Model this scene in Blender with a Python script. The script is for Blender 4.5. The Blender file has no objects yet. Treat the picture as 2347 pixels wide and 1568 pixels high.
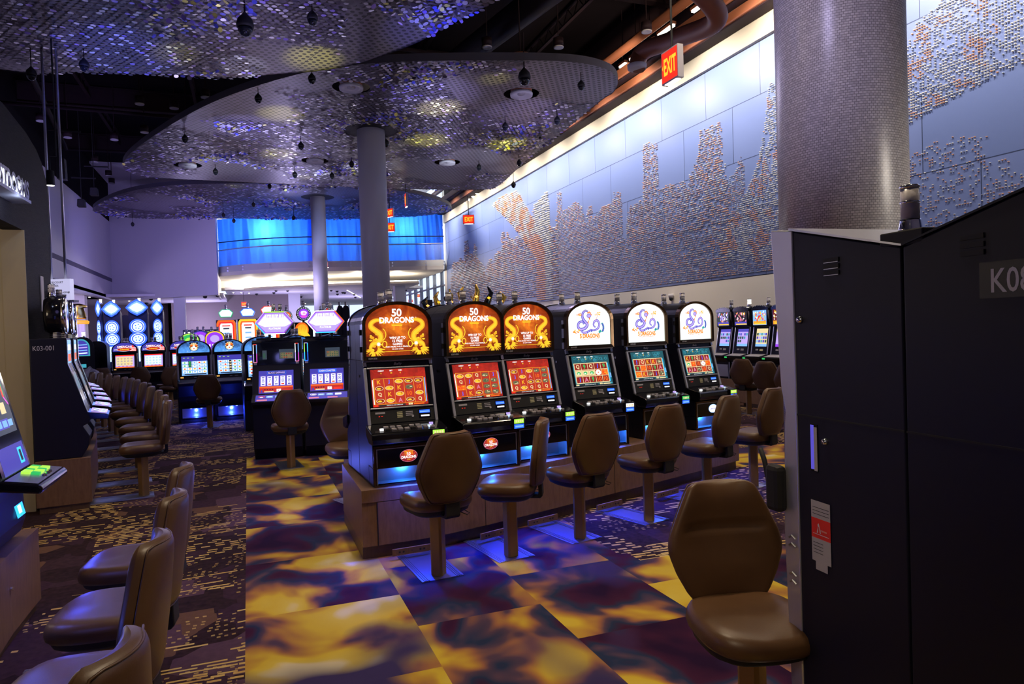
import bpy, math, random
import numpy as np
from mathutils import Vector, Matrix
from math import sin, cos, pi, radians as R

S = bpy.context.scene
COL = S.collection
# ------------------------------------------------------------------ camera
F_PX, YAW, PITCH, ROLL, EYE = 1607.0, R(20.65), R(1.02), R(-1.83), 1.75
fw = Vector((sin(YAW)*cos(PITCH), cos(YAW)*cos(PITCH), -sin(PITCH)))
rt0 = Vector((cos(YAW), -sin(YAW), 0)); up0 = rt0.cross(fw)
rt = cos(ROLL)*rt0 + sin(ROLL)*up0
up = -sin(ROLL)*rt0 + cos(ROLL)*up0
cd = bpy.data.cameras.new('camera'); cam = bpy.data.objects.new('camera', cd); COL.objects.link(cam)
cd.sensor_width = 36; cd.lens = F_PX/2347*36; cd.clip_start = .05; cd.clip_end = 200
cam.matrix_world = Matrix(((rt.x, up.x, -fw.x, 0), (rt.y, up.y, -fw.y, 0), (rt.z, up.z, -fw.z, EYE), (0, 0, 0, 1)))
S.camera = cam
def ray(px, py):
    return fw + rt*((px-1173.5)/F_PX) - up*((py-784)/F_PX)
def at_z(px, py, z):
    d = ray(px, py); t = (z-EYE)/d.z; return Vector((d.x*t, d.y*t, z))
def at_x(px, py, x):
    d = ray(px, py); t = x/d.x; return Vector((x, d.y*t, EYE+d.z*t))
def at_d(px, py, t):
    d = ray(px, py)*t; return Vector((d.x, d.y, EYE+d.z))
# ------------------------------------------------------------------ world, view, lights
S.view_settings.view_transform = 'Standard'; S.view_settings.look = 'None'
S.view_settings.exposure = 0.0; S.view_settings.gamma = 1.0; S.view_settings.use_curve_mapping = False
S.cycles.use_denoising = True
S.cycles.max_bounces = 3; S.cycles.diffuse_bounces = 2; S.cycles.glossy_bounces = 2; S.cycles.use_adaptive_sampling = True; S.cycles.adaptive_threshold = .12; S.cycles.adaptive_min_samples = 16; S.cycles.light_sampling_threshold = .03
S.cycles.transparent_max_bounces = 6; S.cycles.sample_clamp_indirect = 4.0
S.cycles.caustics_reflective = False; S.cycles.caustics_refractive = False
W = bpy.data.worlds.new('sky'); S.world = W; W.use_nodes = True
W.node_tree.nodes['Background'].inputs[0].default_value = (.62, .74, 1, 1)
W.node_tree.nodes['Background'].inputs[1].default_value = 1.6

def lamp(kind, loc, color, power, target=None, size=.15, cone=60, blend=.6, parent=None, name='lamp'):
    l = bpy.data.lights.new(name, kind); l.color = color; l.energy = power
    l.shadow_soft_size = size
    if kind == 'SPOT': l.spot_size = R(cone); l.spot_blend = blend
    o = bpy.data.objects.new(name, l); COL.objects.link(o); o.location = loc
    if target is not None:
        o.rotation_euler = (Vector(target)-Vector(loc)).to_track_quat('-Z', 'Y').to_euler()
    if parent: o.parent = parent
    return o
WARM = (1, .80, .55); CREAM = (1, .90, .78); COOL = (.75, .82, 1); BLUE = (.12, .16, 1); VIOLET = (.42, .34, 1); PALEV=(.62,.55,1)
# wall washers over the mural
for i, y in enumerate(np.arange(2.5, 39, 2.35)):
    lamp('SPOT', (9.1, y, 8.35), CREAM, 780, (11, y+.1, 6.9), .08, 118, 1., name='mural_washer')
lamp('SPOT', (9.3, 7.0, 7.4), WARM, 700, (8.0, 9.6, 9.6), .1, 90, .8); lamp('SPOT', (6.4, 7.5, 7.6), WARM, 500, (7.2, 10.2, 9.4), .1, 70, .8); lamp('SPOT', (9.3, 16, 7.9), WARM, 500, (10.2, 19, 9.3), .1, 110, .8); lamp('SPOT', (9.3, 11, 7.9), WARM, 400, (10.3, 13, 9.3), .1, 110, .8)  # not washers: warm spots added to brighten the duct and beams
# general down light from the black ceiling
for (x, y, c, e) in [(1.5, 3.4, WARM, 470), (4.0, 5.5, WARM, 330), (5.8, 4.0, WARM, 220), (7.6, 9.3, WARM, 480), (-.6, 6.5, WARM, 110), (-1, 11, WARM, 110),
                     (3.0, 1.6, WARM, 240), (.8, 9.0, WARM, 300), (0, 15, PALEV, 150), (4, 13, PALEV, 120), (8.2, 16, WARM, 300), (4, 22, PALEV, 260), (0, 25, PALEV, 260)]:
    lamp('SPOT', (x, y, 6.4), c, e, (x, y, 0), .12, 100, .8, name='downlight_lamp')
# violet and blue wash
lamp('SPOT', (-3.5, 22, 4.5), VIOLET, 1500, (-7, 34, 6.5), .4, 100, 1.)
lamp('SPOT', (-2.0, 32, 3.6), VIOLET, 1700, (-3.5, 43, 6.5), .4, 110, 1.)
lamp('POINT', (2, 32, 3.6), PALEV, 150, size=.4)
lamp('POINT', (3.5, 9, 3.6), PALEV, 40, size=.4)
lamp('POINT', (-.4, 16.5, 3.4), PALEV, 80, size=.4)
lamp('POINT', (7.5, 27, 3.4), PALEV, 110, size=.4)
lamp('POINT', (-1.0, 3.4, .95), BLUE, 5, size=.1); lamp('POINT', (-1.0, 2.4, .95), BLUE, 5, size=.1); lamp('POINT', (-1.15, 7.2, 2.6), VIOLET, 6, size=.3)
lamp('POINT', (.40, 7.3, .45), BLUE, 9, size=.04)
lamp('SPOT', (.6, 6.0, 3.2), BLUE, 60, (4.2, 4.0, 5.5), .3, 50, .8)  # added blue spot, tints the left of the mosaic column
lamp('SPOT', (.2, .6, 2.6), WARM, 55, (1.8, 2.3, .9), .25, 40, .8)  # added warm spot, brightens the lower right stool
lamp('SPOT', (1.0, 2.2, 3.0), PALEV, 150, (4.4, 4.2, 4.2), .3, 60, 1.)  # added pale violet spot, brightens the mosaic column from the left
lamp('SPOT', (5.4, 1.8, 1.5), CREAM, 150, (4.6, 4.2, 2.4), .3, 70, 1.)  # added cream spot, brightens the mosaic column from lower right
lamp('POINT', (-3, 50, 2.4), PALEV, 420, size=.5); lamp('POINT', (3, 49, 2.4), PALEV, 420, size=.5); lamp('POINT', (7.5, 56, 2.4), PALEV, 420, size=.5); lamp('POINT', (-9.5, 38, 2.4), PALEV, 260, size=.5)  # unseen points added to light the low ceiling from below
lamp('POINT', (-3.6, 6.5, 2.3), WARM, 55, size=.4)
# coloured spots thrown up at the sequin ceilings
YEL = (.92, .95, .07)
for (px, py, tz, e, cone) in [(644, 260, 7.3, 4600, 12), (639, 352, 7.3, 4200, 12), (1007, 245, 7.3, 7500, 12), (981, 320, 7.3, 5000, 13), (1160, 328, 7.3, 3600, 12), (1135, 180, 7.3, 1500, 8), (718, 133, 7.0, 4200, 12), (398, 120, 7.0, 1500, 10), (700, 405, 7.3, 2500, 7), (540, 425, 8.0, 1200, 8)]:
    q = at_z(px, py, tz); lamp('SPOT', (q.x+.5, q.y-3.2, 2.6), YEL if px != 1007 else (1, 1, .4), e, q, .06, cone*1.15, 1., name='ceiling_spot')
for (px, py, tz, c, e, cone) in [(270, 110, 7.0, (.16, .2, 1), 1700, 24), (560, 150, 7.0, COOL, 2200, 11), (1010, 60, 7.0, BLUE, 1700, 22), (660, 60, 7, (.4, .35, 1), 500, 30), (560, 290, 7.3, (.45, .45, 1), 2600, 22), (1000, 215, 7.3, (.4, .4, 1), 1500, 24), (1200, 260, 7.3, (.5, .45, 1), 1600, 26),
                            (520, 380, 7.3, COOL, 1500, 26), (700, 395, 7.3, COOL, 2000, 22), (850, 380, 7.3, COOL, 1600, 20), (1080, 360, 7.3, COOL, 1500, 24), (1200, 230, 7.3, PALEV, 300, 60), (600, 330, 7.3, PALEV, 220, 60), (400, 90, 7.0, PALEV, 90, 70), (950, 60, 7, PALEV, 80, 60),
                            (700, 450, 8, (.4, .5, 1), 900, 40), (960, 470, 8, (.5, .6, 1), 500, 34), (400, 460, 8, PALEV, 420, 40)]:
    q = at_z(px, py, tz); lamp('SPOT', (q.x+.5, q.y-3.2, 2.6), c, e, q, .06, cone, .7, name='ceiling_spot')

# ------------------------------------------------------------------ materials
def mat(name, col=(.5, .5, .5), rough=.5, metal=0., emit=None, es=1., spec=.5, alpha=None, trans=0.):
    m = bpy.data.materials.new(name); m.use_nodes = True
    b = m.node_tree.nodes['Principled BSDF']
    b.inputs['Base Color'].default_value = (*col, 1); b.inputs['Roughness'].default_value = rough
    b.inputs['Metallic'].default_value = metal; b.inputs['Specular IOR Level'].default_value = spec
    if emit: b.inputs['Emission Color'].default_value = (*emit, 1); b.inputs['Emission Strength'].default_value = es
    if trans: b.inputs['Transmission Weight'].default_value = trans
    if alpha is not None: b.inputs['Alpha'].default_value = alpha
    return m
class NT:
    """tiny helper to chain shader nodes"""
    def __init__(s, m): s.t = m.node_tree; s.b = s.t.nodes['Principled BSDF']
    def n(s, kind, **kw):
        x = s.t.nodes.new(kind)
        for k, v in kw.items():
            if k.startswith('_'): setattr(x, k[1:], v)
        return x
    def l(s, a, b): s.t.links.new(a, b)
    def math(s, op, a, b=None, c=None):
        x = s.t.nodes.new('ShaderNodeMath'); x.operation = op
        for i, v in enumerate((a, b, c)):
            if v is None: continue
            if isinstance(v, (int, float)): x.inputs[i].default_value = v
            else: s.l(v, x.inputs[i])
        return x.outputs[0]
    def mix(s, f, a, b):
        x = s.t.nodes.new('ShaderNodeMix'); x.data_type = 'RGBA'
        if isinstance(f, (int, float)): x.inputs[0].default_value = f
        else: s.l(f, x.inputs[0])
        for i, v in ((6, a), (7, b)):
            if isinstance(v, tuple): x.inputs[i].default_value = (*v, 1)
            else: s.l(v, x.inputs[i])
        return x.outputs[2]
    def ramp(s, f, stops, interp='LINEAR'):
        x = s.t.nodes.new('ShaderNodeValToRGB'); cr = x.color_ramp; cr.interpolation = interp
        while len(cr.elements) < len(stops): cr.elements.new(.5)
        for e, (p, c) in zip(cr.elements, stops): e.position = p; e.color = (*c, 1)
        s.l(f, x.inputs[0]); return x.outputs[0]
    def coord(s): return s.n('ShaderNodeTexCoord').outputs['Object']
    def sep(s, v):
        x = s.n('ShaderNodeSeparateXYZ'); s.l(v, x.inputs[0]); return x.outputs
    def comb(s, a, b, c=0.):
        x = s.n('ShaderNodeCombineXYZ')
        for i, v in enumerate((a, b, c)):
            if isinstance(v, (int, float)): x.inputs[i].default_value = v
            else: s.l(v, x.inputs[i])
        return x.outputs[0]
    def white(s, v):
        x = s.n('ShaderNodeTexWhiteNoise'); x.noise_dimensions = '3D'; s.l(v, x.inputs[0]); return x.outputs
    def noise(s, v, scale, detail=3., rough=.5, dist=0.):
        x = s.n('ShaderNodeTexNoise'); s.l(v, x.inputs['Vector']); x.inputs['Scale'].default_value = scale
        x.inputs['Detail'].default_value = detail; x.inputs['Roughness'].default_value = rough; x.inputs['Distortion'].default_value = dist
        return x.outputs
    def vadd(s, a, b, op='ADD'):
        x = s.n('ShaderNodeVectorMath'); x.operation = op
        for i, v in enumerate((a, b)):
            if isinstance(v, tuple): x.inputs[i].default_value = v
            elif isinstance(v, (int, float)): x.inputs[3].default_value = v
            else: s.l(v, x.inputs[i])
        return x.outputs[0]
    def bump(s, h, strength=.3, dist=.01):
        x = s.n('ShaderNodeBump'); x.inputs['Strength'].default_value = strength; x.inputs['Distance'].default_value = dist
        s.l(h, x.inputs['Height']); s.l(x.outputs[0], s.b.inputs['Normal'])

M = {}
M['black'] = mat('black_cabinet_paint', (.010, .010, .024), .45, spec=.25)
M['blacksat'] = mat('black_dome_vinyl', (.016, .016, .022), .38, spec=.35)
M['gloss'] = mat('black_gloss_plastic', (.006, .006, .01), .12)
M['matte'] = mat('matte_black', (.008, .008, .01), .7)
M['chrome'] = mat('chrome', (.85, .85, .88), .12, 1)
M['silver'] = mat('silver_trim', (.60, .60, .66), .3, .6)
M['bronze'] = mat('dark_bronze_frame', (.12, .075, .045), .22, .9)
M['steel'] = mat('brushed_steel', (.55, .57, .62), .35, 1)
M['gold'] = mat('gold_plastic', (.8, .5, .1), .3, 1)
M['glassy'] = mat('clear_lens', (.72, .68, .72), .3)
M['dimlens'] = mat('dim_amber_lens', (.8, .5, .2), .2, emit=(1, .45, .1), es=.4)
M['darkglass'] = mat('dark_glass', (.01, .012, .018), .05)
M['label'] = mat('grey_label', (.42, .40, .44), .6)
M['idtext'] = mat('pale_id_lettering', (.62, .6, .68), .5)
M['glass'] = mat('railing_glass', (.6, .75, .9), .05, alpha=.22)
def em(name, c, s): 
    M[name] = mat(name+'_light', (.02, .02, .02), .4, emit=c, es=s); M[name].cycles.emission_sampling = 'AUTO' if name in ('e_cove',) else 'NONE'; return M[name]
em('e_white', (1, 1, 1), 1.25); em('e_red', (1, .03, .01), 1.0); em('e_yellow', (1, .62, .03), 1.15); em('e_gold', (1, .45, .02), 1.0)
em('e_blue', (.02, .12, 1), 1.6); em('e_cyan', (.03, .45, 1), 1.8); em('e_bluewhite', (.42, .62, 1), 2.2); em('e_neon', (.03, .11, 1), 1.7); em('e_deepblue', (.02, .02, 1), 1.2)
em('e_green', (.03, .55, .12), 1.0); em('e_lime', (.45, .9, .08), 1.1); em('e_dkred', (.30, .012, .008), 1.0); em('e_midred', (.55, .03, .015), 1.0)
em('e_maroon', (.16, .01, .01), 1.); em('e_teal', (.01, .10, .13), 1.); em('e_teallite', (.05, .38, .5), 1.); em('e_cream', (1, .82, .42), .95)
em('e_orange', (1, .16, .01), 1.0); em('e_purple', (.3, .04, .8), 1.2); em('e_lilac', (.55, .4, 1), 1.1); em('e_ink', (.015, .012, .02), 1.)
em('e_indigo', (.06, .05, .45), 1.); em('e_violetline', (.10, .08, .62), .9); em('e_pink', (.9, .25, .4), .9); em('e_sky', (.22, .5, 1), 1.1); em('e_dimgrn', (.03, .10, .06), .9)
em('e_dimtan', (.22, .17, .08), .9); em('e_slate', (.05, .07, .10), .8); em('e_magenta', (.9, .1, .8), 1.); em('e_lamp', (1, .9, .75), 9.); em('e_cove', (1, .90, .68), 3.2)
em('e_dimred', (.6, .02, .01), 1.); em('e_signback', (.62, .60, .9), .9); em('e_letter', (.8, .85, 1), 1.5); em('e_amber', (1, .5, .1), 1.6)

# 50-dragons backlit print
def print_mat(name, c0, c1, c2, scale, strength=1., rad=.36, cz=1.26):
    m = mat(name, (.02, .02, .02), .3); n = NT(m); co = n.coord()
    x, y, z = n.sep(co)
    r = n.math('SQRT', n.math('ADD', n.math('POWER', x, 2.), n.math('POWER', n.math('SUBTRACT', z, cz), 2.)))
    no = n.noise(co, scale, 5, .65, 1.2)[0]
    f = n.math('ADD', n.math('DIVIDE', r, rad), n.math('MULTIPLY', n.math('SUBTRACT', no, .5), 1.5))
    c = n.ramp(f, [(.0, c0), (.45, c1), (1., c2)])
    n.l(c, n.b.inputs['Emission Color']); n.b.inputs['Emission Strength'].default_value = strength; m.cycles.emission_sampling = 'NONE'
    return m
M['art50'] = print_mat('orange_dragon_print', (.95, .22, .015), (.42, .05, .006), (.06, .006, .003), 7, 1.0)
M['art5'] = print_mat('white_dragon_print', (1, 1, 1), (1, 1, 1), (.72, .95, .80), 3, 1.15, .55)
M['badge50'] = print_mat('badge_print', (.9, .12, .02), (.35, .02, .02), (.10, .01, .06), 30, 1.1, .12, .245)
M['tigerart'] = print_mat('tiger_print', (.9, 1, 1), (.10, .35, .9), (.01, .02, .12), 5, 1.2, .6, 1.2)
M['redscreen'] = print_mat('red_game_background', (.5, .02, .01), (.22, .01, .008), (.07, .004, .004), 14, 1.1, 1.2, .8)

def leather():
    m = mat('brown_leather', (.17, .085, .036), .40); n = NT(m); co = n.coord()
    no = n.noise(co, 5, 3)[0]
    n.l(n.mix(no, (.075, .034, .015), (.145, .074, .032)), n.b.inputs['Base Color'])
    n.bump(n.noise(co, 260, 2)[0], .12, .002); return m
M['leather'] = leather()
def lamwood(name, a, b):
    m = mat(name, a, .42); n = NT(m); co = n.coord()
    s = n.vadd(co, (14, 14, 2.5), 'MULTIPLY')
    no = n.noise(s, 3, 6, .7)[0]
    n.l(n.mix(n.math('MULTIPLY', n.math('SUBTRACT', no, .3), 2.2), a, b), n.b.inputs['Base Color']); return m
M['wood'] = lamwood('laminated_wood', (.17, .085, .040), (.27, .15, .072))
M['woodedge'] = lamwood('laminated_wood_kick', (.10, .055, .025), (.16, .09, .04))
M['post'] = mat('bronze_post', (.34, .20, .07), .4, .3)
M['seam'] = mat('dark_joint', (.02, .01, .008), .8)

# ------------------------------------------------------------------ mesh builder
TEXTS = {}
def text_geo(s, bold=0.):
    k = (s, bold)
    if k not in TEXTS:
        c = bpy.data.curves.new('lettering', 'FONT'); c.body = s; c.align_x = 'CENTER'; c.align_y = 'CENTER'; c.offset = bold; c.resolution_u = 3
        o = bpy.data.objects.new('lettering', c); me = o.to_mesh()
        v = [tuple(p.co)[:2] for p in me.vertices]; f = [tuple(p.vertices) for p in me.polygons]
        o.to_mesh_clear(); bpy.data.objects.remove(o); bpy.data.curves.remove(c)
        xs = [p[0] for p in v]; ys = [p[1] for p in v]
        cx, cy, w, h = (min(xs)+max(xs))/2, (min(ys)+max(ys))/2, max(xs)-min(xs), max(ys)-min(ys)
        TEXTS[k] = ([((p[0]-cx)/h, (p[1]-cy)/h) for p in v], f, w/h)
    return TEXTS[k]
class MB:
    def __init__(s): s.v = []; s.f = []; s.mi = []; s.ms = []; s.T = None
    def m(s, x):
        x = M[x] if isinstance(x, str) else x
        if x not in s.ms: s.ms.append(x)
        return s.ms.index(x)
    def add(s, vs, fs, mt):
        b = len(s.v); k = s.m(mt)
        s.v += [tuple(s.T @ Vector(p)) for p in vs] if s.T else [tuple(p) for p in vs]
        s.f += [tuple(b+i for i in f) for f in fs]; s.mi += [k]*len(fs); return s
    def box(s, x0, x1, y0, y1, z0, z1, mt):
        return s.add([(x0,y0,z0),(x1,y0,z0),(x1,y1,z0),(x0,y1,z0),(x0,y0,z1),(x1,y0,z1),(x1,y1,z1),(x0,y1,z1)],
              [(0,3,2,1),(4,5,6,7),(0,1,5,4),(1,2,6,5),(2,3,7,6),(3,0,4,7)], mt)
    def prism(s, poly, ext, mt, axis='y', a=0.):
        """poly 2D, extruded from a to ext along axis; 2D = (x,z) for y, (y,z) for x, (x,y) for z"""
        g = {'y': lambda p, t: (p[0], t, p[1]), 'x': lambda p, t: (t, p[0], p[1]), 'z': lambda p, t: (p[0], p[1], t)}[axis]
        n = len(poly); vs = [g(p, a) for p in poly]+[g(p, ext) for p in poly]
        fs = [tuple(range(n-1, -1, -1)), tuple(range(n, 2*n))]+[(i, (i+1) % n, n+(i+1) % n, n+i) for i in range(n)]
        return s.add(vs, fs, mt)
    def lathe(s, prof, mt, c=(0, 0, 0), seg=20, axis='z'):
        vs = []; fs = []
        for r, h in prof:
            for k in range(seg):
                a = 2*pi*k/seg; x, y = r*cos(a), r*sin(a)
                vs.append((c[0]+x, c[1]+y, c[2]+h) if axis == 'z' else ((c[0]+x, c[1]+h, c[2]+y) if axis == 'y' else (c[0]+h, c[1]+x, c[2]+y)))
        for i in range(len(prof)-1):
            for k in range(seg):
                fs.append((i*seg+k, i*seg+(k+1) % seg, (i+1)*seg+(k+1) % seg, (i+1)*seg+k))
        if prof[0][0] > 1e-5: fs.append(tuple(range(seg-1, -1, -1)))
        if prof[-1][0] > 1e-5: fs.append(tuple((len(prof)-1)*seg+k for k in range(seg)))
        return s.add(vs, fs, mt)
    def tube(s, pts, r, mt, seg=8, closed=False):
        pts = [Vector(p) for p in pts]; n = len(pts); vs = []; fs = []
        prev = None
        for i, p in enumerate(pts):
            if closed: t = (pts[(i+1) % n]-pts[i-1]).normalized()
            else: t = (pts[min(i+1, n-1)]-pts[max(i-1, 0)]).normalized()
            u = (prev - t*prev.dot(t)) if prev is not None else t.orthogonal()
            if u.length < 1e-6: u = t.orthogonal()
            u.normalize(); prev = u; w = t.cross(u); rr = r[i] if isinstance(r, (list, tuple)) else r
            for k in range(seg):
                a = 2*pi*k/seg; vs.append(p+u*(rr*cos(a))+w*(rr*sin(a)))
        for i in range(n if closed else n-1):
            j = (i+1) % n
            for k in range(seg): fs.append((i*seg+k, i*seg+(k+1) % seg, j*seg+(k+1) % seg, j*seg+k))
        if not closed: fs += [tuple(range(seg-1, -1, -1)), tuple((n-1)*seg+k for k in range(seg))]
        return s.add(vs, fs, mt)
    def build(s, name, parent=None, smooth=False, bevel=0., autosm=True, loc=None):
        me = bpy.data.meshes.new(name); me.from_pydata(s.v, [], s.f); me.update()
        for x in s.ms: me.materials.append(x)
        if s.f: me.polygons.foreach_set('material_index', s.mi)
        if smooth: me.polygons.foreach_set('use_smooth', [True]*len(s.f))
        o = bpy.data.objects.new(name, me); COL.objects.link(o)
        if parent: o.parent = parent
        if loc: o.location = loc
        if bevel:
            b = o.modifiers.new('bevel', 'BEVEL'); b.width = bevel; b.segments = 2; b.limit_method = 'ANGLE'; b.angle_limit = R(40)
        return o
class ART(MB):
    """flat artwork laid on a plane: origin o, axes u (right), v (up), n (towards the viewer)"""
    def __init__(s, o, u, v):
        super().__init__(); s.o = Vector(o); s.u = Vector(u).normalized(); s.vv = Vector(v).normalized(); s.n = s.u.cross(s.vv).normalized(); s.k = 0
    def P(s, x, y, d): return s.o + s.u*x + s.vv*y + s.n*d
    def flat(s, pts, mt, layer, fs=None):
        d = layer*.0006
        s.add([s.P(x, y, d) for x, y in pts], fs or [tuple(range(len(pts)))], mt); return s
    def rect(s, x0, x1, y0, y1, mt, layer=1): return s.flat([(x0, y0), (x1, y0), (x1, y1), (x0, y1)], mt, layer)
    def ell(s, cx, cy, rx, ry, mt, layer=1, n=16, rot=0.): return s.flat([(cx+rx*cos(2*pi*i/n+rot), cy+ry*sin(2*pi*i/n+rot)) for i in range(n)], mt, layer)
    def ring(s, cx, cy, rx, ry, w, mt, layer=1, n=20, a0=0., a1=360.):
        pts = []; fs = []
        for i in range(n+1):
            a = R(a0+(a1-a0)*i/n)
            pts += [(cx+rx*cos(a), cy+ry*sin(a)), (cx+(rx-w)*cos(a), cy+(ry-w)*sin(a))]
            if i: fs.append((2*i-2, 2*i, 2*i+1, 2*i-1))
        return s.flat(pts, mt, layer, fs)
    def text(s, t, cx, cy, h, mt, layer=2, bold=.0, sx=1., shear=0., maxw=None):
        v, f, asp = text_geo(t, bold)
        if maxw and asp*h*sx > maxw: sx = maxw/(asp*h)
        return s.flat([(cx+(p[0]+shear*p[1])*h*sx, cy+p[1]*h) for p in v], mt, layer, f)
    def ribbon(s, pts, w, mt, layer=1):
        n = len(pts); vs = []; fs = []
        for i, (x, y) in enumerate(pts):
            a = pts[max(i-1, 0)]; b = pts[min(i+1, n-1)]; dx, dy = b[0]-a[0], b[1]-a[1]; L = math.hypot(dx, dy) or 1
            ww = w[i] if isinstance(w, (list, tuple)) else w
            nx, ny = -dy/L*ww/2, dx/L*ww/2; vs += [(x+nx, y+ny), (x-nx, y-ny)]
            if i: fs.append((2*i-2, 2*i-1, 2*i+1, 2*i))
        return s.flat(vs, mt, layer, fs)
def empty(name, loc, rz=0., label=None, cat=None, group=None, kind=None):
    o = bpy.data.objects.new(name, None); COL.objects.link(o); o.empty_display_size = .1
    o.location = loc; o.rotation_euler = (0, 0, rz); tag(o, label, cat, group, kind); return o
def tag(o, label=None, cat=None, group=None, kind=None):
    if label: o['label'] = label
    if cat: o['category'] = cat
    if group: o['group'] = group
    if kind: o['kind'] = kind
    return o
def struct(mb, name, **kw): return tag(mb.build(name, **kw), kind='structure')
def copy_tree(o, parent=None):
    c = o.copy(); COL.objects.link(c); c.parent = parent
    for ch in list(o.children): copy_tree(ch, c)
    return c
# ================================================================== SETTING
def carpet_material():
    m = mat('casino_carpet', (.2, .1, .1), .95, spec=.1); n = NT(m); co = n.coord(); x, y, z = n.sep(co)
    # --- watercolour tiles
    tx = n.math('MAXIMUM', n.math('FLOOR', n.math('DIVIDE', n.math('SUBTRACT', x, .10), .79)), 0.)
    odd = n.math('MODULO', n.math('ABSOLUTE', tx), 2.)
    ty = n.math('FLOOR', n.math('DIVIDE', n.math('ADD', n.math('SUBTRACT', y, 4.65), n.math('MULTIPLY', odd, .55)), 1.1))
    h = n.white(n.comb(tx, ty, 3.))
    off = n.vadd(h['Color'], (9, 9, 9), 'MULTIPLY')
    p = n.vadd(n.vadd(co, (1.0, .8, 1), 'MULTIPLY'), off)
    a = n.noise(p, 1.9, 2.6, .45, .35)[0]
    a2 = n.math('ADD', n.math('MULTIPLY', n.math('SUBTRACT', a, .5), 1.85), n.math('ADD', .45, n.math('MULTIPLY', n.math('SUBTRACT', h['Value'], .5), .34)))
    c1 = n.ramp(a2, [(.06, (.022, .006, .032)), (.24, (.055, .012, .040)), (.34, (.022, .035, .085)), (.41, (.10, .055, .09)), (.47, (.34, .14, .07)), (.54, (.50, .27, .05)), (.62, (.66, .46, .045)), (.76, (.70, .52, .08)), (.88, (.74, .64, .40))])
    blu = n.noise(n.vadd(p, (5., 2., 7.)), 1.3, 1.5, .4)[0]
    c1 = n.mix(n.ramp(blu, [(.56, (0, 0, 0)), (.68, (1, 1, 1))]), c1, (.05, .035, .12))
    # --- city by night pattern
    q = n.vadd(co, n.vadd(n.noise(co, .7, 1)['Color'], (.25, .25, 0), 'MULTIPLY'))
    qx, qy, qz = n.sep(q)
    gx, gy = n.math('FLOOR', n.math('MULTIPLY', qx, 1.7)), n.math('FLOOR', n.math('MULTIPLY', qy, 2.6))
    hb = n.white(n.comb(gx, gy, 0.)); 
    vor = n.n('ShaderNodeTexVoronoi'); vor.distance = 'CHEBYCHEV'; vor.inputs['Scale'].default_value = 3.1; n.l(q, vor.inputs['Vector'])
    base = n.ramp(n.sep(vor.outputs['Color'])[0], [(0, (.012, .006, .012)), (.28, (.038, .017, .040)), (.48, (.014, .006, .010)), (.62, (.11, .058, .10)), (.76, (.040, .02, .035)), (.90, (.17, .09, .055))], 'CONSTANT')
    base = n.mix(.35, base, n.mix(n.noise(co, 22, 1)[0], (.0, .0, .0), (.12, .06, .07)))
    def dashes(sx, sy, thr, seed, wx0, wy0):
        ux, uy = n.math('MULTIPLY', qx, sx), n.math('MULTIPLY', qy, sy)
        ux = n.math('ADD', ux, n.math('MULTIPLY', n.white(n.comb(n.math('FLOOR', uy), seed, 0.))['Value'], 3.))
        c = n.white(n.comb(n.math('FLOOR', ux), n.math('FLOOR', uy), seed))['Value']
        fx, fy = n.math('FRACT', ux), n.math('FRACT', uy)
        k = n.math('MULTIPLY', n.math('LESS_THAN', fx, wx0), n.math('LESS_THAN', fy, wy0))
        return n.math('MULTIPLY', k, n.math('GREATER_THAN', c, thr))
    reg = n.white(n.comb(gx, gy, 5.))['Value']; reg2 = n.white(n.comb(gx, gy, 9.))['Value']
    d1 = n.math('MULTIPLY', dashes(9, 17, .35, 1., .62, .45), n.math('GREATER_THAN', reg, .66))
    d2 = n.math('MULTIPLY', dashes(22, 26, .62, 2., .5, .5), n.math('GREATER_THAN', reg2, .66))
    d3 = n.math('MULTIPLY', dashes(4.2, 22, .62, 4., .8, .42), n.math('GREATER_THAN', n.math('FRACT', n.math('ADD', reg, reg2)), .62))
    dd = n.math('MINIMUM', n.math('ADD', n.math('ADD', d1, n.math('MULTIPLY', d2, .6)), d3), 1.)
    gold = n.mix(n.noise(co, 6, 1)[0], (.50, .27, .07), (.74, .58, .22))
    c2 = n.mix(dd, base, gold)
    # --- which pattern lies where
    wob = n.math('MULTIPLY', n.math('SUBTRACT', n.white(n.comb(n.math('FLOOR', n.math('MULTIPLY', x, 1.3)), n.math('FLOOR', n.math('MULTIPLY', y, 1.9)), 2.))['Value'], .5), .35)
    left = n.math('LESS_THAN', x, -.075)
    cx = n.math('ADD', x, wob)
    edge = n.math('ADD', y, n.math('MULTIPLY', wob, 1.5))
    band = n.math('MULTIPLY', n.math('MULTIPLY', n.math('GREATER_THAN', cx, 2.55), n.math('LESS_THAN', cx, 5.6)), n.math('MULTIPLY', n.math('GREATER_THAN', edge, 4.35), n.math('LESS_THAN', edge, 6.9)))
    far = n.math('MULTIPLY', n.math('GREATER_THAN', edge, 8.1), n.math('GREATER_THAN', x, 5.))
    back = n.math('GREATER_THAN', y, 10.9)
    mask = n.math('MINIMUM', n.math('ADD', n.math('ADD', left, band), n.math('ADD', far, back)), 1.)
    c = n.mix(mask, c1, c2)
    pile = n.noise(co, 420, 0)[0]
    c = n.mix(.18, c, n.mix(pile, (0, 0, 0), c))
    n.l(c, n.b.inputs['Base Color'])
    return m
M['carpet'] = carpet_material()
f = MB(); f.box(-14, 26, -6, 75, -.2, 0, 'carpet'); struct(f, 'floor')

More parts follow.
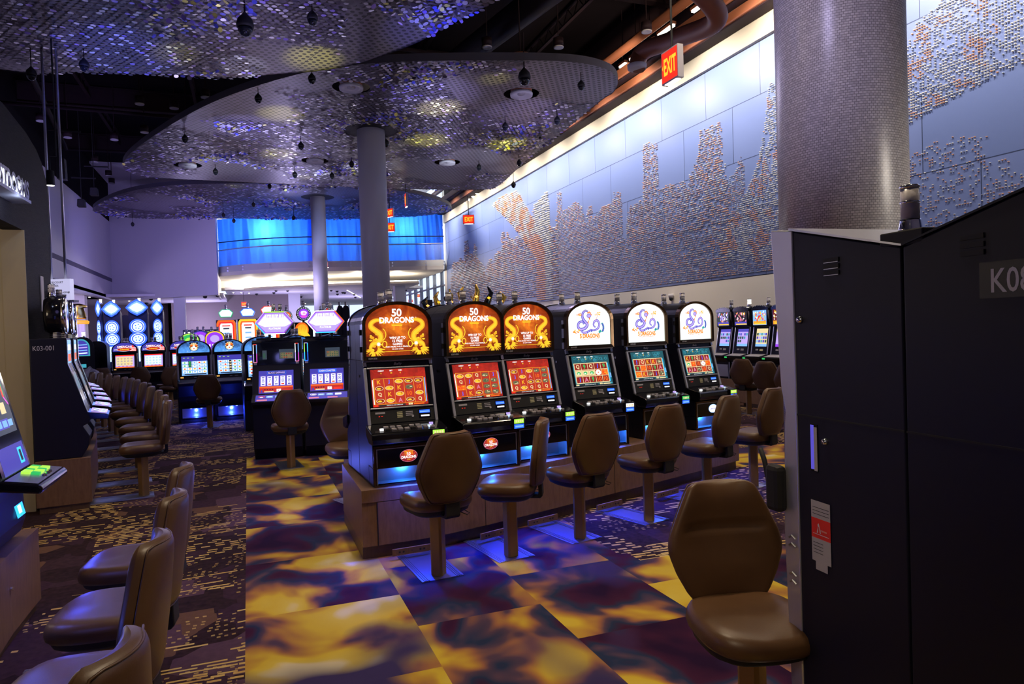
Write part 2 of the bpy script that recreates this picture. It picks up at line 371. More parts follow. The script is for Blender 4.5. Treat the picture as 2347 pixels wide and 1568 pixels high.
M['white'] = mat('white_plaster', (.62, .60, .66), .8)
M['whitewarm'] = mat('warm_white_plaster', (.78, .72, .64), .7)
M['ceilblack'] = mat('black_painted_deck', (.005, .003, .005), .9, spec=.1)
M['steelbrown'] = mat('brown_painted_steel', (.27, .095, .05), .5)
M['beamdark'] = mat('dark_beam_paint', (.016, .007, .010), .7, spec=.2)
M['beige'] = mat('beige_wall_vinyl', (.40, .34, .22), .8)
M['brownwall'] = mat('taupe_wallcovering', (.20, .16, .16), .8)
M['stripe'] = mat('dark_reveal', (.10, .09, .14), .8)
def dark_tex():
    m = mat('dark_woven_wallcovering', (.02, .018, .025), .7, spec=.1); n = NT(m); co = n.coord()
    s = n.vadd(co, (3, 3, 90), 'MULTIPLY'); no = n.noise(s, 2, 5, .7)[0]
    n.l(n.mix(n.ramp(no, [(.45, (0, 0, 0)), (.72, (1, 1, 1))]), (.005, .0045, .006), (.026, .023, .028)), n.b.inputs['Base Color'])
    n.bump(no, .5, .006); return m
M['darktex'] = dark_tex()
def mural_mat():
    m = mat('blue_mural_panel', (.2, .26, .5), .45); n = NT(m); co = n.coord(); x, y, z = n.sep(co)
    row = n.math('FLOOR', n.math('DIVIDE', n.math('SUBTRACT', z, 2.87), 1.33))
    fz = n.math('FRACT', n.math('DIVIDE', n.math('SUBTRACT', z, 2.87), 1.33))
    yy = n.math('DIVIDE', n.math('ADD', n.math('SUBTRACT', y, 11.8), n.math('MULTIPLY', n.math('MODULO', row, 2.), 0.98)), 2.0)
    fy = n.math('FRACT', yy)
    j = n.math('MAXIMUM', n.math('LESS_THAN', fz, .014), n.math('LESS_THAN', fy, .009))
    cell = n.white(n.comb(row, n.math('FLOOR', yy), 1.))['Value']
    base = n.mix(cell, (.13, .185, .42), (.155, .21, .46))
    base = n.mix(n.math('MULTIPLY', n.noise(co, 60, 3)[0], .25), base, (.18, .23, .43))
    n.l(n.mix(j, base, (.03, .045, .11)), n.b.inputs['Base Color']); return m
M['mural'] = mural_mat()

M['bandplaster'] = mat('cream_plaster_band', (.40, .36, .30), .8)
# ---- right wall: warm plaster below, mural panels, white band above
w = MB(); w.box(11.0, 11.3, -6, 39.6, 0, 2.80, 'whitewarm'); w.box(11.0, 11.3, -6, 39.6, 8.05, 8.6, 'whitewarm'); w.box(11.0, 11.3, -6, 39.6, 8.6, 11, 'beamdark'); w.box(11.12, 11.3, -6, 39.6, 2.8, 8.05, 'whitewarm')
w.box(10.90, 11.0, -6, 39.6, 8.05, 8.62, 'bandplaster')
struct(w, 'wall_right')
w = MB(); w.box(11.0, 11.12, -6, 39.55, 2.82, 8.04, 'mural'); mural = struct(w, 'trim_1')
mural['label'] = 'blue mural panels'

# ---- pegs of the skyline picture (regions traced on the wall plane x = 11)
def wall_yz(p): v = at_x(p[0], p[1], 11.0); return (v.y, v.z)
SKY = [(1034,640),(1037,610),(1040,600),(1050,602),(1056,590),(1065,600),(1066,552),(1074,552),(1078,580),(1087,582),(1089,560),(1093,562),(1095,590),(1112,612),(1113,640),(1119,600),(1128,590),(1131,612),(1135,580),(1150,572),(1151,532),(1157,532),(1160,560),(1163,531),(1170,545),(1178,548),(1190,540),(1203,556),(1215,540),
       (1226,470),(1245,450),(1257,436),(1262,520),(1276,520),(1278,440),(1287,440),(1290,484),(1310,470),(1318,464),(1332,466),(1337,486),(1343,505),(1348,473),(1357,471),(1360,500),(1364,497),(1378,480),(1382,471),(1404,465),(1408,440),(1423,440),(1426,470),(1428,544),(1436,544),(1438,490),(1448,470),(1456,466),(1474,458),(1475,330),(1490,324),(1508,330),(1510,434),(1524,430),(1530,420),(1555,424),(1558,412),(1572,416),(1576,440),(1581,400),(1590,392),(1593,366),(1601,350),(1604,299),(1620,290),(1640,286),(1655,276),(1657,372),(1664,376),(1668,420),(1674,404),(1682,402),(1690,386),(1697,352),(1703,350),(1707,392),(1710,440),(1722,430),(1735,400),(1790,380),(1790,622),(1270,680),(1034,700)]
CABLE = [(1129,470),(1150,450),(1186,437),(1200,462),(1228,510),(1251,575),(1253,690),(1233,690),(1231,592),(1190,535),(1160,500)]
TOWER = [(1226,470),(1245,450),(1257,436),(1262,520),(1266,600),(1268,690),(1253,690),(1251,575),(1228,510)]
BR1 = [(1764,186),(1785,200),(1790,330),(1790,470),(1778,560),(1760,600),(1700,600),(1655,590),(1648,545),(1690,480),(1712,440),(1735,380),(1752,300)]
GAP1 = [(1760,300),(1764,300),(1735,440),(1728,440)]
GAP2 = [(1772,330),(1777,330),(1757,450),(1750,450)]
BR2 = [(2062,240),(2075,120),(2100,55),(2140,20),(2200,-40),(2500,-110),(2500,90),(2340,150),(2240,198),(2120,262),(2064,300)]
CITY2 = [(2060,345),(2110,335),(2120,345),(2140,312),(2152,318),(2200,312),(2262,305),(2264,372),(2285,374),(2300,345),(2320,380),(2340,400),(2500,380),(2500,560),(2062,640)]
BASEO = [(1768,560),(1800,540),(1800,622),(1760,622)]
polys = {k: np.array([wall_yz(p) for p in v]) for k, v in dict(SKY=SKY, CABLE=CABLE, TOWER=TOWER, BR1=BR1, GAP1=GAP1, GAP2=GAP2, BR2=BR2, CITY2=CITY2, BASEO=BASEO).items()}
def inside(P, poly):
    x, y = P[:, 0], P[:, 1]; r = np.zeros(len(P), bool); n = len(poly); j = n-1
    for i in range(n):
        xi, yi = poly[i]; xj, yj = poly[j]
        c = ((yi > y) != (yj > y)) & (x < (xj-xi)*(y-yi)/((yj-yi) if yj != yi else 1e-9)+xi); r ^= c; j = i
    return r
rng = np.random.default_rng(7)
def pegs(cells, prob, size, cols):
    """cells: (N,2) candidate positions with colour index; returns geometry"""
M['peg_copper'] = mat('copper_pegs', (.66, .34, .20), .5); M['peg_white'] = mat('white_pegs', (.62, .60, .56), .5)
M['peg_grey'] = mat('grey_blue_pegs', (.28, .32, .42), .5); M['peg_mauve'] = mat('mauve_pegs', (.36, .26, .28), .5)
pegm = [M['peg_copper'], M['peg_white'], M['peg_grey'], M['peg_mauve']]
PY, PZ, PS, PC = [], [], [], []
def seed_region(y0, y1, z0, z1, step):
    ys = np.arange(y0, y1, step); zs = np.arange(z0, z1, step)
    g = np.array(np.meshgrid(ys, zs)).reshape(2, -1).T
    return g
def add_pegs(g, keep, size, col):
    PY.append(g[keep, 0]); PZ.append(g[keep, 1]); PS.append(np.full(keep.sum(), size)); PC.append(col[keep])
def lump(g, sc, ph):   # smooth random field for clustering
    a = np.sin(g[:, 0]*sc+ph)+np.sin(g[:, 1]*sc*1.7+ph*2)+np.sin((g[:, 0]+g[:, 1])*sc*.77+ph*3)+np.sin((g[:, 0]*1.9-g[:, 1]*1.3)*sc+ph*5)
    return a/4
# near part (y 3..20) fine grid, far part coarser
for (y0, y1, st, sz) in [(1.5, 14.0, .047, .017), (14.0, 24, .056, .0225), (24, 39.3, .085, .042)]:
    g = seed_region(y0, y1, 2.9, 8.0, st)
    row = np.round(g[:, 1]/st).astype(int); rnd = rng.random(len(g)); r2 = rng.random(len(g))
    sky = inside(g, polys['SKY']); cab = inside(g, polys['CABLE']); tow = inside(g, polys['TOWER'])
    br1 = inside(g, polys['BR1']) & ~inside(g, polys['GAP1']) & ~inside(g, polys['GAP2']); br2 = inside(g, polys['BR2']); c2 = inside(g, polys['CITY2']); bo = inside(g, polys['BASEO'])
    spec = cab | tow | br1 | br2 | c2 | bo
    L = lump(g, 3.1, 1.3); L2 = lump(g, 6.1, 4.1)
    low = np.clip((5.6-g[:, 1])/2.2, 0, 1)
    col = np.where(r2 < .30+.2*L-.12*low, 0, np.where(r2 < .60, 3, np.where(r2 < .82-.16*low, 1, 2)))
    add_pegs(g, sky & ~spec & (rnd < .66), sz, col)
    add_pegs(g, cab & (rnd < .9), sz, np.where((L2 > -.12+.25*r2) | (g[:, 1] < 5.4), 0, 1))
    add_pegs(g, tow & (rnd < .9), sz, np.where(r2 < .88, 1, 2))
    add_pegs(g, br1 & (rnd < .78), sz*1.1, np.where(L2+.5*(r2-.5) > .22, 0, np.where(r2 < .78, 1, 2)))
    add_pegs(g, bo & (rnd < .8), sz, np.where(r2 < .8, 0, 2))
    add_pegs(g, br2 & (rnd < .74) & ((L2 > -.5) | (rnd < .35)), sz*1.1, np.where(L2+.5*(r2-.5) > .34, 0, np.where(r2 < .8, 1, 2)))
    add_pegs(g, c2 & (rnd < .30), sz*.85, np.where(r2 < .55, 0, np.where(r2 < .92, 1, 2)))
PY, PZ, PS, PC = map(np.concatenate, (PY, PZ, PS, PC))
N = len(PY); jit = (rng.random((N, 2))-.5)*PS[:, None]*.35
cy, cz = PY+jit[:, 0], PZ+jit[:, 1]
V = np.zeros((N, 8, 3)); s8 = np.array([(-1, -1), (1, -1), (1, 1), (-1, 1)])
dep = PS*1.6
for k in range(4):
    V[:, k, 0] = 11.0; V[:, k, 1] = cy+s8[k, 0]*PS*.5*1.3; V[:, k, 2] = cz+s8[k, 1]*PS*.5*.9
    V[:, 4+k, 0] = 11.0-dep; V[:, 4+k, 1] = cy+s8[k, 0]*PS*.5*1.15; V[:, 4+k, 2] = cz+s8[k, 1]*PS*.5*.8
FI = np.array([(4, 7, 6, 5), (0, 4, 5, 1), (1, 5, 6, 2), (2, 6, 7, 3), (3, 7, 4, 0)])
FA = (np.arange(N)[:, None, None]*8+FI[None]).reshape(-1, 4)
me = bpy.data.meshes.new('mural_pegs'); me.vertices.add(N*8); me.vertices.foreach_set('co', V.reshape(-1))
me.loops.add(len(FA)*4); me.loops.foreach_set('vertex_index', FA.reshape(-1))
me.polygons.add(len(FA)); me.polygons.foreach_set('loop_start', np.arange(len(FA))*4)
me.materials.clear()
for m_ in pegm: me.materials.append(m_)
me.polygons.foreach_set('material_index', np.repeat(PC, 5)); me.update(calc_edges=True)
o = bpy.data.objects.new('mural_pegs', me); COL.objects.link(o)
tag(o, 'copper and white pegs picturing a city skyline with a bridge on the blue wall panels', 'mural', kind='stuff')

# ---- brown beams along the head of the mural wall, ducts
b = MB(); b.box(10.45, 10.72, -5, 39.4, 8.54, 8.76, 'steelbrown'); b.box(10.5, 10.9, -5, 39.4, 8.50, 8.54, 'beamdark'); b.box(10.2, 10.45, -5, 39.4, 8.76, 8.80, 'beamdark'); b.box(10.15, 10.42, -5, 39.4, 8.80, 9.06, 'steelbrown')
tag(b.build('ledge_beam', bevel=.02), 'brown painted steel beam running along the top of the mural wall', 'beam')
b = MB(); b.tube([(10.15, -4, 9.5), (10.15, 44, 9.5)], .13, 'steelbrown', 12); 
tag(b.build('sprinkler_pipe', smooth=True), 'thin brown pipe running above the wall beam', 'pipe')
# duct with round outlet
p0 = at_d(1460, 155, 13); p1 = at_d(1475, 118, 13); p2 = at_d(1560, 85, 11.8); p3 = at_d(1645, 38, 10.6); p4 = at_d(1560, -60, 10.2)
def spl(ps, k=8):
    out = []; n = len(ps); ps = [Vector(p) for p in ps]
    for i in range(n-1):
        a, b_, c, d = ps[max(i-1, 0)], ps[i], ps[i+1], ps[min(i+2, n-1)]
        for j in range(k):
            t = j/k; out.append(.5*((2*b_)+(c-a)*t+(2*a-5*b_+4*c-d)*t*t+(3*b_-a-3*c+d)*t**3))
    return out+[ps[-1]]
du = empty('air_duct', p0, 0, 'orange-brown round air duct bending down beside the exit sign', 'duct')
d_ = MB(); d_.tube([p-p0 for p in spl([p0, p1, p2, p3, p4])], .155, 'steelbrown', 20); d_.build('duct_tube', du, smooth=True)
d_ = MB(); d_.lathe([(.11, -.02), (.17, -.03), (.18, .05), (.155, .06)], 'white', seg=24); d_.lathe([(.07, -.015), (.08, .04)], 'white', seg=20); d_.lathe([(.03,-.01),(.04,.03)],'white'); d_.build('outlet_ring', du, smooth=True)
d_ = MB()
dd0 = Vector((9.2,4,9.9)); du2 = empty('air_duct', dd0, 0, 'long dark round duct crossing the black ceiling', 'duct')
d_.tube([(0, 0, 0), (-1.6, 9, 0), (-4, 22, 0)], .35, 'beamdark', 16); d_.build('duct_tube', du2, smooth=True)

# ---- ceiling deck with beams and joists
c = MB(); c.box(-14, 26, -6, 41, 11, 11.2, 'ceilblack'); struct(c, 'ceiling')
for i, y in enumerate((3, 9.5, 16, 22.5, 29, 35.5)):
    g = MB(); g.box(-8, 11, y-.12, y+.12, 10.2, 10.24, 'beamdark'); g.box(-8, 11, y-.02, y+.02, 10.24, 10.9, 'beamdark'); g.box(-8, 11, y-.12, y+.12, 10.9, 10.95, 'beamdark')
    struct(g, 'trim_%d' % (i+2))
for i, x in enumerate((-5, -1.5, 2, 5.5, 9)):
    g = MB()
    g.box(x-.05, x+.05, -5, 40, 10.55, 10.6, 'beamdark'); g.box(x-.05, x+.05, -5, 40, 10.93, 10.98, 'beamdark')
    y = -5.
    while y < 39.5:
        g.tube([(x, y, 10.57), (x, y+.35, 10.95)], .015, 'beamdark', 4); g.tube([(x, y+.35, 10.95), (x, y+.7, 10.57)], .015, 'beamdark', 4); y += .7
    struct(g, 'trim_%d' % (i+8))
for i,(x0,y0,x1,y1,z) in enumerate([(-7, 17.2, 10.0, 19.2, 9.3), (-7, 12, 4, 13, 9.3), (-7,26,2,26.5,9.3), (0, 6, 5.0, 15.5, 10.1), (3, 5.5, 9.6, 12.5, 9.2), (-4, 8, -6.8, 34, 9.9)]):
    g = MB(); g.tube([(x0, y0, z), (x1, y1, z)], .06 if i < 3 else .09, 'beamdark', 8)
    tag(g.build('conduit_pipe', smooth=True), ['dark conduit crossing the ceiling over the largest sequin canopy', 'dark conduit across the ceiling above the purple-lit area', 'thin dark conduit far back under the ceiling', 'dark pipe slanting towards the mural wall', 'dark pipe nearest the exit sign', 'dark pipe running along the left of the ceiling'][i], 'pipe')

# ---- left: dark textured wall with the restroom opening
yz = []
for p in [(112,500),(110,450),(106,415),(95,372),(82,342),(60,305),(5,235),(-120,150)]:
    v = at_x(*p, -2.15); yz.append((v.y, v.z))
prof = [(8.66, 0), (9.62, 0), (9.66, 2.2)]+yz+[(3.0, 4.5), (3.0, 2.95), (8.66, 2.95)]
w = MB(); w.prism(prof, -2.33, 'darktex', 'x', -2.15); struct(w, 'wall_left')
w = MB(); w.box(-6.5, -2.331, 8.66, 8.80, 0, 4.2, 'beige'); w.box(-6.5, -2.331, 3, 8.66, 2.95, 3.1, 'beige'); w.box(-6.5, -6.3, 3, 8.66, 0, 3, 'beige'); w.box(-2.35, -2.14, 8.645, 8.66, 0, 2.95, 'beige')
struct(w, 'wall_restroom')
w = MB(); w.box(-2.145, -2.13, 8.66, 9.60, 0, .12, 'woodedge'); struct(w, 'baseboard_left')
w = MB(); w.box(-2.16, -2.14, 9.22, 9.33, 2.12, 2.52, 'white'); tag(w.build('wall_plate', bevel=.004), 'narrow white plate on the dark textured wall', 'wall plate')
# sign RESTROOMS on its ledge
sg = empty('restroom_sign', (-2.12, 7.74, 3.2), 0, 'backlit silver RESTROOMS letters on a ledge over the beige opening', 'sign')
w = MB(); w.box(-.03, .13, -.55, .60, -.03, -.0, 'silver'); w.build('ledge', sg)
w = MB(); w.box(-.01, -.005, -.5, .56, .0, .05, 'e_letter'); w.build('light_strip', sg, )
a = ART((.10, -.08, .11), (0, 1, 0), (0, 0, 1)); a.text('RESTROOMS', .185, 0, .18, 'silver', 1, .03, .98, maxw=1.11); a.build('lettering', sg)
a = ART((.06, -.08, .105), (0, 1, 0), (0, 0, 1)); a.text('RESTROOMS', .185, 0, .195, 'e_letter', 1, .06, .97, maxw=1.12); a.build('glow_lettering', sg)
lamp('POINT', (-1.95, 7.9, 3.12), (.6, .7, 1), 3, size=.05)

# ---- far left walls, purple-lit
w = MB(); w.box(-7.5, -7.2, 9.5, 46, 4.15, 8.7, 'white'); w.box(-7.5, -7.2, 9.5, 46, 8.7, 11, 'ceilblack'); w.box(-7.21, -7.18, 28, 46, 5.22, 5.42, 'stripe'); struct(w, 'wall_far_left')
w = MB(); pl = [(-7.2, 46), (-3.8, 43.3), (-1.35, 41.4), (-1.35, 44.5), (-1.2, 46)]
w.prism([(-7.2, 46), (-7.2, 46.3), (-3.7, 43.6), (-1.5, 41.9), (-1.5, 46.9), (-1.4, 46.9), (-1.4, 41.2), (-3.8, 43.2)], 10.9, 'white', 'z', 4.15); struct(w, 'wall_back_left')
w = MB(); w.box(-14, -7.5, 9.5, 9.7, 0, 11, 'white'); w.box(-14.2, -14, 9.5, 60, 0, 5, 'brownwall'); struct(w, 'wall_side_left')
w = MB(); w.box(-14, -1.2, 44.0, 60, 4.25, 4.4, 'white'); w.box(-14, -7.2, 9.5, 46, 4.25, 4.4, 'white'); w.box(-1.2, 11.2, 46.4, 72, 4.75, 4.9, 'white'); struct(w, 'ceiling_low')
w = MB(); w.box(-14, -4.9, 53.8, 54, 0, 4.3, 'brownwall'); w.box(-4.9, 3.2, 52, 52.2, 0, 4.8, 'brownwall'); w.box(3.0, 3.2, 52, 71, 0, 4.8, 'brownwall'); w.box(-4.9,-4.7,52,54,0,4.8,'brownwall'); struct(w, 'wall_back')
# closing shell behind the camera
w = MB(); w.box(-14, 26, -6.2, -6, 0, 11, 'white'); w.box(-6.5, -6.3, -6, 3, 0, 11, 'white'); w.box(-6.5, -2.3, 2.8, 3, 0, 11, 'white'); w.box(-14.2,-14,-6,9.5,0,11,'white'); struct(w, 'wall_rear')
w = MB(); w.box(-14,11.3,41,47,10.9,11,'white'); struct(w,'ceiling_back')

M['navyrail'] = mat('dark_blue_rail', (.01, .02, .09), .5)
EDGE = [(-1.385, 43.7), (-.6, 42.9), (.3, 42.1), (1.7, 41.2), (3.3, 40.6), (5.5, 40.2), (7.8, 40.0), (9.6, 39.6), (10.8, 39.4)]
def along_(t, e=EDGE):
    e = [Vector(p) for p in e]; L = [0]
    for a_, b_ in zip(e, e[1:]): L.append(L[-1]+(b_-a_).length)
    q = t*L[-1]
    for i in range(len(e)-1):
        if q <= L[i+1]+1e-9: return e[i].lerp(e[i+1], (q-L[i])/(L[i+1]-L[i]))
    return e[-1]
# ---- balcony: slab with curved front, glass rail, blue sheeting, cove soffit
front = [(-1.40, 43.4), (-.9, 42.7), (-.1, 41.8), (1.3, 40.7), (3.3, 39.9), (5.5, 39.6), (7.8, 39.5), (9.6, 39.0), (10.6, 38.7), (10.95, 40.5), (11.0, 47)]
w = MB(); w.prism(front+[(-1.40, 47)], 5.85, 'whitewarm', 'z', 5.3); bal = struct(w, 'trim_13'); bal['label'] = 'balcony edge slab'
sr = MB(); sr.tube([(along_(t).x, along_(t).y-.16, 7.25) for t in [i/24 for i in range(25)]], .03, 'navyrail', 6)
tag(sr.build('sheeting_rail', smooth=True), 'thin dark rail running across the blue sheeting', 'rail')
rl = empty('glass_railing', (3.3, 39.9, 5.5), 0, 'curved glass balcony railing with thin steel top rail', 'railing')
w = MB(); fr = [Vector((p[0]-3.3, p[1]-39.9-.06, 0)) for p in front[:9]]
for p, q in zip(fr[:-1], fr[1:]): w.add([(p.x, p.y, 0), (q.x, q.y, 0), (q.x, q.y, 1.25), (p.x, p.y, 1.25)], [(0, 1, 2, 3)], 'glass')
w.build('glass_panel', rl)
w = MB(); w.tube([p+Vector((0, 0, 1.26)) for p in fr], .035, 'silver', 6); w.build('top_rail', rl, smooth=True)
for p in fr:
    for dz in (.06, .22):
        w = MB(); w.lathe([(.05, -.03), (.05, .0)], 'silver', (p.x, p.y-.01, dz), 8, 'y'); w.build('glass_clamp', rl)
def tarp_mat():
    m = mat('blue_sheeting', (.008, .07, .7), .5); n = NT(m); co = n.coord(); x, y, z = n.sep(co)
    s = n.vadd(co, (.8, .8, 7), 'MULTIPLY'); no = n.noise(s, 1.6, 4, .6, .6)[0]
    n.l(n.mix(no, (.002, .03, .35), (.01, .14, .8)), n.b.inputs['Base Color'])
    n.b.inputs['Transmission Weight'].default_value = 0.; n.bump(no, .6, .08)
    n.b.inputs['Alpha'].default_value = 1.
    tr = n.n('ShaderNodeBsdfTranslucent'); tr.inputs[0].default_value = (.022, .15, .92, 1)
    mx = n.n('ShaderNodeMixShader'); mx.inputs[0].default_value = .75; out = n.t.nodes['Material Output']
    n.l(n.b.outputs[0], mx.inputs[1]); n.l(tr.outputs[0], mx.inputs[2]); n.l(mx.outputs[0], out.inputs['Surface']); return m
M['tarp'] = tarp_mat()
edge = [(-1.385, 43.7), (-.6, 42.9), (.3, 42.1), (1.7, 41.2), (3.3, 40.6), (5.5, 40.2), (7.8, 40.0), (9.6, 39.6), (10.8, 39.4)]
def along(e, t):
    e = [Vector(p) for p in e]; L = [0]
    for a_, b_ in zip(e, e[1:]): L.append(L[-1]+(b_-a_).length)
    s = t*L[-1]
    for i in range(len(e)-1):
        if s <= L[i+1]+1e-9: return e[i].lerp(e[i+1], (s-L[i])/(L[i+1]-L[i]))
    return e[-1]
TARPL = ['blue translucent sheeting hung over the left half of the balcony', 'blue translucent sheeting hung over the middle of the balcony', 'blue translucent sheeting at the right end of the balcony']
for k, (t0, t1) in enumerate([(0, .45), (.44, .75), (.74, 1)]):
    w = MB(); nx, nz = 40, 12; vs = []
    for i in range(nx+1):
        p = along(edge, t0+(t1-t0)*i/nx)
        for j in range(nz+1):
            h = j/nz; sag = .09*sin(i*.9+k)*(1-h)+.05*sin(i*2.1+j*.3)
            vs.append((p.x+sag*.3, p.y+sag+(k % 2)*.12, 5.88+2.7*h))
    w.add(vs, [(i*(nz+1)+j, (i+1)*(nz+1)+j, (i+1)*(nz+1)+j+1, i*(nz+1)+j+1) for i in range(nx) for j in range(nz)], 'tarp')
    tag(w.build('plastic_sheeting', smooth=True), TARPL[k], 'sheeting', 'blue sheets on the balcony')
def px_of(p):
    d = Vector((p.x, p.y, 7.0-EYE)); return 1173.5+F_PX*d.dot(rt)/d.dot(fw)
for k, (px, z, e) in enumerate([(625, 7.7, 900), (735, 7.0, 250), (850, 6.9, 160), (935, 7.75, 650)]):
    t = min([i/200 for i in range(201)], key=lambda t_: abs(px_of(along(edge, t_))-px)); p = along(edge, t); lamp('POINT', (p.x, p.y+.9, z), (.85, .95, 1), e*.36, size=.09)
lamp('POINT', (2, 44.5, 7.6), (.8, .9, 1), 200, size=.5); lamp('POINT', (8, 43.5, 7.6), (.8, .9, 1), 150, size=.5)
# frame poles behind the sheets
for k, (t, zz) in enumerate([(.21, 0), (.37, 0), (.66, 0), (.95, 0)]):
    p = along(edge, t); w = MB(); w.box(p.x-.05, p.x+.05, p.y+.35, p.y+.45, 5.85, 9.3, 'beamdark'); tag(w.build('scaffold_pole'), ['upright pole behind the left blue sheeting', 'upright pole beside the fold in the blue sheeting', 'upright pole behind the middle blue sheeting', 'upright pole behind the right blue sheeting'][k], 'pole')
so = [(-.4, 46.9), (.4, 45.6), (1.6, 44.6), (3.4, 43.7), (5.2, 42.6), (6.6, 41.9), (8.2, 41.5), (9.7, 41.2), (9.9, 41.9), (10.0, 46.6), (10, 47), (-.4, 47)]
w = MB(); w.prism(so, 4.82, 'whitewarm', 'z', 4.70); cv = struct(w, 'trim_14'); cv['label'] = 'cove soffit under the balcony'
cl = MB(); sp = [Vector((p[0], p[1]+.35, 4.86)) for p in so[:8]]
cl.tube(sp, .05, 'e_cove', 6); tag(cl.build('cove_light', smooth=True), 'long glowing cove light strip under the balcony', 'light strip')
for t in (.1, .3, .5, .7, .9):
    p = along([tuple(q)[:2] for q in sp], t); lamp('POINT', (p.x, p.y, 5.0), (1, .90, .74), 260, size=.15)
w = MB(); w.box(-1.4, 11, 46.9, 47.1, 4.7, 11, 'whitewarm'); struct(w, 'wall_balcony')
# ---- windows at the far end
M['mull'] = mat('window_mullion', (.30, .34, .42), .5)
M['winglass'] = mat('window_glass', (.8, .9, 1), .0, alpha=.08)
w = MB()
for y in np.arange(39.6, 72, 1.8): w.box(11.1, 11.3, y, y+.14, 0, 9, 'mull')
for z in np.arange(0, 9.1, .9): w.box(11.1, 11.25, 39.6, 72, z, z+.08, 'mull')
w.box(11.18, 11.2, 39.6, 72, 0, 9, 'winglass'); struct(w, 'window_1')
w = MB()
for x in np.arange(3.2, 11.3, 1.6): w.box(x, x+.12, 71.8, 72, 0, 4.8, 'mull')
w.box(3.2, 11.3, 71.9, 72, 1.4, 1.5, 'mull'); w.box(3.2, 11.3, 71.88, 71.9, 0, 4.8, 'winglass'); struct(w, 'window_2')
w = MB(); w.box(11, 11.3, 39.6, 40.1, 0, 11, 'whitewarm'); struct(w, 'trim_15')
# ---- hedge / ground outside is left to the sky
# ---- low-ceiling square columns
for i, (px, wpx, d, z1) in enumerate([(413, 24, 40, 4.3), (675, 26, 50, 4.8), (917, 24, 44, 4.75), (650, 22, 60, 4.8), (182, 28, 36, 4.3)]):
    c0 = at_d(px, 720, d); r = wpx*d/F_PX/2
    w = MB(); w.box(c0.x-r, c0.x+r, c0.y-r, c0.y+r, 0, z1, 'white' if i != 4 else 'whitewarm')
    tag(w.build('square_column'), ['square white column behind the neon machines', 'square column just left of the middle round column', 'square column seen right of the nearest round column', 'square column farthest back by the windows', 'pale square column beside the gold pillar lamp'][i], 'column')
# ---- round columns
def mosaic():
    m = mat('mosaic_tile', (.5, .46, .42), .3); n = NT(m); co = n.coord(); x, y, z = n.sep(co)
    ang = n.math('ARCTAN2', y, x); v = n.comb(n.math('MULTIPLY', ang, .42), z)
    br = n.n('ShaderNodeTexBrick'); n.l(v, br.inputs['Vector']); br.inputs['Scale'].default_value = 1.
    br.inputs['Brick Width'].default_value = .026; br.inputs['Row Height'].default_value = .0165; br.inputs['Mortar Size'].default_value = .0018; br.offset = .5
    br.inputs['Color1'].default_value = (.62, .60, .62, 1); br.inputs['Color2'].default_value = (.44, .42, .45, 1); br.inputs['Mortar'].default_value = (.20, .19, .21, 1)
    n.l(br.outputs['Color'], n.b.inputs['Base Color']); n.bump(br.outputs['Fac'], -.3, .003); return m
M['mosaic'] = mosaic(); M['colpaint'] = mat('column_paint', (.52, .50, .56), .5)
mc = at_d(1926, 300, 5.0); rr = .425
w = MB(); w.lathe([(rr, 0), (rr, 11)], 'mosaic', seg=64); tag(w.build('mosaic_column', smooth=True, loc=(mc.x, mc.y, 0)), 'large round column clad in small beige mosaic tiles behind the black cabinets', 'column')
for px, py, h, r, lb in [(850, 300, 7.3, .375, 'nearer plain round column rising through the middle sequin canopy'), (728, 452, 8.0, .325, 'farther plain round column rising into the back sequin canopy')]:
    c0 = at_z(px, py, h); w = MB(); w.lathe([(r, 0), (r, 11)], 'colpaint', seg=48)
    tag(w.build('round_column', smooth=True, loc=(c0.x, c0.y, 0)), lb, 'column')
COL1 = at_z(850, 300, 7.3); COL2 = at_z(728, 452, 8.0)
# ================================================================== SEQUIN CANOPIES
def perf(name, pitch, dark):
    m = mat(name, (.4, .36, .42), .38, .55); n = NT(m); co = n.coord(); x, y, z = n.sep(co)
    ux = n.math('DIVIDE', x, pitch); r = n.math('FLOOR', n.math('DIVIDE', y, pitch*.866))
    ux = n.math('ADD', ux, n.math('MULTIPLY', n.math('MODULO', n.math('ABSOLUTE', r), 2.), .5))
    fx = n.math('SUBTRACT', n.math('FRACT', ux), .5); fy = n.math('SUBTRACT', n.math('FRACT', n.math('DIVIDE', y, pitch*.866)), .5)
    d = n.math('SQRT', n.math('ADD', n.math('MULTIPLY', fx, fx), n.math('MULTIPLY', n.math('MULTIPLY', fy, fy), .75)))
    hole = n.math('LESS_THAN', d, .29)
    jn = n.math('MAXIMUM', n.math('LESS_THAN', n.math('FRACT', n.math('DIVIDE', n.math('ADD', x, n.math('MULTIPLY', y, .35)), 2.4)), .006), n.math('LESS_THAN', n.math('FRACT', n.math('DIVIDE', y, 3.1)), .004))
    k = n.math('MAXIMUM', hole, jn)
    n.l(n.mix(k, (.19, .165, .205), dark), n.b.inputs['Base Color'])
    n.l(n.math('MULTIPLY', n.math('SUBTRACT', 1., k), .5), n.b.inputs['Metallic']); return m
M['rimgrey'] = mat('grey_rim', (.055, .05, .065), .6)
M['perf'] = perf('perforated_metal', .135, (.006, .005, .008))
M['sq0'] = mat('silver_sequins', (.75, .72, .82), .3, .45); M['sq1'] = mat('blue_glint_sequins', (.16, .18, .95), .3, .4)
M['sq2'] = mat('violet_glint_sequins', (.36, .26, .85), .3, .4); M['sq3'] = mat('gold_glint_sequins', (.90, .85, .20), .3, .4); M['sq4'] = mat('grey_sequins', (.13, .11, .15), .4, .5)  # blue, violet, gold: reflected coloured light put into the sequin colour
sqm = [M['sq%d' % i] for i in range(5)]
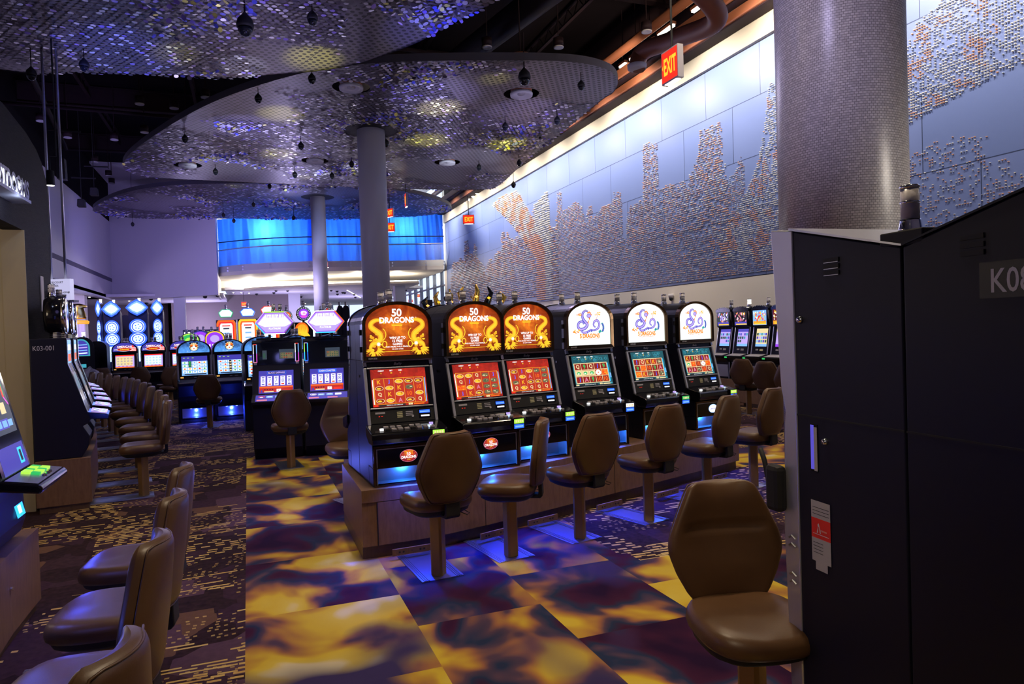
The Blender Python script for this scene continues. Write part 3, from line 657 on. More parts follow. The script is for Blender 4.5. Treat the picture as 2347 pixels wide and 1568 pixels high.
def spline_closed(pts, k=6):
    n = len(pts); out = []
    P_ = [Vector(p) for p in pts]
    for i in range(n):
        a, b, c, d = P_[i-1], P_[i], P_[(i+1) % n], P_[(i+2) % n]
        for j in range(k):
            t = j/k; out.append(.5*((2*b)+(c-a)*t+(2*a-5*b+4*c-d)*t*t+(3*b-a-3*c+d)*t**3))
    return out
def canopy(pix, h, extra, label, holes, seed, step, density, curve=.0):
    pts = [Vector(at_z(*p, h)[:2]) for p in pix]+[Vector(e) for e in extra]
    out = [(p.x, p.y) for p in spline_closed(pts)]
    c = Vector((sum(p[0] for p in out)/len(out), sum(p[1] for p in out)/len(out), h))
    t = empty('sequin_canopy', c, 0, label, 'ceiling canopy', 'sequin canopies under the ceiling')
    loc = [(p[0]-c.x, p[1]-c.y) for p in out]
    # panel with round openings cut as bridged polygon
    pv = []; cu = bpy.data.curves.new('outline', 'CURVE'); cu.dimensions = '2D'; cu.fill_mode = 'BOTH'
    def sp(ps):
        s = cu.splines.new('POLY'); s.points.add(len(ps)-1); s.use_cyclic_u = True
        for q, p in zip(s.points, ps): q.co = (p[0], p[1], 0, 1)
    sp(loc)
    for (x, y, r) in holes: sp([(x-c.x+r*cos(a*pi/16), y-c.y+r*sin(a*pi/16)) for a in range(32)])
    ob = bpy.data.objects.new('outline', cu); me0 = ob.to_mesh(); vs = [tuple(v.co) for v in me0.vertices]; fs = [tuple(p.vertices) for p in me0.polygons]
    ob.to_mesh_clear(); bpy.data.objects.remove(ob); bpy.data.curves.remove(cu)
    w = MB(); w.add(vs, fs, 'perf'); w.add([(a, b, .03) for a, b, _ in vs], fs, 'beamdark'); w.build('perforated_panel', t)
    w = MB(); n = len(loc)
    w.add([(x, y, -.01) for x, y in loc]+[(x, y, .15) for x, y in loc], [(i, (i+1) % n, n+(i+1) % n, n+i) for i in range(n)], 'rimgrey'); w.build('rim', t)
    for (x, y, r) in holes:
        if r > .5:
            w = MB(); w.lathe([(r+.01, .0), (r+.01, .8), (.36, .8)], 'matte', (x-c.x, y-c.y, 0), 28); w.build('added_dark_sleeve', t)  # added black sleeve, closed on top, keeps the column opening dark
    # sequins: countless small discs
    rg = np.random.default_rng(seed); A = np.array(out)
    x0, y0 = A.min(0); x1, y1 = A.max(0); sy = step*.866
    ys = np.arange(y0, y1, sy); g = []
    for i, yy in enumerate(ys):
        xs = np.arange(x0+(i % 2)*step*.5, x1, step); g.append(np.stack([xs, np.full(len(xs), yy)], 1))
    g = np.concatenate(g); k = inside(g, A)
    for (x, y, r) in holes: k &= ((g[:, 0]-x)**2+(g[:, 1]-y)**2) > (r+.03)**2
    # big waves of covered and bare panel
    f1 = np.sin(g[:, 0]*.9+seed)+np.sin(g[:, 1]*.75+seed*2.1+g[:, 0]*.3)+np.sin((g[:, 0]-g[:, 1])*1.7+seed*.7)*.6+rg.normal(0, .12, len(g))
    k &= (f1 > -1.6+2.2*(1-density))
    g = g[k]; f1 = f1[k]; n = len(g); r = step*.38*(.9+.2*rg.random(n))
    spark = np.sin(g[:, 0]*1.6+seed*3)+np.sin(g[:, 1]*1.3+seed*1.7)+.6*np.sin(g[:, 0]*3.1+g[:, 1]*2.3)
    loose = (spark > .7)
    tilt = np.where(loose, rg.normal(0, .42, n), rg.normal(0, .08, n)); az = rg.random(n)*2*pi
    ca, sa = np.cos(az), np.sin(az); ct, st = np.cos(tilt), np.sin(tilt)
    V = np.zeros((n, 8, 3))
    for q in range(8):
        a = 2*pi*q/8+.2; lx, ly = np.cos(a)*r, np.sin(a)*r
        # rotate around horizontal axis at azimuth az by tilt
        pu = lx*ca+ly*sa; pvv = -lx*sa+ly*ca
        zz = pvv*st; pvv = pvv*ct
        V[:, q, 0] = g[:, 0]-c.x+pu*ca-pvv*sa; V[:, q, 1] = g[:, 1]-c.y+pu*sa+pvv*ca; V[:, q, 2] = -.025-np.abs(np.sin(np.abs(tilt)))*r*1.1+zz-.01*rg.random(n)
    rn = rg.random(n)
    col = np.where(loose, np.where(rn < .40, 0, np.where(rn < .66, 1, np.where(rn < .84, 2, np.where(rn < .92, 3, 4)))), np.where(rn < .76, 4, np.where(rn < .92, 0, 2)))  # sparkle is painted: loose sequins take the bright and coloured materials
    me = bpy.data.meshes.new('sequins'); me.vertices.add(n*8); me.vertices.foreach_set('co', V.reshape(-1))
    FA = (np.arange(n)[:, None]*8+np.arange(7, -1, -1)[None]).reshape(-1)
    me.loops.add(n*8); me.loops.foreach_set('vertex_index', FA); me.polygons.add(n); me.polygons.foreach_set('loop_start', np.arange(n)*8)
    for m_ in sqm: me.materials.append(m_)
    me.polygons.foreach_set('material_index', col); me.update(calc_edges=True)
    o = bpy.data.objects.new('sequins', me); COL.objects.link(o); o.parent = t; tag(o, kind='stuff')
    return t
H2 = [at_z(*p, 7.3) for p in [(805, 200), (1195, 215), (722, 368), (1025, 372), (430, 378)]]
canopy([(5,160),(200,165),(400,172),(520,178),(700,165),(800,150),(870,130),(960,95),(1020,60),(1128,5)], 7.0, [(4.1, 9.0), (3.6, 7.0), (1, 5.6), (-3, 5.4), (-6.5, 7.2), (-7, 11), (-6.4, 14.5)],
       'nearest sequin canopy with a scalloped edge in the top left of the ceiling, washed blue', [], 3, .118, .84)
canopy([(283,385),(300,350),(400,280),(520,220),(700,165),(870,143),(1100,137),(1300,140),(1390,158),(1416,185),(1405,212),(1380,228),(1309,286),(1249,334),(1204,370),(1145,423),(1115,433),(1000,434),(800,428),(560,418),(400,410),(320,402)], 7.3, [],
       'middle sequin canopy of perforated metal pierced by the nearer round column', [(COL1.x, COL1.y, .72)]+[(p.x, p.y, .42) for p in H2], 5, .125, .62)
canopy([(213,478),(260,450),(340,430),(460,421),(700,420),(880,432),(980,450),(1032,472),(1015,488),(900,498),(700,502),(500,500),(330,500),(240,492)], 8.0, [],
       'farthest sequin canopy over the balcony front, tinted blue by the sheeting', [(COL2.x, COL2.y, .72)], 8, .15, .75)
# ---- ring downlights set in the openings of the middle canopy
HL = ['round ring downlight in the canopy opening left of the nearer column', 'round ring downlight in the canopy opening nearest the mural wall', 'ring downlight with amber housing in the canopy above the farther column', 'ring downlight in the right rear opening of the middle canopy', 'ring downlight in the left rear opening of the middle canopy']
for p, lb in zip(H2, HL):
    t = empty('ring_downlight', (p.x, p.y, 7.3), 0, lb, 'ceiling light', 'downlights in the canopy openings')
    w = MB(); w.lathe([(.16, 0), (.26, -.06), (.27, 0), (.24, .05)], 'white', seg=24); w.build('ring', t, smooth=True)
    w = MB(); w.lathe([(.25, .03), (.25, .9)], 'steelbrown', seg=20); w.build('housing', t, smooth=True)
    w = MB(); w.lathe([(.0, -.02), (.09, -.02), (.10, .1)], 'label', seg=16); w.build('inner_louver', t, smooth=True)
    w = MB(); w.tube([(0, 0, .9), (0, 0, 3.6)], .015, 'beamdark', 6); w.build('hanger_rod', t)
# ---- small pendant camera domes
PD = [(562,62,6.6,'largest dark camera dome hanging under the nearest canopy'),(193,152,6.7,'dark camera dome at the front edge of the nearest canopy, left'),(716,45,6.75,'dark camera dome near the top right of the nearest canopy'),(72,172,6.5,'small dark camera dome hanging on a long rod at the far left'),
 (592,228,7.05,'camera dome near the left front rim of the middle canopy'),(715,183,7.05,'camera dome near the front rim of the middle canopy, left of its ring downlight'),(424,320,7.05,'camera dome at the left rim of the middle canopy'),(690,336,7.0,'camera dome left of the nearer round column'),(1202,180,6.95,'large camera dome in front of the ring downlight nearest the mural'),
 (1332,198,7.0,'camera dome near the right rim of the middle canopy'),(1277,278,7.0,'camera dome at the right edge of the middle canopy above the beam'),(1158,292,7.0,'camera dome in the right half of the middle canopy'),(1098,385,7.05,'camera dome at the rear right of the middle canopy'),(885,330,7.05,'camera dome just right of the nearer round column'),
 (806,378,7.05,'camera dome left of the nearer column at the canopy rear'),(761,404,7.05,'camera dome at the rear rim, between the two round columns'),(676,402,7.05,'camera dome at the rear rim above the farther column'),(494,395,7.05,'camera dome at the rear left of the middle canopy'),
 (512,494,7.5,'camera dome hanging before the left end of the blue sheeting'),(536,507,7.35,'black speaker ball hanging left over the blue sheeting'),(673,500,7.4,'black speaker ball hanging above the sheeting fold'),(581,470,7.7,'camera dome under the farthest canopy above the sheeting'),(304,515,7.4,'black speaker ball hanging before the purple wall'),(618,428,7.8,'small camera dome at the front of the farthest canopy'),
 (1177,425,6.9,'dark ball speaker on a rod in front of the mural head'),(1190,375,7.0,'small camera dome on a rod before the wall beam')]
protoD = None
for i, (px, py, z, lb) in enumerate(PD):
    p = at_z(px, py, z); big = i in (0, 8)
    if protoD is None:
        t = empty('camera_dome', p, 0, lb, 'ceiling dome'); w = MB()
        w.lathe([(0, -.16), (.07, -.135), (.115, -.07), (.12, 0)], 'darkglass', seg=16); w.build('dome', t, smooth=True)
        w = MB(); w.lathe([(.135, -.01), (.14, .04), (.12, .12), (.05, .2), (.02, .24)], 'matte', seg=16); w.build('housing', t, smooth=True)
        w = MB(); w.tube([(0, 0, .22), (0, 0, 1.0)], .014, 'beamdark', 6); w.build('rod', t); protoD = t
    else:
        t = copy_tree(protoD); t.location = p; tag(t, lb)
    t['group'] = 'dark domes and ball speakers hanging from the ceiling'
    if i in (3, 19, 20, 22, 23, 24, 25):
        for c_ in t.children:
            if c_.name.startswith('rod'): c_.scale.z = 7; c_.location.z = -1.35
    s = .95 if big else (.58 if z >= 7.0 else .62); t.scale = (s, s, s)
# ---- lit downlights and unlit cans high in the black ceiling
LT = [(471,223,'lit'),(399,248,'lit'),(331,303,'lit'),(217,371,'lit'),(249,403,'lit'),(1116,108,'lit'),(155,315,'can'),(262,320,'can'),(320,238,'can'),(93,277,'can'),(1280,108,'can'),(256,420,'can'),(1482,72,'can')]
LN = ['lit pin light beside the front edge of the middle canopy','lit pin light above the left rim of the middle canopy','lit pin light halfway down the left dark ceiling','lit pin light just above the purple wall, left one','lit pin light just above the purple wall, right one','lit pin light in the dark ceiling between the first two canopies','unlit round can light at the left of the dark ceiling','unlit round can light left of the middle canopy tip','bluish unlit can light upper left','unlit can light highest on the far left','unlit can light on a conduit above the middle canopy','unlit can light by the tip of the farthest canopy','unlit can light near the exit sign by the duct']
for (px, py, k), lb in zip(LT, LN):
    p = at_z(px, py, 9.0); t = empty('can_light', p, 0, lb, 'ceiling light')
    w = MB(); w.lathe([(.12, 0), (.13, -.02), (.13, .22)], 'beamdark', seg=18); w.lathe([(.095,-.012),(.13,-.022),(.134,.005)], 'label', seg=18); w.build('can', t, smooth=True)
    w = MB(); w.lathe([(0, -.005), (.09, -.005)], 'e_lamp' if k == 'lit' else 'beamdark', seg=18); w.build('lamp_face', t)
    w = MB(); w.tube([(0, 0, .3), (0, 0, 2.0)], .015, 'beamdark', 6); w.build('rod', t)
# linear lights slanting near the duct + bulbs string
for i, (px, py) in enumerate([(1612, 12), (1527, 72), (1490, 103), (1458, 130), (1428, 152)]):
    p = at_z(px, py, 9.35); w = MB(); L = [.42, .34, .24, .3, .16][i]
    w.box(-.045, .045, -L, L, 0, .05, 'e_lamp'); w.box(-.06, .06, -L-.03, L+.03, .05, .12, 'steelbrown'); w.tube([(0, 0, .1), (0, 0, 1.64)], .012, 'beamdark', 5)
    tag(w.build('linear_light', loc=p), ['bright linear light highest by the duct bend', 'bright linear light left of the exit sign rod', 'short linear light between the duct and the black ceiling', 'linear light just above the duct outlet', 'small linear light left of the duct outlet'][i], 'ceiling light', 'linear lights beside the duct')
for i in range(12):
    t = i/11; p = at_z(1100-85*t, 433+88*t, 8.6-.4*t); w = MB(); w.lathe([(0, -.1), (.09, -.05), (.1, 0), (.05, .06)], 'e_lamp', seg=10)
    tag(w.build('string_bulb', loc=p, smooth=True), 'bright bulb in the slanting line of lights at the far end of the mural wall', 'ceiling light', 'bulbs in a slanting line')
p = at_z(1058, 476, 8.45); w = MB(); q0 = at_z(1103, 430, 8.66)-p; q1 = at_z(1013, 523, 8.26)-p; w.tube([q0+Vector((0, 0, 2.3)), q0, q1], .02, 'matte', 5); tag(w.build('light_rail', loc=p), 'thin dark rail carrying the slanting line of bright bulbs', 'rail')
# ---- low ceiling pin lights and little domes
rg = random.Random(4)
LOW = [(188,667),(205,677),(223,673),(236,682),(253,688),(228,668),(315,672),(326,668),(340,680),(383,678),(390,666),(416,672),(462,664),(535,667),(553,667),(571,668),(578,681),(600,676),(655,673),(700,692),(296,686),(350,664)]
for i, (px, py) in enumerate(LOW):
    p = at_z(px, py+4, 4.24 if px < 480 else 4.74); w = MB(); w.lathe([(0, 0), (.04, 0), (.05, .02)], 'e_lamp', seg=10)
    if px < 480 and p.y < 44.2 and p.x > -7.3: continue
    tag(w.build('pin_light', loc=(p.x, p.y, p.z-.02)), 'tiny lit pin light in the low white ceiling behind the neon machines', 'ceiling light', 'pin lights in the low ceiling')
for i in range(16):
    t = i/15; p = at_z(794+32*t, 664+18*t, 4.74); w = MB(); w.lathe([(0, 0), (.035, 0), (.045, .02)], 'e_lamp', seg=8)
    tag(w.build('pin_light', loc=(p.x, p.y, p.z-.02)), 'tiny pin light of the diagonal line in the low ceiling beyond the nearer column', 'ceiling light', 'diagonal line of pin lights')
for i in range(26):
    px, py = rg.uniform(560, 980), rg.uniform(662, 690); p = at_z(px, py, 4.74)
    if p.y > 70 or p.x > 10.8: continue
    w = MB(); w.lathe([(0, -.12), (.08, -.08), (.1, 0)], 'matte', seg=10)
    tag(w.build('ceiling_dome', loc=(p.x, p.y, p.z), smooth=True), 'small dark dome dotted on the low white ceiling under the balcony', 'ceiling dome', 'small domes on the low ceiling')
for i, (px, py) in enumerate([(346, 684), (336, 694), (499, 676), (470,679)]):
    p = at_z(px, py, 4.24); w = MB(); w.lathe([(0, -.14), (.1, -.1), (.12, 0)], 'matte', seg=10)
    tag(w.build('ceiling_dome', loc=(p.x, p.y, p.z), smooth=True), 'small dark dome on the low ceiling left of the balcony', 'ceiling dome', 'small domes on the low ceiling at left')
# ---- exit signs
def exit_sign(px, py, d, w_, h_, rz, label, rod=1.2, arrow=False):
    p = at_d(px, py, d); t = empty('exit_sign', p, rz, label, 'exit sign', 'red EXIT signs')
    b = MB(); b.box(-w_/2, w_/2, -.035, .035, -h_/2, h_/2, 'white'); b.box(-w_*.36, w_*.36, -.028, .028, -h_/2-.006, -h_/2, 'e_lamp'); b.build('housing', t, bevel=.004)
    for s in (1, -1):
        a = ART((0, -.037*s, 0), (s, 0, 0), (0, 0, 1)); a.rect(-w_*.47, w_*.47, -h_*.45, h_*.46, 'e_red', 0); a.text('EXIT', w_*.03, 0, h_*.52, 'e_yellow', 1, .03, maxw=w_*.74)
        if arrow: a.flat([(-w_*.45, 0), (-w_*.39, h_*.09), (-w_*.39, -h_*.09)], 'e_yellow', 1)
        a.build('face', t)
    b = MB(); b.tube([(0, 0, h_/2), (0, 0, h_/2+rod)], .012, 'matte', 6); b.build('rod', t)
exit_sign(1541, 150, 7.3, .30, .34, R(-90), 'largest red EXIT sign with a left arrow hanging before the mural wall', 3.2, True)
exit_sign(1074, 503, 22, .36, .28, R(-18), 'red EXIT sign at the far end of the mural wall, facing the room', .6)
exit_sign(931, 459, 26, .36, .50, R(-95), 'red EXIT sign seen edge-on before the right end of the farthest canopy', 1.0)
exit_sign(893, 488, 30, .5, .36, R(-60), 'red EXIT sign half hidden behind the nearer round column, upper', 5.0)
exit_sign(893, 521, 33, .5, .42, R(-20), 'red EXIT sign half hidden behind the nearer round column, lower', 3.0)
exit_sign(559, 697, 46, .34, .30, R(-8), 'small red EXIT sign on the taupe wall far behind', .62)
exit_sign(957, 678, 50, .34, .22, R(-20), 'tiny red EXIT sign by the far windows, upper', .3)
exit_sign(941, 690, 56, .36, .22, R(-20), 'tiny red EXIT sign by the far windows, lower', .3)
exit_sign(751, 607, 38, .30, .30, R(-80), 'tiny red EXIT sign seen edge-on on the balcony edge', .2)
# ---- hanging direction sign at the left
p = at_d(139, 662, 12.5); t = empty('direction_sign', p, R(-24), 'white hanging direction sign beside the dark textured wall', 'sign')
b = MB(); b.box(-.19, .21, -.05, .05, -.21, .17, 'e_signback'); b.box(-.22, .28, -.07, .07, -.25, -.21, 'label'); b.build('panel', t)
b = MB(); b.box(-.52, -.19, -.06, .06, -.17, .21, 'label'); b.build('side_box', t, bevel=.01)
a = ART((0, -.052, 0), (1, 0, 0), (0, 0, 1))
a.text('FOODCOURT', -.06, .11, .035, 'e_ink', 1, .02); a.text('CASHIER', -.09, .05, .035, 'e_ink', 1, .02); a.text('RESTROOMS', -.06, -.13, .035, 'e_ink', 1, .02); a.text('CASINO', .12, -.07, .035, 'e_ink', 1, .02)
for x, y in ((-.17, .11), (-.17, .05), (-.17, -.13), (.18, -.07)): a.flat([(x-.01, y-.02), (x+.012, y-.02), (x, y+.02)], 'e_ink', 1)
a.build('lettering', t)
b = MB(); b.tube([(-.16, 0, .17), (-.16, 0, 4.5)], .022, 'silver', 8); b.tube([(.10, 0, .17), (.10, 0, 4.5)], .022, 'silver', 8); b.build('hanging_rods', t, smooth=True)
# spot and speakers at the left wall
p = at_d(115, 405, 12); t = empty('track_spot', p, 0, 'small spotlight hanging before the purple wall, upper left', 'spotlight')
b = MB(); b.lathe([(.07, -.15), (.06, .1), (0, .12)], 'matte', seg=14); b.build('spot_head', t, smooth=True); b = MB(); b.lathe([(0, -.151), (.06, -.151)], 'e_lamp', seg=12); b.build('lens', t); b = MB(); b.tube([(0, 0, .1), (0, 0, .35), (.1, 0, .35), (.1, 0, 4)], .015, 'matte', 6); b.build('rod', t)
for (px, py, d, lb) in [(187, 466, 26, 'black box speaker hanging against the purple wall'), (216, 440, 26, 'black box speaker hanging higher by the canopy tip'), (142, 388, 20, 'tall narrow black speaker at the top left of the purple wall')]:
    p = at_d(px, py, d); t = empty('hanging_speaker', p, 0, lb, 'speaker')
    b = MB(); sx = .10 if d == 20 else .12; hz = .30 if d == 20 else .14
    b.prism([(-sx*1.1, -hz), (sx*1.1, -hz), (sx*.9, hz), (-sx*.9, hz)], .15, 'matte', 'y', -.15); b.build('cabinet', t, bevel=.02); b = MB(); b.tube([(0, 0, hz), (0, 0, 10.95-p.z)], .012, 'matte', 5); b.tube([(-.3,0,hz+.8),(.5,0,hz+.8)],.03,'matte',5); b.build('bracket', t)
b = MB(); p = at_d(262, 498, 40.6); b.box(0, 1.6, 0, .1, -.16, 0, 'beamdark'); tag(b.build('steel_bracket', loc=p), 'short rust-brown steel member on the purple wall under the farthest canopy', 'beam')
# ================================================================== STOOL
def cushion_back():
    """backrest surface: local x across, z up; +Y is the side the sitter leans on"""
    w = MB(); nz, nx = 30, 18; H = .50; z0 = .565
    prof = [(0, .125), (.03, .160), (.10, .186), (.25, .226), (.40, .252), (.47, .255), (.58, .242), (.80, .192), (.92, .162), (.97, .145), (1, .11)]
    def hw(t):
        for (a, b), (c, d) in zip(prof, prof[1:]):
            if t <= c: return b+(d-b)*(t-a)/(c-a)
        return prof[-1][1]
    def edge(t): return max(0., 1-abs(2*t-1)**14)**.5
    F, B = [], []
    ts = [0, .008, .02, .04, .07]+[.1+.8*i/(nz-10) for i in range(nz-9)]+[.93, .96, .98, .992, 1]
    us = [-1, -.985, -.95, -.88]+[-.8+1.6*i/(nx-8) for i in range(nx-7)]+[.88, .95, .985, 1]
    for t in ts:
        rf, rb = [], []
        for u in us:
            s = (max(0, 1-abs(u)**10)**.5)*edge(t); h = hw(t); x = u*h; z = z0+H*t
            tilt = -.06*(t-.0); curve = .045*u*u
            bump = .018*math.exp(-((t-.28)/.2)**2)*(1-u*u)+.012*math.exp(-((t-.85)/.12)**2)*(1-u*u)-.020*math.exp(-((t-.62)/.022)**2)*(abs(u) < .8)
            yb = tilt+curve-.032*s-.006*s*(1-u*u); yf = tilt+curve+.034*s+bump*s
            rf.append((x, yf, z)); rb.append((x, yb, z))
        F.append(rf); B.append(rb)
    nu = len(us); nt = len(ts)
    vf = [p for r in F for p in r]; vb = [p for r in B for p in r]
    w.add(vf, [(i*nu+j+1, i*nu+j, (i+1)*nu+j, (i+1)*nu+j+1) for i in range(nt-1) for j in range(nu-1)], 'leather')
    w.add(vb, [(i*nu+j, i*nu+j+1, (i+1)*nu+j+1, (i+1)*nu+j) for i in range(nt-1) for j in range(nu-1)], 'leather')
    # piping loop near the rear rim
    loop = []
    for t in [.03+.94*i/20 for i in range(21)]: loop.append((hw(t)*.955, -.06*t+.045*.91-.026, z0+H*t))
    top = [(hw(.985)*(.8-1.6*i/8), -.06*.985+.045*((.8-1.6*i/8)**2)-.026, z0+H*.978) for i in range(9)]
    lp = loop+top+[(-x, y, z) for x, y, z in reversed(loop)]
    bot = [(hw(.02)*(-.8+1.6*i/6), .045*((-.8+1.6*i/6)**2)-.028, z0+H*.02) for i in range(7)]
    pp = MB(); pp.tube(lp+bot, .0035, 'leather', 5, True)
    return w, pp
def make_stool():
    t = empty('casino_stool', (0, 0, 0))
    bk, pp = cushion_back(); bo = bk.build('backrest', t, smooth=True); bo.location = (0, -.235, 0)
    pp.build('piping', bo, smooth=True)
    # seat: +Y is the front
    w = MB(); seg = 48
    def out(a, k):
        c, s_ = cos(a), sin(a); e = 3.2
        r = (abs(c)**e+abs(s_)**e)**(-1/e); x, y = .235*r*c*k, .225*r*s_*k
        return x, y+.01
    rings = [(.0, .606), (.35, .604), (.7, .602), (.88, .598), (.96, .588), (1.0, .568), (1.01, .548), (.99, .528), (.94, .512), (.90, .506)]
    vs = [(0, .01, .600)]; fs = []
    for k, z in rings[1:]:
        for q in range(seg):
            x, y = out(2*pi*q/seg, k)
            dip = -.012*math.exp(-((x/.12)**2))*(1 if k < .9 else .4); fr = -.018*max(0, (y-.12)/.12)**2 if y > .12 else (.012*max(0, (-y-.1)/.12) if z > .55 else 0)
            vs.append((x, y, z+dip*(z > .56)+fr))
    for q in range(seg): fs.append((0, 1+q, 1+(q+1) % seg))
    for i in range(len(rings)-2):
        for q in range(seg): fs.append((1+i*seg+q, 1+(i+1)*seg+q, 1+(i+1)*seg+(q+1) % seg, 1+i*seg+(q+1) % seg))
    fs.append(tuple(1+(len(rings)-2)*seg+q for q in range(seg)))
    w.add(vs, fs, 'leather'); w.build('seat', t, smooth=True)
    w = MB(); vs = []; rg2 = [(.93, .510), (.90, .485), (.74, .462), (.5, .452)]
    for k, z in rg2:
        for q in range(32):
            x, y = out(2*pi*q/32, k); vs.append((x, y, z))
    w.add(vs, [(i*32+q, (i+1)*32+q, (i+1)*32+(q+1) % 32, i*32+(q+1) % 32) for i in range(3) for q in range(32)]+[tuple(3*32+q for q in range(32))], 'matte'); w.build('seat_pan', t, smooth=True)
    w = MB(); w.prism([(-.12, .462), (-.245, .462), (-.262, .48), (-.258, .60), (-.225, .60), (-.232, .50), (-.222, .486), (-.12, .486)], .055, 'matte', 'x', -.055)
    w.build('back_bracket', t, bevel=.006)
    w = MB(); w.tube([(.10, -.17, .475), (.12, -.235, .465), (.135, -.245, .478), (.12, -.20, .49)], .003, 'matte', 5); w.build('adjust_lever', t, smooth=True)
    w = MB(); c = .045; ch = .014
    w.prism([(-c, -c+ch), (-c+ch, -c), (c-ch, -c), (c, -c+ch), (c, c-ch), (c-ch, c), (-c+ch, c), (-c, c-ch)], .456, 'post', 'z', .008); po = w.build('post', t); po.rotation_euler = (0, 0, R(38))
    w = MB(); w.box(-.155, .155, -.10, .55, 0, .006, 'steel')
    for x in (-.135, -.12, -.105, .105, .12, .135): w.box(x-.004, x+.004, -.10, .55, .006, .011, 'steel')
    w.build('floor_plate', t)
    return t
STOOL = None
def stool(x, y, face, label, group=None, plate=None, dz=0., zs=1.):
    """face: heading in degrees of the sitter, 0 = +Y, clockwise positive; plate = heading of the floor plate"""
    global STOOL
    if STOOL is None: STOOL = make_stool(); t = STOOL
    else: t = copy_tree(STOOL)
    t.location = (x, y, 0); t.rotation_euler = (0, 0, -R(face)); tag(t, label, 'stool', group)
    pl = [c for c in t.children if c.name.startswith('floor_plate')][0]
    pl.rotation_euler = (0, 0, R(face)-R(plate if plate is not None else face)); return t
G1 = 'stools facing the front bank of dragon machines'
def gp(px, py): return at_z(px, py, 0)
for (px, py, f, pl, lb) in [
 (1006, 1318, -12, -4, 'brown leather stool nearest the camera in front of the leftmost 50 DRAGONS machine'),
 (1172, 1275, -62, -8, 'brown stool turned sideways, second from the left along the front bank'),
 (1330, 1234, -16, -12, 'brown stool before the right-hand 50 DRAGONS machine of the touching pair'),
 (1488, 1193, -16, -16, 'brown stool in front of the leftmost 5 DRAGONS machine'),
 (1622, 1150, -24, -18, 'brown stool in front of the middle 5 DRAGONS machine'),
 (1728, 1114, -18, -20, 'brown stool at the right end of the front bank, partly behind the black cabinet')]:
    p = gp(px, py); stool(p.x, p.y, f, lb, G1, pl)
# left foreground stools (facing the left machines)
for i, ((px, py, d), lb) in enumerate(zip([(388, 1073, 3.87), (362, 1138, 3.17), (308, 1238, 2.48), (205, 1478, 1.63)],
   ['brown stool farthest back of the four foreground stools at lower left', 'brown stool second from the back of the four foreground stools at lower left', 'brown stool with the tall bright-lit back, third of the lower left foreground stools', 'brown stool cut off by the bottom left corner, nearest of the foreground stools'])):
    p = at_d(px, py, d); stool(p.x-.20, p.y+.0, [-84, -84, -84, -76][i], lb, 'foreground stools at lower left', -90)
# long curving row by the K03 machines
ROW = [(385, 920, 8.07), (377, 907, 8.9), (365, 896, 9.8), (348, 887, 10.7), (330, 878, 11.8), (315, 871, 12.7), (302, 867, 13.3), (287, 865, 13.8), (269, 861, 14.6), (251, 857, 15.5), (231, 855, 16.1), (213, 855, 16.7)]
NTH = ['nearest', 'second', 'third', 'fourth', 'fifth', 'sixth', 'seventh', 'eighth', 'ninth', 'tenth', 'eleventh', 'farthest']
ROWP = [at_d(*p) for p in ROW]
for i, p in enumerate(ROWP):
    q = ROWP[min(i+1, 11)]; r_ = ROWP[max(i-1, 0)]; d = math.degrees(math.atan2(q.x-r_.x, q.y-r_.y)); hd = d-90+[0, 4, 8, 12, 15, 17, 19, 20, 20, 20, 20, 20][i]
    stool(p.x+.28*sin(R(hd)), p.y+.28*cos(R(hd)), hd, 'brown stool in the long curving row at left, %s of twelve counted from the camera' % NTH[i], 'long curving row of stools at left', d-90)
p = at_d(1716, 1255, 2.79); q = at_d(1656, 1255, 3.04); stool(p.x, p.y, math.degrees(math.atan2(p.x-q.x, p.y-q.y)), 'brown stool with its creased inner cushion facing the camera at lower right', None, 160)
p = gp(668, 1072); stool(p.x, p.y, -4, 'brown stool in front of the left reel machine with the hexagon topper', None, -5)
PQ = at_d(796, 950, 7.45); stool(PQ.x, PQ.y, 176, 'pale stool facing the camera, half hidden behind the leftmost dragon machine', None, 160)
p = gp(482, 980); stool(p.x, p.y, 4, 'brown stool in front of the left tiger machine', 'stools before the tiger machines', 8)
stool(p.x+1.02, p.y+.55, -14, 'brown stool cut off by the reel cabinet in front of the right tiger machine', 'stools before the tiger machines', 8)
for px, py, d, f, lb in [(321, 843, 19, 0, 'brown stool before the middle AMERICAN machine'), (379, 842, 18.5, -30, 'brown stool before the right AMERICAN machine, turned'), (388, 848, 17.5, -60, 'second turned stool beside the tiger cabinet'), (226, 835, 19, -20, 'brown stool left of the AMERICAN machines')]:
    q = at_d(px, py, d); stool(q.x, q.y+.2, f, lb, 'stools before the AMERICAN machines')
for i, (px, py) in enumerate([(1717, 949), (1772, 966), (1826, 985)]):
    p = gp(px, py); stool(p.x, p.y, 66, ['brown stool farthest along the mural wall', 'brown stool second along the mural wall', 'brown stool along the mural wall cut off by the black cabinet'][i], 'stools along the mural wall', 90)
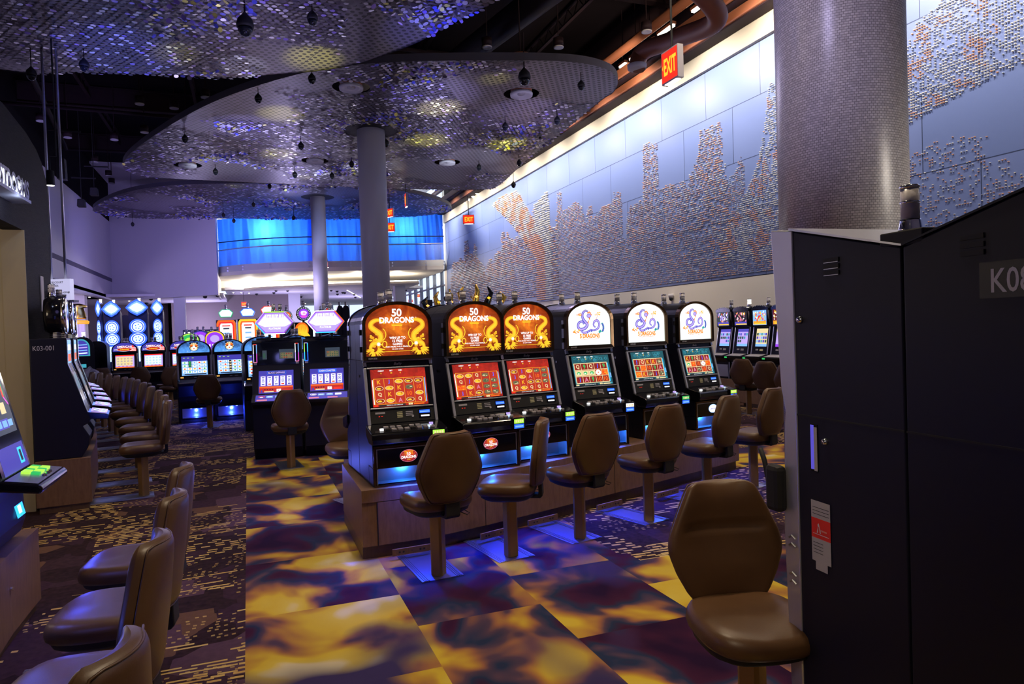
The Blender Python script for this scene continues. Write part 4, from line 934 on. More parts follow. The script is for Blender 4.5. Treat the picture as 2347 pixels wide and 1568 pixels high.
# ================================================================== SLOT MACHINES
def arch(hw_, z0, zs, zp, n=18, inset=0.):
    """outline with straight sides to zs and an elliptical head to zp"""
    pts = [(-hw_+inset, z0+inset), (hw_-inset, z0+inset)]
    for i in range(n+1):
        a = pi*i/n; pts.append(((hw_-inset)*cos(a), zs+(zp-zs-inset)*sin(a)))
    return pts
def signal_lamp(x, y, z, parent, k=1., lit=False):
    w = MB(); w.lathe([(.040*k, 0), (.036*k, .018*k), (.030*k, .040*k), (.032*k, .045*k)], 'chrome', (x, y, z), 18)
    w.lathe([(.0, .128*k), (.031*k, .128*k), (.032*k, .122*k), (.031*k, .118*k)], 'chrome', (x, y, z), 18); w.lathe([(.0305*k, .082*k), (.032*k, .084*k), (.032*k, .088*k), (.0305*k, .09*k)], 'chrome', (x, y, z), 18)
    o = w.build('signal_lamp', parent, smooth=True)
    w = MB(); w.lathe([(.029*k, .044*k), (.029*k, .12*k)], 'e_lamp' if lit else 'glassy', (x, y, z), 18); w.build('lens', o, smooth=True); return o
HW, DEP = .287, .55
def s_pt(s, off=0.): # slanted face from deck to head
    return (.12+.135*s-off*.97, .475+.50*s+off*.26)
def dragon(a, cx, cy, k, m1='e_gold', m2='e_yellow'):
    P_ = [(.075, .115), (.05, .14), (.01, .145), (-.03, .125), (-.035, .09), (0, .06), (.035, .03), (.04, -.01), (.01, -.04), (-.03, -.05), (-.045, -.09), (-.02, -.12)]
    pts = [(cx+k*x, cy+y) for x, y in [(p.x, p.y) for p in spl([(x, y, 0) for x, y in P_], 4)]]
    n = len(pts); a.ribbon(pts, [.014+.034*sin(pi*i/n) for i in range(n)], m1, 2); a.ribbon(pts, [.006+.020*sin(pi*i/n) for i in range(n)], m2, 3)
    rr = random.Random(3)
    for i in range(44):
        an = pi+pi*rr.random()*1.0; L = .025+.045*rr.random(); x, y = cx-k*.012+.025*cos(an), cy-.085+.03*sin(an)
        a.flat([(x-.006*sin(an), y+.006*cos(an)), (x+.006*sin(an), y-.006*cos(an)), (x+L*cos(an), y+L*sin(an))], rr.choice([m1, m2, m2]), 3)
    for i in range(26):
        x, y = cx+k*(-.045+.10*rr.random()), cy-.10+.13*rr.random(); a.ell(x, y, .009+.008*rr.random(), .007+.006*rr.random(), rr.choice([m1, m2]), 2, 7)
    P2 = [(.05, -.03), (.075, -.005), (.085, .03), (.075, .06), (.06, .075)]
    a.ribbon([(p.x, p.y) for p in spl([(cx+k*x, cy+y, 0) for x, y in P2], 3)], .007, m2, 2)
    a.ring(cx+k*.072, cy-.055, .022, .03, .008, m2, 2, 14)
    a.ell(cx+k*.022, cy-.052, .017, .017, 'e_cream', 4, 14); a.ell(cx+k*.022, cy-.052, .012, .012, 'e_white', 5, 12)
def art_dragons50(o, u, v):
    a = ART(o, u, v); out = arch(HW-.022, 1.025, 1.285, 1.445)
    a.flat(out, 'art50', 0)
    a.text('50', 0, 1.380, .066, 'e_white', 4, .03, 1.0); a.text('DRAGONS', 0, 1.318, .050, 'e_white', 4, .04, .95, maxw=.30); a.text('TM', .16, 1.337, .007, 'e_white', 4)
    a.rect(-.045, .045, 1.270, 1.277, 'e_yellow', 2); a.flat([(-.052, 1.281), (.052, 1.281), (.035, 1.289), (-.035, 1.289)], 'e_yellow', 2)
    for x in (-.034, -.024, .022, .032): a.rect(x, x+.004, 1.235, 1.272, 'e_gold', 2)
    dragon(a, -.180, 1.175, 1); dragon(a, .180, 1.175, -1)
    a.text('WIN UP TO', 0, 1.172, .021, 'e_white', 5, .03, maxw=.135); a.text('15 FREE', 0, 1.146, .020, 'e_white', 5, .03, maxw=.11); a.text('GAMES', 0, 1.121, .020, 'e_white', 5, .03, maxw=.10)
    a.text('WIN MORE WILD PEARLS', 0, 1.098, .013, 'e_white', 5, .015, maxw=.20); a.text('50 LINE GAME', 0, 1.079, .011, 'e_white', 5, .01, maxw=.11); a.rect(-.165, .165, 1.058, 1.0615, 'e_yellow', 2)
    return a
M['ink_blue'] = mat('print_blue', (.02, .02, .02), .4, emit=(.10, .11, .62), es=1.); M['ink_orange'] = mat('print_orange', (.02, .02, .02), .4, emit=(1, .22, .02), es=1.)
M['ink_teal'] = mat('print_teal', (.02, .02, .02), .4, emit=(.02, .40, .38), es=1.); M['ink_gold'] = mat('print_gold', (.02, .02, .02), .4, emit=(1, .55, .05), es=1.); M['ink_pale'] = mat('print_pale_lettering', (.02, .02, .02), .4, emit=(.95, .75, .45), es=1.)
def art_dragons5(o, u, v):
    a = ART(o, u, v); a.flat(arch(HW-.022, 1.025, 1.285, 1.445), 'art5', 0)
    def coil(P_, w0, w1=None):
        P_ = [(x*1.2-.01, 1.25+(y-1.25)*1.15) for x, y in P_]; w0 *= 1.15
        pts = [(p.x, p.y) for p in spl([(x, y, 0) for x, y in P_], 5)]; n = len(pts)
        a.ribbon(pts, [w0*(.45+.55*sin(pi*(i+2)/(n+3))) for i in range(n)], 'ink_blue', 1); a.ribbon(pts, [w0*.5*sin(pi*(i+1)/(n+2)) for i in range(n)], 'e_lilac', 2)
    coil([(.00, 1.355), (-.03, 1.36), (-.055, 1.335), (-.055, 1.295), (-.03, 1.26), (-.01, 1.235), (-.035, 1.205), (-.08, 1.195), (-.105, 1.22), (-.095, 1.255), (-.06, 1.265), (-.045, 1.24)], .030)
    coil([(.03, 1.19), (.06, 1.185), (.10, 1.20), (.115, 1.24), (.095, 1.272), (.065, 1.262), (.055, 1.23), (.075, 1.21)], .022)
    coil([(-.08, 1.19), (-.05, 1.165), (0, 1.175), (.03, 1.195)], .020)
    a.ell(0.0, 1.325, .026, .020, 'e_lilac', 3); a.ring(0, 1.325, .028, .022, .006, 'ink_blue', 4)
    for q, (x, y) in enumerate([(-.012, 1.355), (.004, 1.362), (.02, 1.352), (.027, 1.335)]): a.ell(x, y, .011, .008, 'ink_orange', 4, 8)
    a.flat([(-.006, 1.31), (.016, 1.31), (.006, 1.275)], 'ink_orange', 4); a.flat([(-.02, 1.262), (.0, 1.285), (-.01, 1.24)], 'ink_orange', 4)
    rr = random.Random(5)
    for (cx, cy, m_) in [(.105, 1.345, 'ink_gold'), (-.12, 1.34, 'ink_orange'), (-.17, 1.155, 'ink_orange'), (-.155, 1.17, 'ink_gold')]:
        for i in range(7): a.ell(cx+rr.uniform(-.03, .035), cy+rr.uniform(-.012, .014), rr.uniform(.006, .014), rr.uniform(.004, .009), m_ if rr.random() < .75 else 'ink_gold', 2, 8)
    a.ring(.05, 1.32, .055, .05, .004, 'ink_orange', 2, 12, -60, 40)
    for i in range(9):
        an = R(-10+i*13-40); x, y = .145+.035*cos(an), 1.20+.05*sin(an); a.ell(x, y, .013, .010, ['ink_teal', 'ink_blue'][i % 2], 2+i % 2, 8)
    a.flat([(.12, 1.14), (.155, 1.155), (.145, 1.18), (.118, 1.165)], 'ink_teal', 3)
    for i in range(6): a.ell(rr.uniform(-.03, .05), rr.uniform(1.145, 1.175), .006, .012, 'ink_blue', 3, 6)
    a.text('5 DRAGONS', 0.005, 1.118, .048, 'ink_gold', 4, .05, maxw=.25); a.text('5 DRAGONS', .006, 1.119, .044, 'ink_orange', 5, .01, maxw=.24)
    a.ribbon([(-.11, 1.09), (-.06, 1.082), (0, 1.09), (.06, 1.082), (.12, 1.09)], .003, 'ink_orange', 3)
    a.text('THOUSAND LINKS', 0, 1.395, .010, 'ink_pale', 3, .0); a.text('FIVE DRAGON FREE GAMES', 0, 1.378, .010, 'ink_pale', 3, .0); a.text('PLAY 25 CREDITS AND ALL REELS', 0, 1.047, .009, 'ink_pale', 3, .0)
    return a
SYM = {'K': 'e_gold', 'Q': 'e_cream', 'J': 'e_blue', 'A': 'e_pink', '10': 'e_orange', '9': 'e_green'}
def screen_art(kind, seed):
    y0, z0 = s_pt(.275, .012); y1, z1 = s_pt(.875, .012); L = math.hypot(y1-y0, z1-z0)
    a = ART((0, y0, z0), (1, 0, 0), (0, y1-y0, z1-z0)); X = .238; rr = random.Random(seed)
    red = kind == 'red'
    a.rect(-X-.02, X+.02, -.01, L+.01, 'gloss', 0)
    a.rect(-X, X-.015, .0, L, 'redscreen' if red else 'e_teal', 1)
    def sym(cx, cy, w_, h_, s_):
        if s_ in SYM: a.text(s_, cx, cy, h_*.68, SYM[s_], 4, .03, maxw=w_*.8)
        elif s_ == 'oval': a.ell(cx, cy, w_*.42, h_*.36, 'e_cream', 3, 14); a.ell(cx, cy, w_*.36, h_*.29, 'e_gold' if rr.random() < .6 else 'e_dkred', 4, 14); a.ell(cx-w_*.05, cy-h_*.03, w_*.22, h_*.14, 'e_yellow', 5, 9); a.ell(cx+w_*.14, cy+h_*.08, w_*.08, h_*.07, 'e_dkred', 6, 8)
        elif s_ == 'coin': a.ell(cx, cy, w_*.40, h_*.38, 'e_dimtan', 3, 14); 
        if s_ == 'coin':
            for i in range(7): a.ell(cx+rr.uniform(-.25, .25)*w_, cy+rr.uniform(-.22, .22)*h_, w_*.09, h_*.07, 'e_cream' if rr.random() < .5 else 'e_dimgrn', 4, 6)
        elif s_ == 'fan': 
            a.rect(cx-w_*.45, cx+w_*.45, cy-h_*.42, cy+h_*.42, 'e_orange', 3)
            for i in range(6): a.ell(cx+rr.uniform(-.3, .3)*w_, cy+rr.uniform(-.3, .3)*h_, w_*.12, h_*.1, 'e_gold' if rr.random() < .6 else 'e_red', 4, 6)
        elif s_ == 'disk': a.ell(cx, cy, w_*.42, h_*.42, 'e_white', 3, 14); a.ell(cx, cy, w_*.1, h_*.1, 'e_orange', 4, 8)
        elif s_ == 'fish': a.rect(cx-w_*.45, cx+w_*.45, cy-h_*.4, cy+h_*.4, 'e_cream', 3); a.ell(cx, cy, w_*.3, h_*.25, 'e_green', 4, 8); a.ell(cx-.003, cy-.004, w_*.15, h_*.1, 'e_white', 5, 8)
    if red:
        grids = {0: ['K J oval oval oval', 'oval oval K coin 10', 'Q K oval 10 oval', 'oval oval A oval Q'], 1: ['oval oval Q coin J', 'Q J oval coin coin', 'fan oval A coin coin', 'J K oval coin coin'], 2: ['oval J oval coin coin', 'J oval A 10 coin', 'coin K oval oval coin', 'Q oval Q Q Q']}[seed % 3]
        gx0, gx1, gz0, gz1 = -X+.022, X-.040, .022, L*.74; rows = 4
        a.rect(gx0-.004, gx1+.004, gz0-.003, gz1+.004, 'e_gold', 2)
    else:
        grids = {3: ['Q 9 Q J 9', 'fish fish fish disk fan', 'J A 9 10 10'], 4: ['J Q K K coin', '9 fan 10 9 A', 'fan K coin J coin'], 5: ['K 9 Q J A', 'fish fan 10 disk fan', 'A A coin 10 Q']}[seed]
        gx0, gx1, gz0, gz1 = -X+.018, X-.055, .028, L*.74; rows = 3
        a.rect(gx0-.005, gx1+.005, gz0-.004, gz1+.005, 'e_cream', 2)
        for i in range(13): a.ring(rr.uniform(-X+.03, X-.05), rr.uniform(L*.82, L*.95), .018, .014, .003, 'e_teallite', 2, 12); 
        for i in range(13): a.ring(rr.uniform(-X+.03, X-.05), rr.uniform(L*.82, L*.95), .009, .007, .002, 'e_teallite', 2, 10)
    cw, ch = (gx1-gx0)/5, (gz1-gz0)/rows
    for i in range(5):
        if red: a.rect(gx0+i*cw+.0015, gx0+(i+1)*cw-.0015, gz0, gz1, 'e_midred', 3-.5)
        for j in range(rows):
            s_ = grids[j].split()[i]; cx, cy = gx0+(i+.5)*cw, gz1-(j+.5)*ch
            if not red: a.rect(gx0+i*cw+.003, gx0+(i+1)*cw-.003, cy-ch/2+.003, cy+ch/2-.003, rr.choice(['e_midred', 'e_dkred', 'e_dkred']), 3-.5)
            sym(cx, cy, cw, ch, s_)
    for x, t_, v_ in ((-.15, 'CREDIT', '0'), (-.065, 'BET', '50' if red else '25'), (.01, 'WIN', '0')):
        a.text(t_, x, L*.955, .011, 'e_white', 4, .03); a.text(v_, x, L*.89, .012, 'e_yellow', 4, .04)
    a.rect(gx0-.014, gx0-.007, gz0, gz1*.98, 'e_white' if red else 'e_teallite', 3); a.rect(gx1+.008, gx1+.016, gz0, gz1*.98, 'e_sky' if red else 'e_cyan', 3)
    if not red: a.rect(gx1+.02, gx1+.034, gz0+.04, gz0+.09, 'e_sky', 3); a.rect(gx1+.005, gx1+.03, .004, .02, 'e_teallite', 3)
    a.rect(-X+.05, .03, .002, .016, 'e_ink', 3); a.text('PLAYING 50 LINES GAME OVER', -.06, .009, .007, 'e_white', 4, .01, maxw=.15); a.rect(.055, .09, .003, .018, 'e_cream', 3); a.text('1c', .072, .010, .010, 'e_ink', 4); a.rect(-X+.004, -X+.04, .003, .016, 'e_red' if red else 'e_cream', 3); a.rect(.10, X-.05, .003, .014, 'e_cream' if not red else 'e_orange', 3)
    return a
MESHC = {}
def build_cached(key, fn, name, parent, **kw):
    if key not in MESHC:
        o = fn().build(name, parent, **kw); MESHC[key] = o; return o
    o = MESHC[key].copy(); COL.objects.link(o); o.parent = parent; return o
def cab_body():
    w = MB(); h = HW
    w.prism([(.16, .0), (.16, .15), (0, .15), (.0, .325), (.03, .34), (.12, .47), (.255, .975), (.255, .99), (DEP, .99), (DEP, 0)], h, 'black', 'x', -h)
    w.box(-h, -h+.028, 0, .16, 0, .15, 'black'); w.box(h-.028, h, 0, .16, 0, .15, 'black'); w.box(-h, h, 0, .16, 0, .016, 'black')
    return w
def dome_body():
    w = MB(); w.prism(arch(HW, .992, 1.29, 1.462), DEP, 'blacksat', 'y', .255)
    w.box(-HW-.001, HW+.001, DEP-.30, DEP-.297, .99, 1.28, 'seam'); return w
def dome_frame():
    w = MB(); o1 = arch(HW+.006, .992, 1.29, 1.472); o2 = arch(HW-.022, 1.025, 1.285, 1.445); n = len(o1)
    vs = [(x, .205, z) for x, z in o1]+[(x, .212, z) for x, z in o2]+[(x, .262, z) for x, z in o1]+[(x, .232, z) for x, z in o2]
    fs = [(i, (i+1) % n, n+(i+1) % n, n+i) for i in range(n)]+[(i, 2*n+i, 2*n+(i+1) % n, (i+1) % n) for i in range(n)]+[(n+i, n+(i+1) % n, 3*n+(i+1) % n, 3*n+i) for i in range(n)]
    w.add(vs, fs, 'bronze'); return w
def slant_trim():
    w = MB()
    def bar(x0, x1, s0, s1, t_=.016, mt='silver', base=-.006):
        a0, a1 = s_pt(s0, base), s_pt(s1, base); b0, b1 = s_pt(s0, t_), s_pt(s1, t_)
        w.add([(x0, *a0), (x1, *a0), (x1, *a1), (x0, *a1), (x0, *b0), (x1, *b0), (x1, *b1), (x0, *b1)], [(0, 1, 2, 3), (7, 6, 5, 4), (0, 4, 5, 1), (1, 5, 6, 2), (2, 6, 7, 3), (3, 7, 4, 0)], mt)
    bar(-HW-.004, -HW+.020, 0.0, .905); bar(HW-.020, HW+.004, 0.0, .905); bar(-HW+.024, HW-.024, .885, .908); bar(-HW+.024, HW-.024, .24, .262)
    bar(-HW-.004, HW+.004, 1.0, 1.02, .03); bar(-HW-.004, -HW+.024, .925, 1.0, .02, 'chrome'); bar(HW-.024, HW+.004, .925, 1.0, .02, 'chrome')
    return w
def slant_fill():
    w = MB()
    for s0, s1, mt in ((.908, 1.0, 'gloss'), (.02, .24, 'matte'), (.262, .885, 'gloss')):
        a0, a1 = s_pt(s0, .004), s_pt(s1, .004); b0, b1 = s_pt(s0, -.02), s_pt(s1, -.02)
        w.add([(-.264, *a0), (.264, *a0), (.264, *a1), (-.264, *a1), (-.264, *b0), (.264, *b0), (.264, *b1), (-.264, *b1)], [(0, 1, 2, 3), (7, 6, 5, 4), (0, 4, 5, 1), (2, 6, 7, 3), (1, 5, 6, 2), (3, 7, 4, 0)], mt)
    return w
def info_art(logo=False):
    y0, z0 = s_pt(0, .006); y1, z1 = s_pt(1, .006); L = math.hypot(y1-y0, z1-z0)
    a = ART((0, y0, z0), (1, 0, 0), (0, y1-y0, z1-z0))
    if logo: a.text('Bally', 0, L*.955, .028, 'idtext', 1, .0, 1.2, .35); return a
    a.rect(-.225, -.145, L*.165, L*.195, 'label', 1); a.rect(-.20, -.19, L*.12, L*.132, 'e_red', 1); a.rect(-.18, -.165, L*.12, L*.132, 'e_dimred', 1)
    for i in range(4): a.rect(-.048, -.002, L*(.09+.026*i), L*(.105+.026*i), 'e_dimtan', 1)
    for i in range(3): a.rect(.025, .085, L*(.11+.028*i), L*(.124+.028*i), 'label', 1)
    a.ell(.082, L*.10, .010, .010, 'label', 1, 10)
    a.rect(.135, .235, L*.06, L*.20, 'gloss', 1); a.rect(.140, .228, L*.135, L*.185, 'e_blue', 2); a.rect(.143, .225, L*.15, L*.165, 'e_sky', 3); a.rect(.150, .222, L*.08, L*.104, 'e_white', 2)
    return a
def deck():
    w = MB(); h = HW+.022
    w.prism([(-.085, .345), (-.105, .385), (-.100, .425), (-.085, .438), (.12, .482), (.13, .40), (.03, .345)], h, 'gloss', 'x', -h)
    return w
def deck_pt(y, off=0.): return .438+(y+.085)*(.044/.205)+off
def buttons():
    w = MB()
    for i in range(8):
        x = -.17+i*.052
        for k, y in enumerate((-.035, .02)):
            if k == 1 and i > 5: continue
            z = deck_pt(y); w.box(x-.019, x+.019, y-.014, y+.014, z-.005, z+.012, 'label' if (i+k) % 4 else 'matte')
    return w
def lit_buttons():
    w = MB()
    for x, y, mt in ((-.215, -.03, 'e_white'), (.205, .03, 'e_lilac'), (.175, -.03, 'e_bluewhite')):
        z = deck_pt(y); w.box(x-.014, x+.014, y-.011, y+.011, z-.005, z+.014, mt)
    return w
def acceptor(top):
    w = MB(); w.box(.165, .275, -.125, -.08, .345, .440, 'gloss'); w.box(.172, .268, -.1285, -.125, .395, .432, top); w.box(.172, .268, -.1285, -.125, .352, .388, 'e_blue'); w.box(.180, .26, -.130, -.1285, .362, .376, 'e_sky')
    for x in (.185, .205, .225, .245): w.box(x, x+.012, -.1300, -.1285, .404, .424, 'e_cream')
    return w
def door_frame():
    w = MB(); h = HW-.004
    for (x0, x1, z0, z1) in ((-h, -h+.018, .01, .32), (h-.018, h, .01, .32), (-h, h, .305, .322), (-h, h, .0, .016), (-h+.018, h-.018, .145, .152)): w.box(x0, x1, -.014, .004, z0, z1, 'bronze')
    for (x0, x1, z0, z1) in ((-h+.024, -h+.030, .018, .300), (h-.030, h-.024, .018, .300), (-h+.024, h-.024, .294, .300)): w.box(x0, x1, -.010, .004, z0, z1, 'silver')
    w.box(-h+.02, h-.02, -.006, .002, .152, .296, 'gloss'); return w
def tray():
    w = MB(); h = HW-.032
    w.add([(-h, .004, .145), (h, .004, .145), (h, .135, .145), (-h, .135, .145), (-h, .004, .024), (h, .004, .024), (h, .135, .018), (-h, .135, .018)], [(3, 2, 6, 7), (4, 7, 6, 5), (0, 3, 7, 4), (1, 5, 6, 2), (0, 1, 2, 3)], 'steel'); return w
def badge(which):
    a = ART((0, -.0075, 0), (1, 0, 0), (0, 0, 1))
    if which == 'dragons50':
        a.ell(.0, .228, .072, .050, 'e_pink', 0, 26); a.ell(.0, .228, .069, .047, 'badge50', 1, 26); a.text('50', 0, .243, .024, 'e_white', 3, .02); a.text('DRAGONS', 0, .218, .022, 'e_white', 3, .03, maxw=.12)
        for x in (-.03, -.018, .018, .03): a.rect(x-.002, x+.002, .24, .262, 'e_gold', 2)
        a.rect(-.04, .04, .262, .266, 'e_gold', 2); a.ring(0, .192, .013, .010, .004, 'e_yellow', 2, 12, 0, 180)
    else:
        a.ell(0, .228, .072, .050, 'e_sky', 0, 26); a.ell(0, .228, .066, .045, 'e_white', 1, 26); a.text('5 DRAGONS', 0, .225, .020, 'ink_blue', 3, .02, maxw=.11)
    return a
def bally(loc, rz, label, kind, scr, idn, badge_lit=True):
    t = empty('slot_machine', loc, rz, label, 'slot machine', 'front row of dragon slot machines')
    build_cached('body', cab_body, 'cabinet', t, bevel=.006)
    dm = build_cached('dome', dome_body, 'dome_top', t)
    a = ART((-HW-.002, .30, 1.262), (0, -1, 0), (0, 0, 1)); a.u = Vector((0, -1, 0)); a.vv = Vector((.35, 0, .93)); a.n = Vector((-.93, 0, .35)); a.text('K09-00%d' % idn, -.08, .065, .030, 'idtext', 6, .0); a.build('id_number', dm)
    build_cached('dframe', dome_frame, 'header_frame', t)
    build_cached(kind, lambda: (art_dragons50 if kind == 'dragons50' else art_dragons5)((0, .230, 0), (1, 0, 0), (0, 0, 1)), 'header_artwork', t)
    build_cached('strim', slant_trim, 'bezel_trim', t, bevel=.003); build_cached('sfill', slant_fill, 'bezel_panel', t); build_cached('logo', lambda: info_art(True), 'maker_logo', t); build_cached('info', info_art, 'info_labels', t)
    screen_art('red' if kind == 'dragons50' else 'teal', scr).build('screen', t)
    build_cached('deck', deck, 'button_deck', t, bevel=.008); build_cached('btn', buttons, 'button', t, bevel=.003); build_cached('lbtn', lit_buttons, 'lit_button', t)
    tm = 'e_lime' if kind == 'dragons50' or scr == 5 else ('e_white' if scr == 3 else 'e_green'); build_cached('acc'+tm, lambda: acceptor(tm), 'bill_acceptor', t)
    build_cached('doorf', door_frame, 'door', t); build_cached('tray', tray, 'payout_tray', t)
    if badge_lit: build_cached('badge'+kind, lambda: badge(kind), 'badge', t)
    w = MB(); w.lathe([(0, 0), (.014, 0), (.016, .004)], 'e_bluewhite', (-.05, .06, .140), 10); w.lathe([(0, 0), (.014, 0), (.016, .004)], 'e_bluewhite', (.05, .06, .140), 10); w.build('tray_light', t)
    w = MB(); w.box(-HW-.006, -HW+.001, .262, .30, .995, 1.285, 'steel'); w.build('side_trim', t)
    for z in (1.06, 1.20): w = MB(); w.box(-HW-.018, -HW, .262, .285, z, z+.045, 'matte'); w.build('hinge', t)
    a = ART((-.215, .199, 1.008), (1, 0, 0), (0, 0, 1)); a.rect(-.042, .042, -.013, .013, 'matte', 0); a.text('K09-00%d' % idn, 0, 0, .015, 'idtext', 1, .01); a.build('number_plate', t)
    w = MB(); w.lathe([(.012, -.004), (.012, .004)], 'chrome', (-HW-.002, .42, .86), 12, 'x'); w.build('side_lock', t)
    signal_lamp(-.02, .40, 1.452, t)
    e = 5.5
    l = lamp('POINT', (0, .035, .12), (.02, .20, 1), 5, size=.02, parent=t, name='tray_lamp')
    l = lamp('SPOT', (0, -.11, .20), (.012, .04, 1), 62, size=.03, cone=118, blend=.6, parent=t, name='tray_wash'); l.rotation_euler = (R(-14), 0, 0)
    return t
def bally_back(loc, rz, label):
    t = empty('slot_machine', loc, rz, label, 'slot machine', 'back row standing behind the dragon machines')
    build_cached('body', cab_body, 'cabinet', t); build_cached('dome', dome_body, 'dome_top', t); build_cached('dframe', dome_frame, 'header_frame', t); build_cached('strim', slant_trim, 'bezel_trim', t)
    a = ART((0, .230, 0), (1, 0, 0), (0, 0, 1)); a.flat(arch(HW-.022, 1.025, 1.285, 1.445), 'e_teallite', 0); build_cached('backart', lambda: a, 'header_artwork', t)
    build_cached('deck', deck, 'button_deck', t); build_cached('doorf', door_frame, 'door', t)
    w = MB(); w.box(HW-.001, HW+.006, .262, .30, .995, 1.285, 'steel'); w.build('side_trim', t)
    for z in (1.06, 1.20): w = MB(); w.box(HW, HW+.018, .262, .285, z, z+.045, 'matte'); w.build('hinge', t)
    signal_lamp(.02, .40, 1.452, t); return t
# ---- wooden plinth of the front bank
FR = [(.779, 5.471), (1.05, 5.472), (1.324, 5.492), (1.70, 5.580), (2.233, 5.745), (2.65, 5.885), (3.022, 6.01), (3.691, 6.235), (4.4, 6.49), (5.42, 6.86)]
def offs(pts, d):
    o = []
    for i, p in enumerate(pts):
        a, b = Vector(pts[max(i-1, 0)]), Vector(pts[min(i+1, len(pts)-1)]); t = (b-a).normalized(); n = Vector((-t.y, t.x)); o.append((p[0]+n.x*d, p[1]+n.y*d))
    return o
FRS = [(p.x, p.y) for p in spl([(x, y, 0) for x, y in FR], 4)]
o0 = Vector((FR[0][0], FR[0][1], 0))
def rel(ps): return [(x-o0.x, y-o0.y) for x, y in ps]
pl = empty('plinth', o0, 0, 'curved wood-laminate plinth carrying the front bank of dragon machines', 'machine base')
BK = offs(FRS, 1.24)
w = MB(); w.prism(rel(FRS)+rel(BK)[::-1], .54, 'wood', 'z', .10); w.build('body', pl)
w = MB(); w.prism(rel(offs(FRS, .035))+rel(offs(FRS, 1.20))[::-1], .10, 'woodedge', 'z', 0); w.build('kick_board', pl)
w = MB(); ps = rel(offs(FRS, -.010)); qs = rel(offs(FRS, -.001)); n = len(ps)
def strip(z0, z1, i0=0, i1=None, mt='wood', out=-.010):
    ps = rel(offs(FRS, out)); qs = rel(offs(FRS, .002)); i1 = i1 or len(ps)-1
    P_, Q_ = ps[i0:i1+1], qs[i0:i1+1]; b = P_+Q_[::-1]; w.prism(b, z1, mt, 'z', z0)
strip(.445, .541); w.build('top_edge_band', pl)
for i0, i1 in ((2, 13), (13, 26), (26, 36)):
    w = MB(); strip(.105, .440, i0, i1); w.build('front_panel', pl)
w = MB()
for i in (2, 13, 26): 
    p, q = rel(offs(FRS, -.0015))[i], rel(offs(FRS, .0))[i]; w.box(p[0]-.004, p[0]+.003, p[1]-.010, q[1], .10, .44, 'seam')
w.build('panel_joint', pl)
for (px, py), (qx, qy) in [((898,1264),(985,1250)),((1098,1228),(1160,1212)),((1207,1197),(1274,1181)),((1363,1162),(1423,1147)),((1501,1134),(1550,1121)),((1630,1094),(1661,1086))]:
    a_, b_ = at_z(px, py+2, .06), at_z(qx, qy+2, .06); d_ = (b_-a_); L = min(d_.length, .33); t_ = math.atan2(d_.y, d_.x); mid = (a_+b_)/2; tt = Vector((cos(t_), sin(t_), 0)); nn = Vector((tt.y, -tt.x, 0))
    w = MB(); w.T = Matrix.Translation(Vector((mid.x-o0.x, mid.y-o0.y, 0))) @ Matrix.Rotation(t_, 4, 'Z')
    w.box(-L/2, L/2, -.03, -.012, .035, .085, 'steelwood' if 'steelwood' in M else 'wood')
    for x in (-.32, -.22, 0, .22, .32): w.lathe([(0, -.001), (.008 if x else .004, -.001), (.008 if x else .004, .0)], 'matte', (x*L, -.0305, .06), 8, 'y')
    w.build('anchor_bracket', pl)
BM = [((.885, 5.530), 2.5, 'dragons50', 0, 6, 'leftmost slot machine of the front bank, orange 50 DRAGONS header, black side in full view'),
      ((1.655, 5.700), 10, 'dragons50', 1, 5, 'second 50 DRAGONS machine from the left, its header overlapped by the next dome'),
      ((2.240, 5.905), 10, 'dragons50', 2, 4, 'third 50 DRAGONS machine, right one of the touching pair'),
      ((3.045, 6.215), 8, 'dragons5', 3, 3, 'white 5 DRAGONS machine with the teal-topped screen, leftmost of three'),
      ((3.880, 6.460), 9, 'dragons5', 4, 2, 'middle one of the three white 5 DRAGONS machines'),
      ((4.700, 6.680), 12, 'dragons5', 5, 1, 'rightmost white 5 DRAGONS machine with red glow on its bezel, at the plinth end')]
for (bl, a, kd, sc, idn, lb) in BM:
    ca, sa = cos(R(a)), sin(R(a)); c0 = Vector((bl[0]+HW*ca, bl[1]+HW*sa, .541))
    bally(c0, R(a), lb, kd, sc, idn, sc not in (3, 4))
    c1 = c0+Vector((-sa, ca, 0))*(2*DEP+.004)
    bally_back(c1, R(a+180), 'black domed back of the machine behind the ' + {6: 'leftmost 50 DRAGONS machine', 5: 'second 50 DRAGONS machine', 4: 'third 50 DRAGONS machine', 3: 'leftmost 5 DRAGONS machine', 2: 'middle 5 DRAGONS machine', 1: 'rightmost 5 DRAGONS machine'}[idn])
# ================================================================== OTHER MACHINES
def hexa(cx, cz, rx, rz, cut=.55): return [(cx-rx, cz), (cx-rx*cut, cz+rz), (cx+rx*cut, cz+rz), (cx+rx, cz), (cx+rx*cut, cz-rz), (cx-rx*cut, cz-rz)]
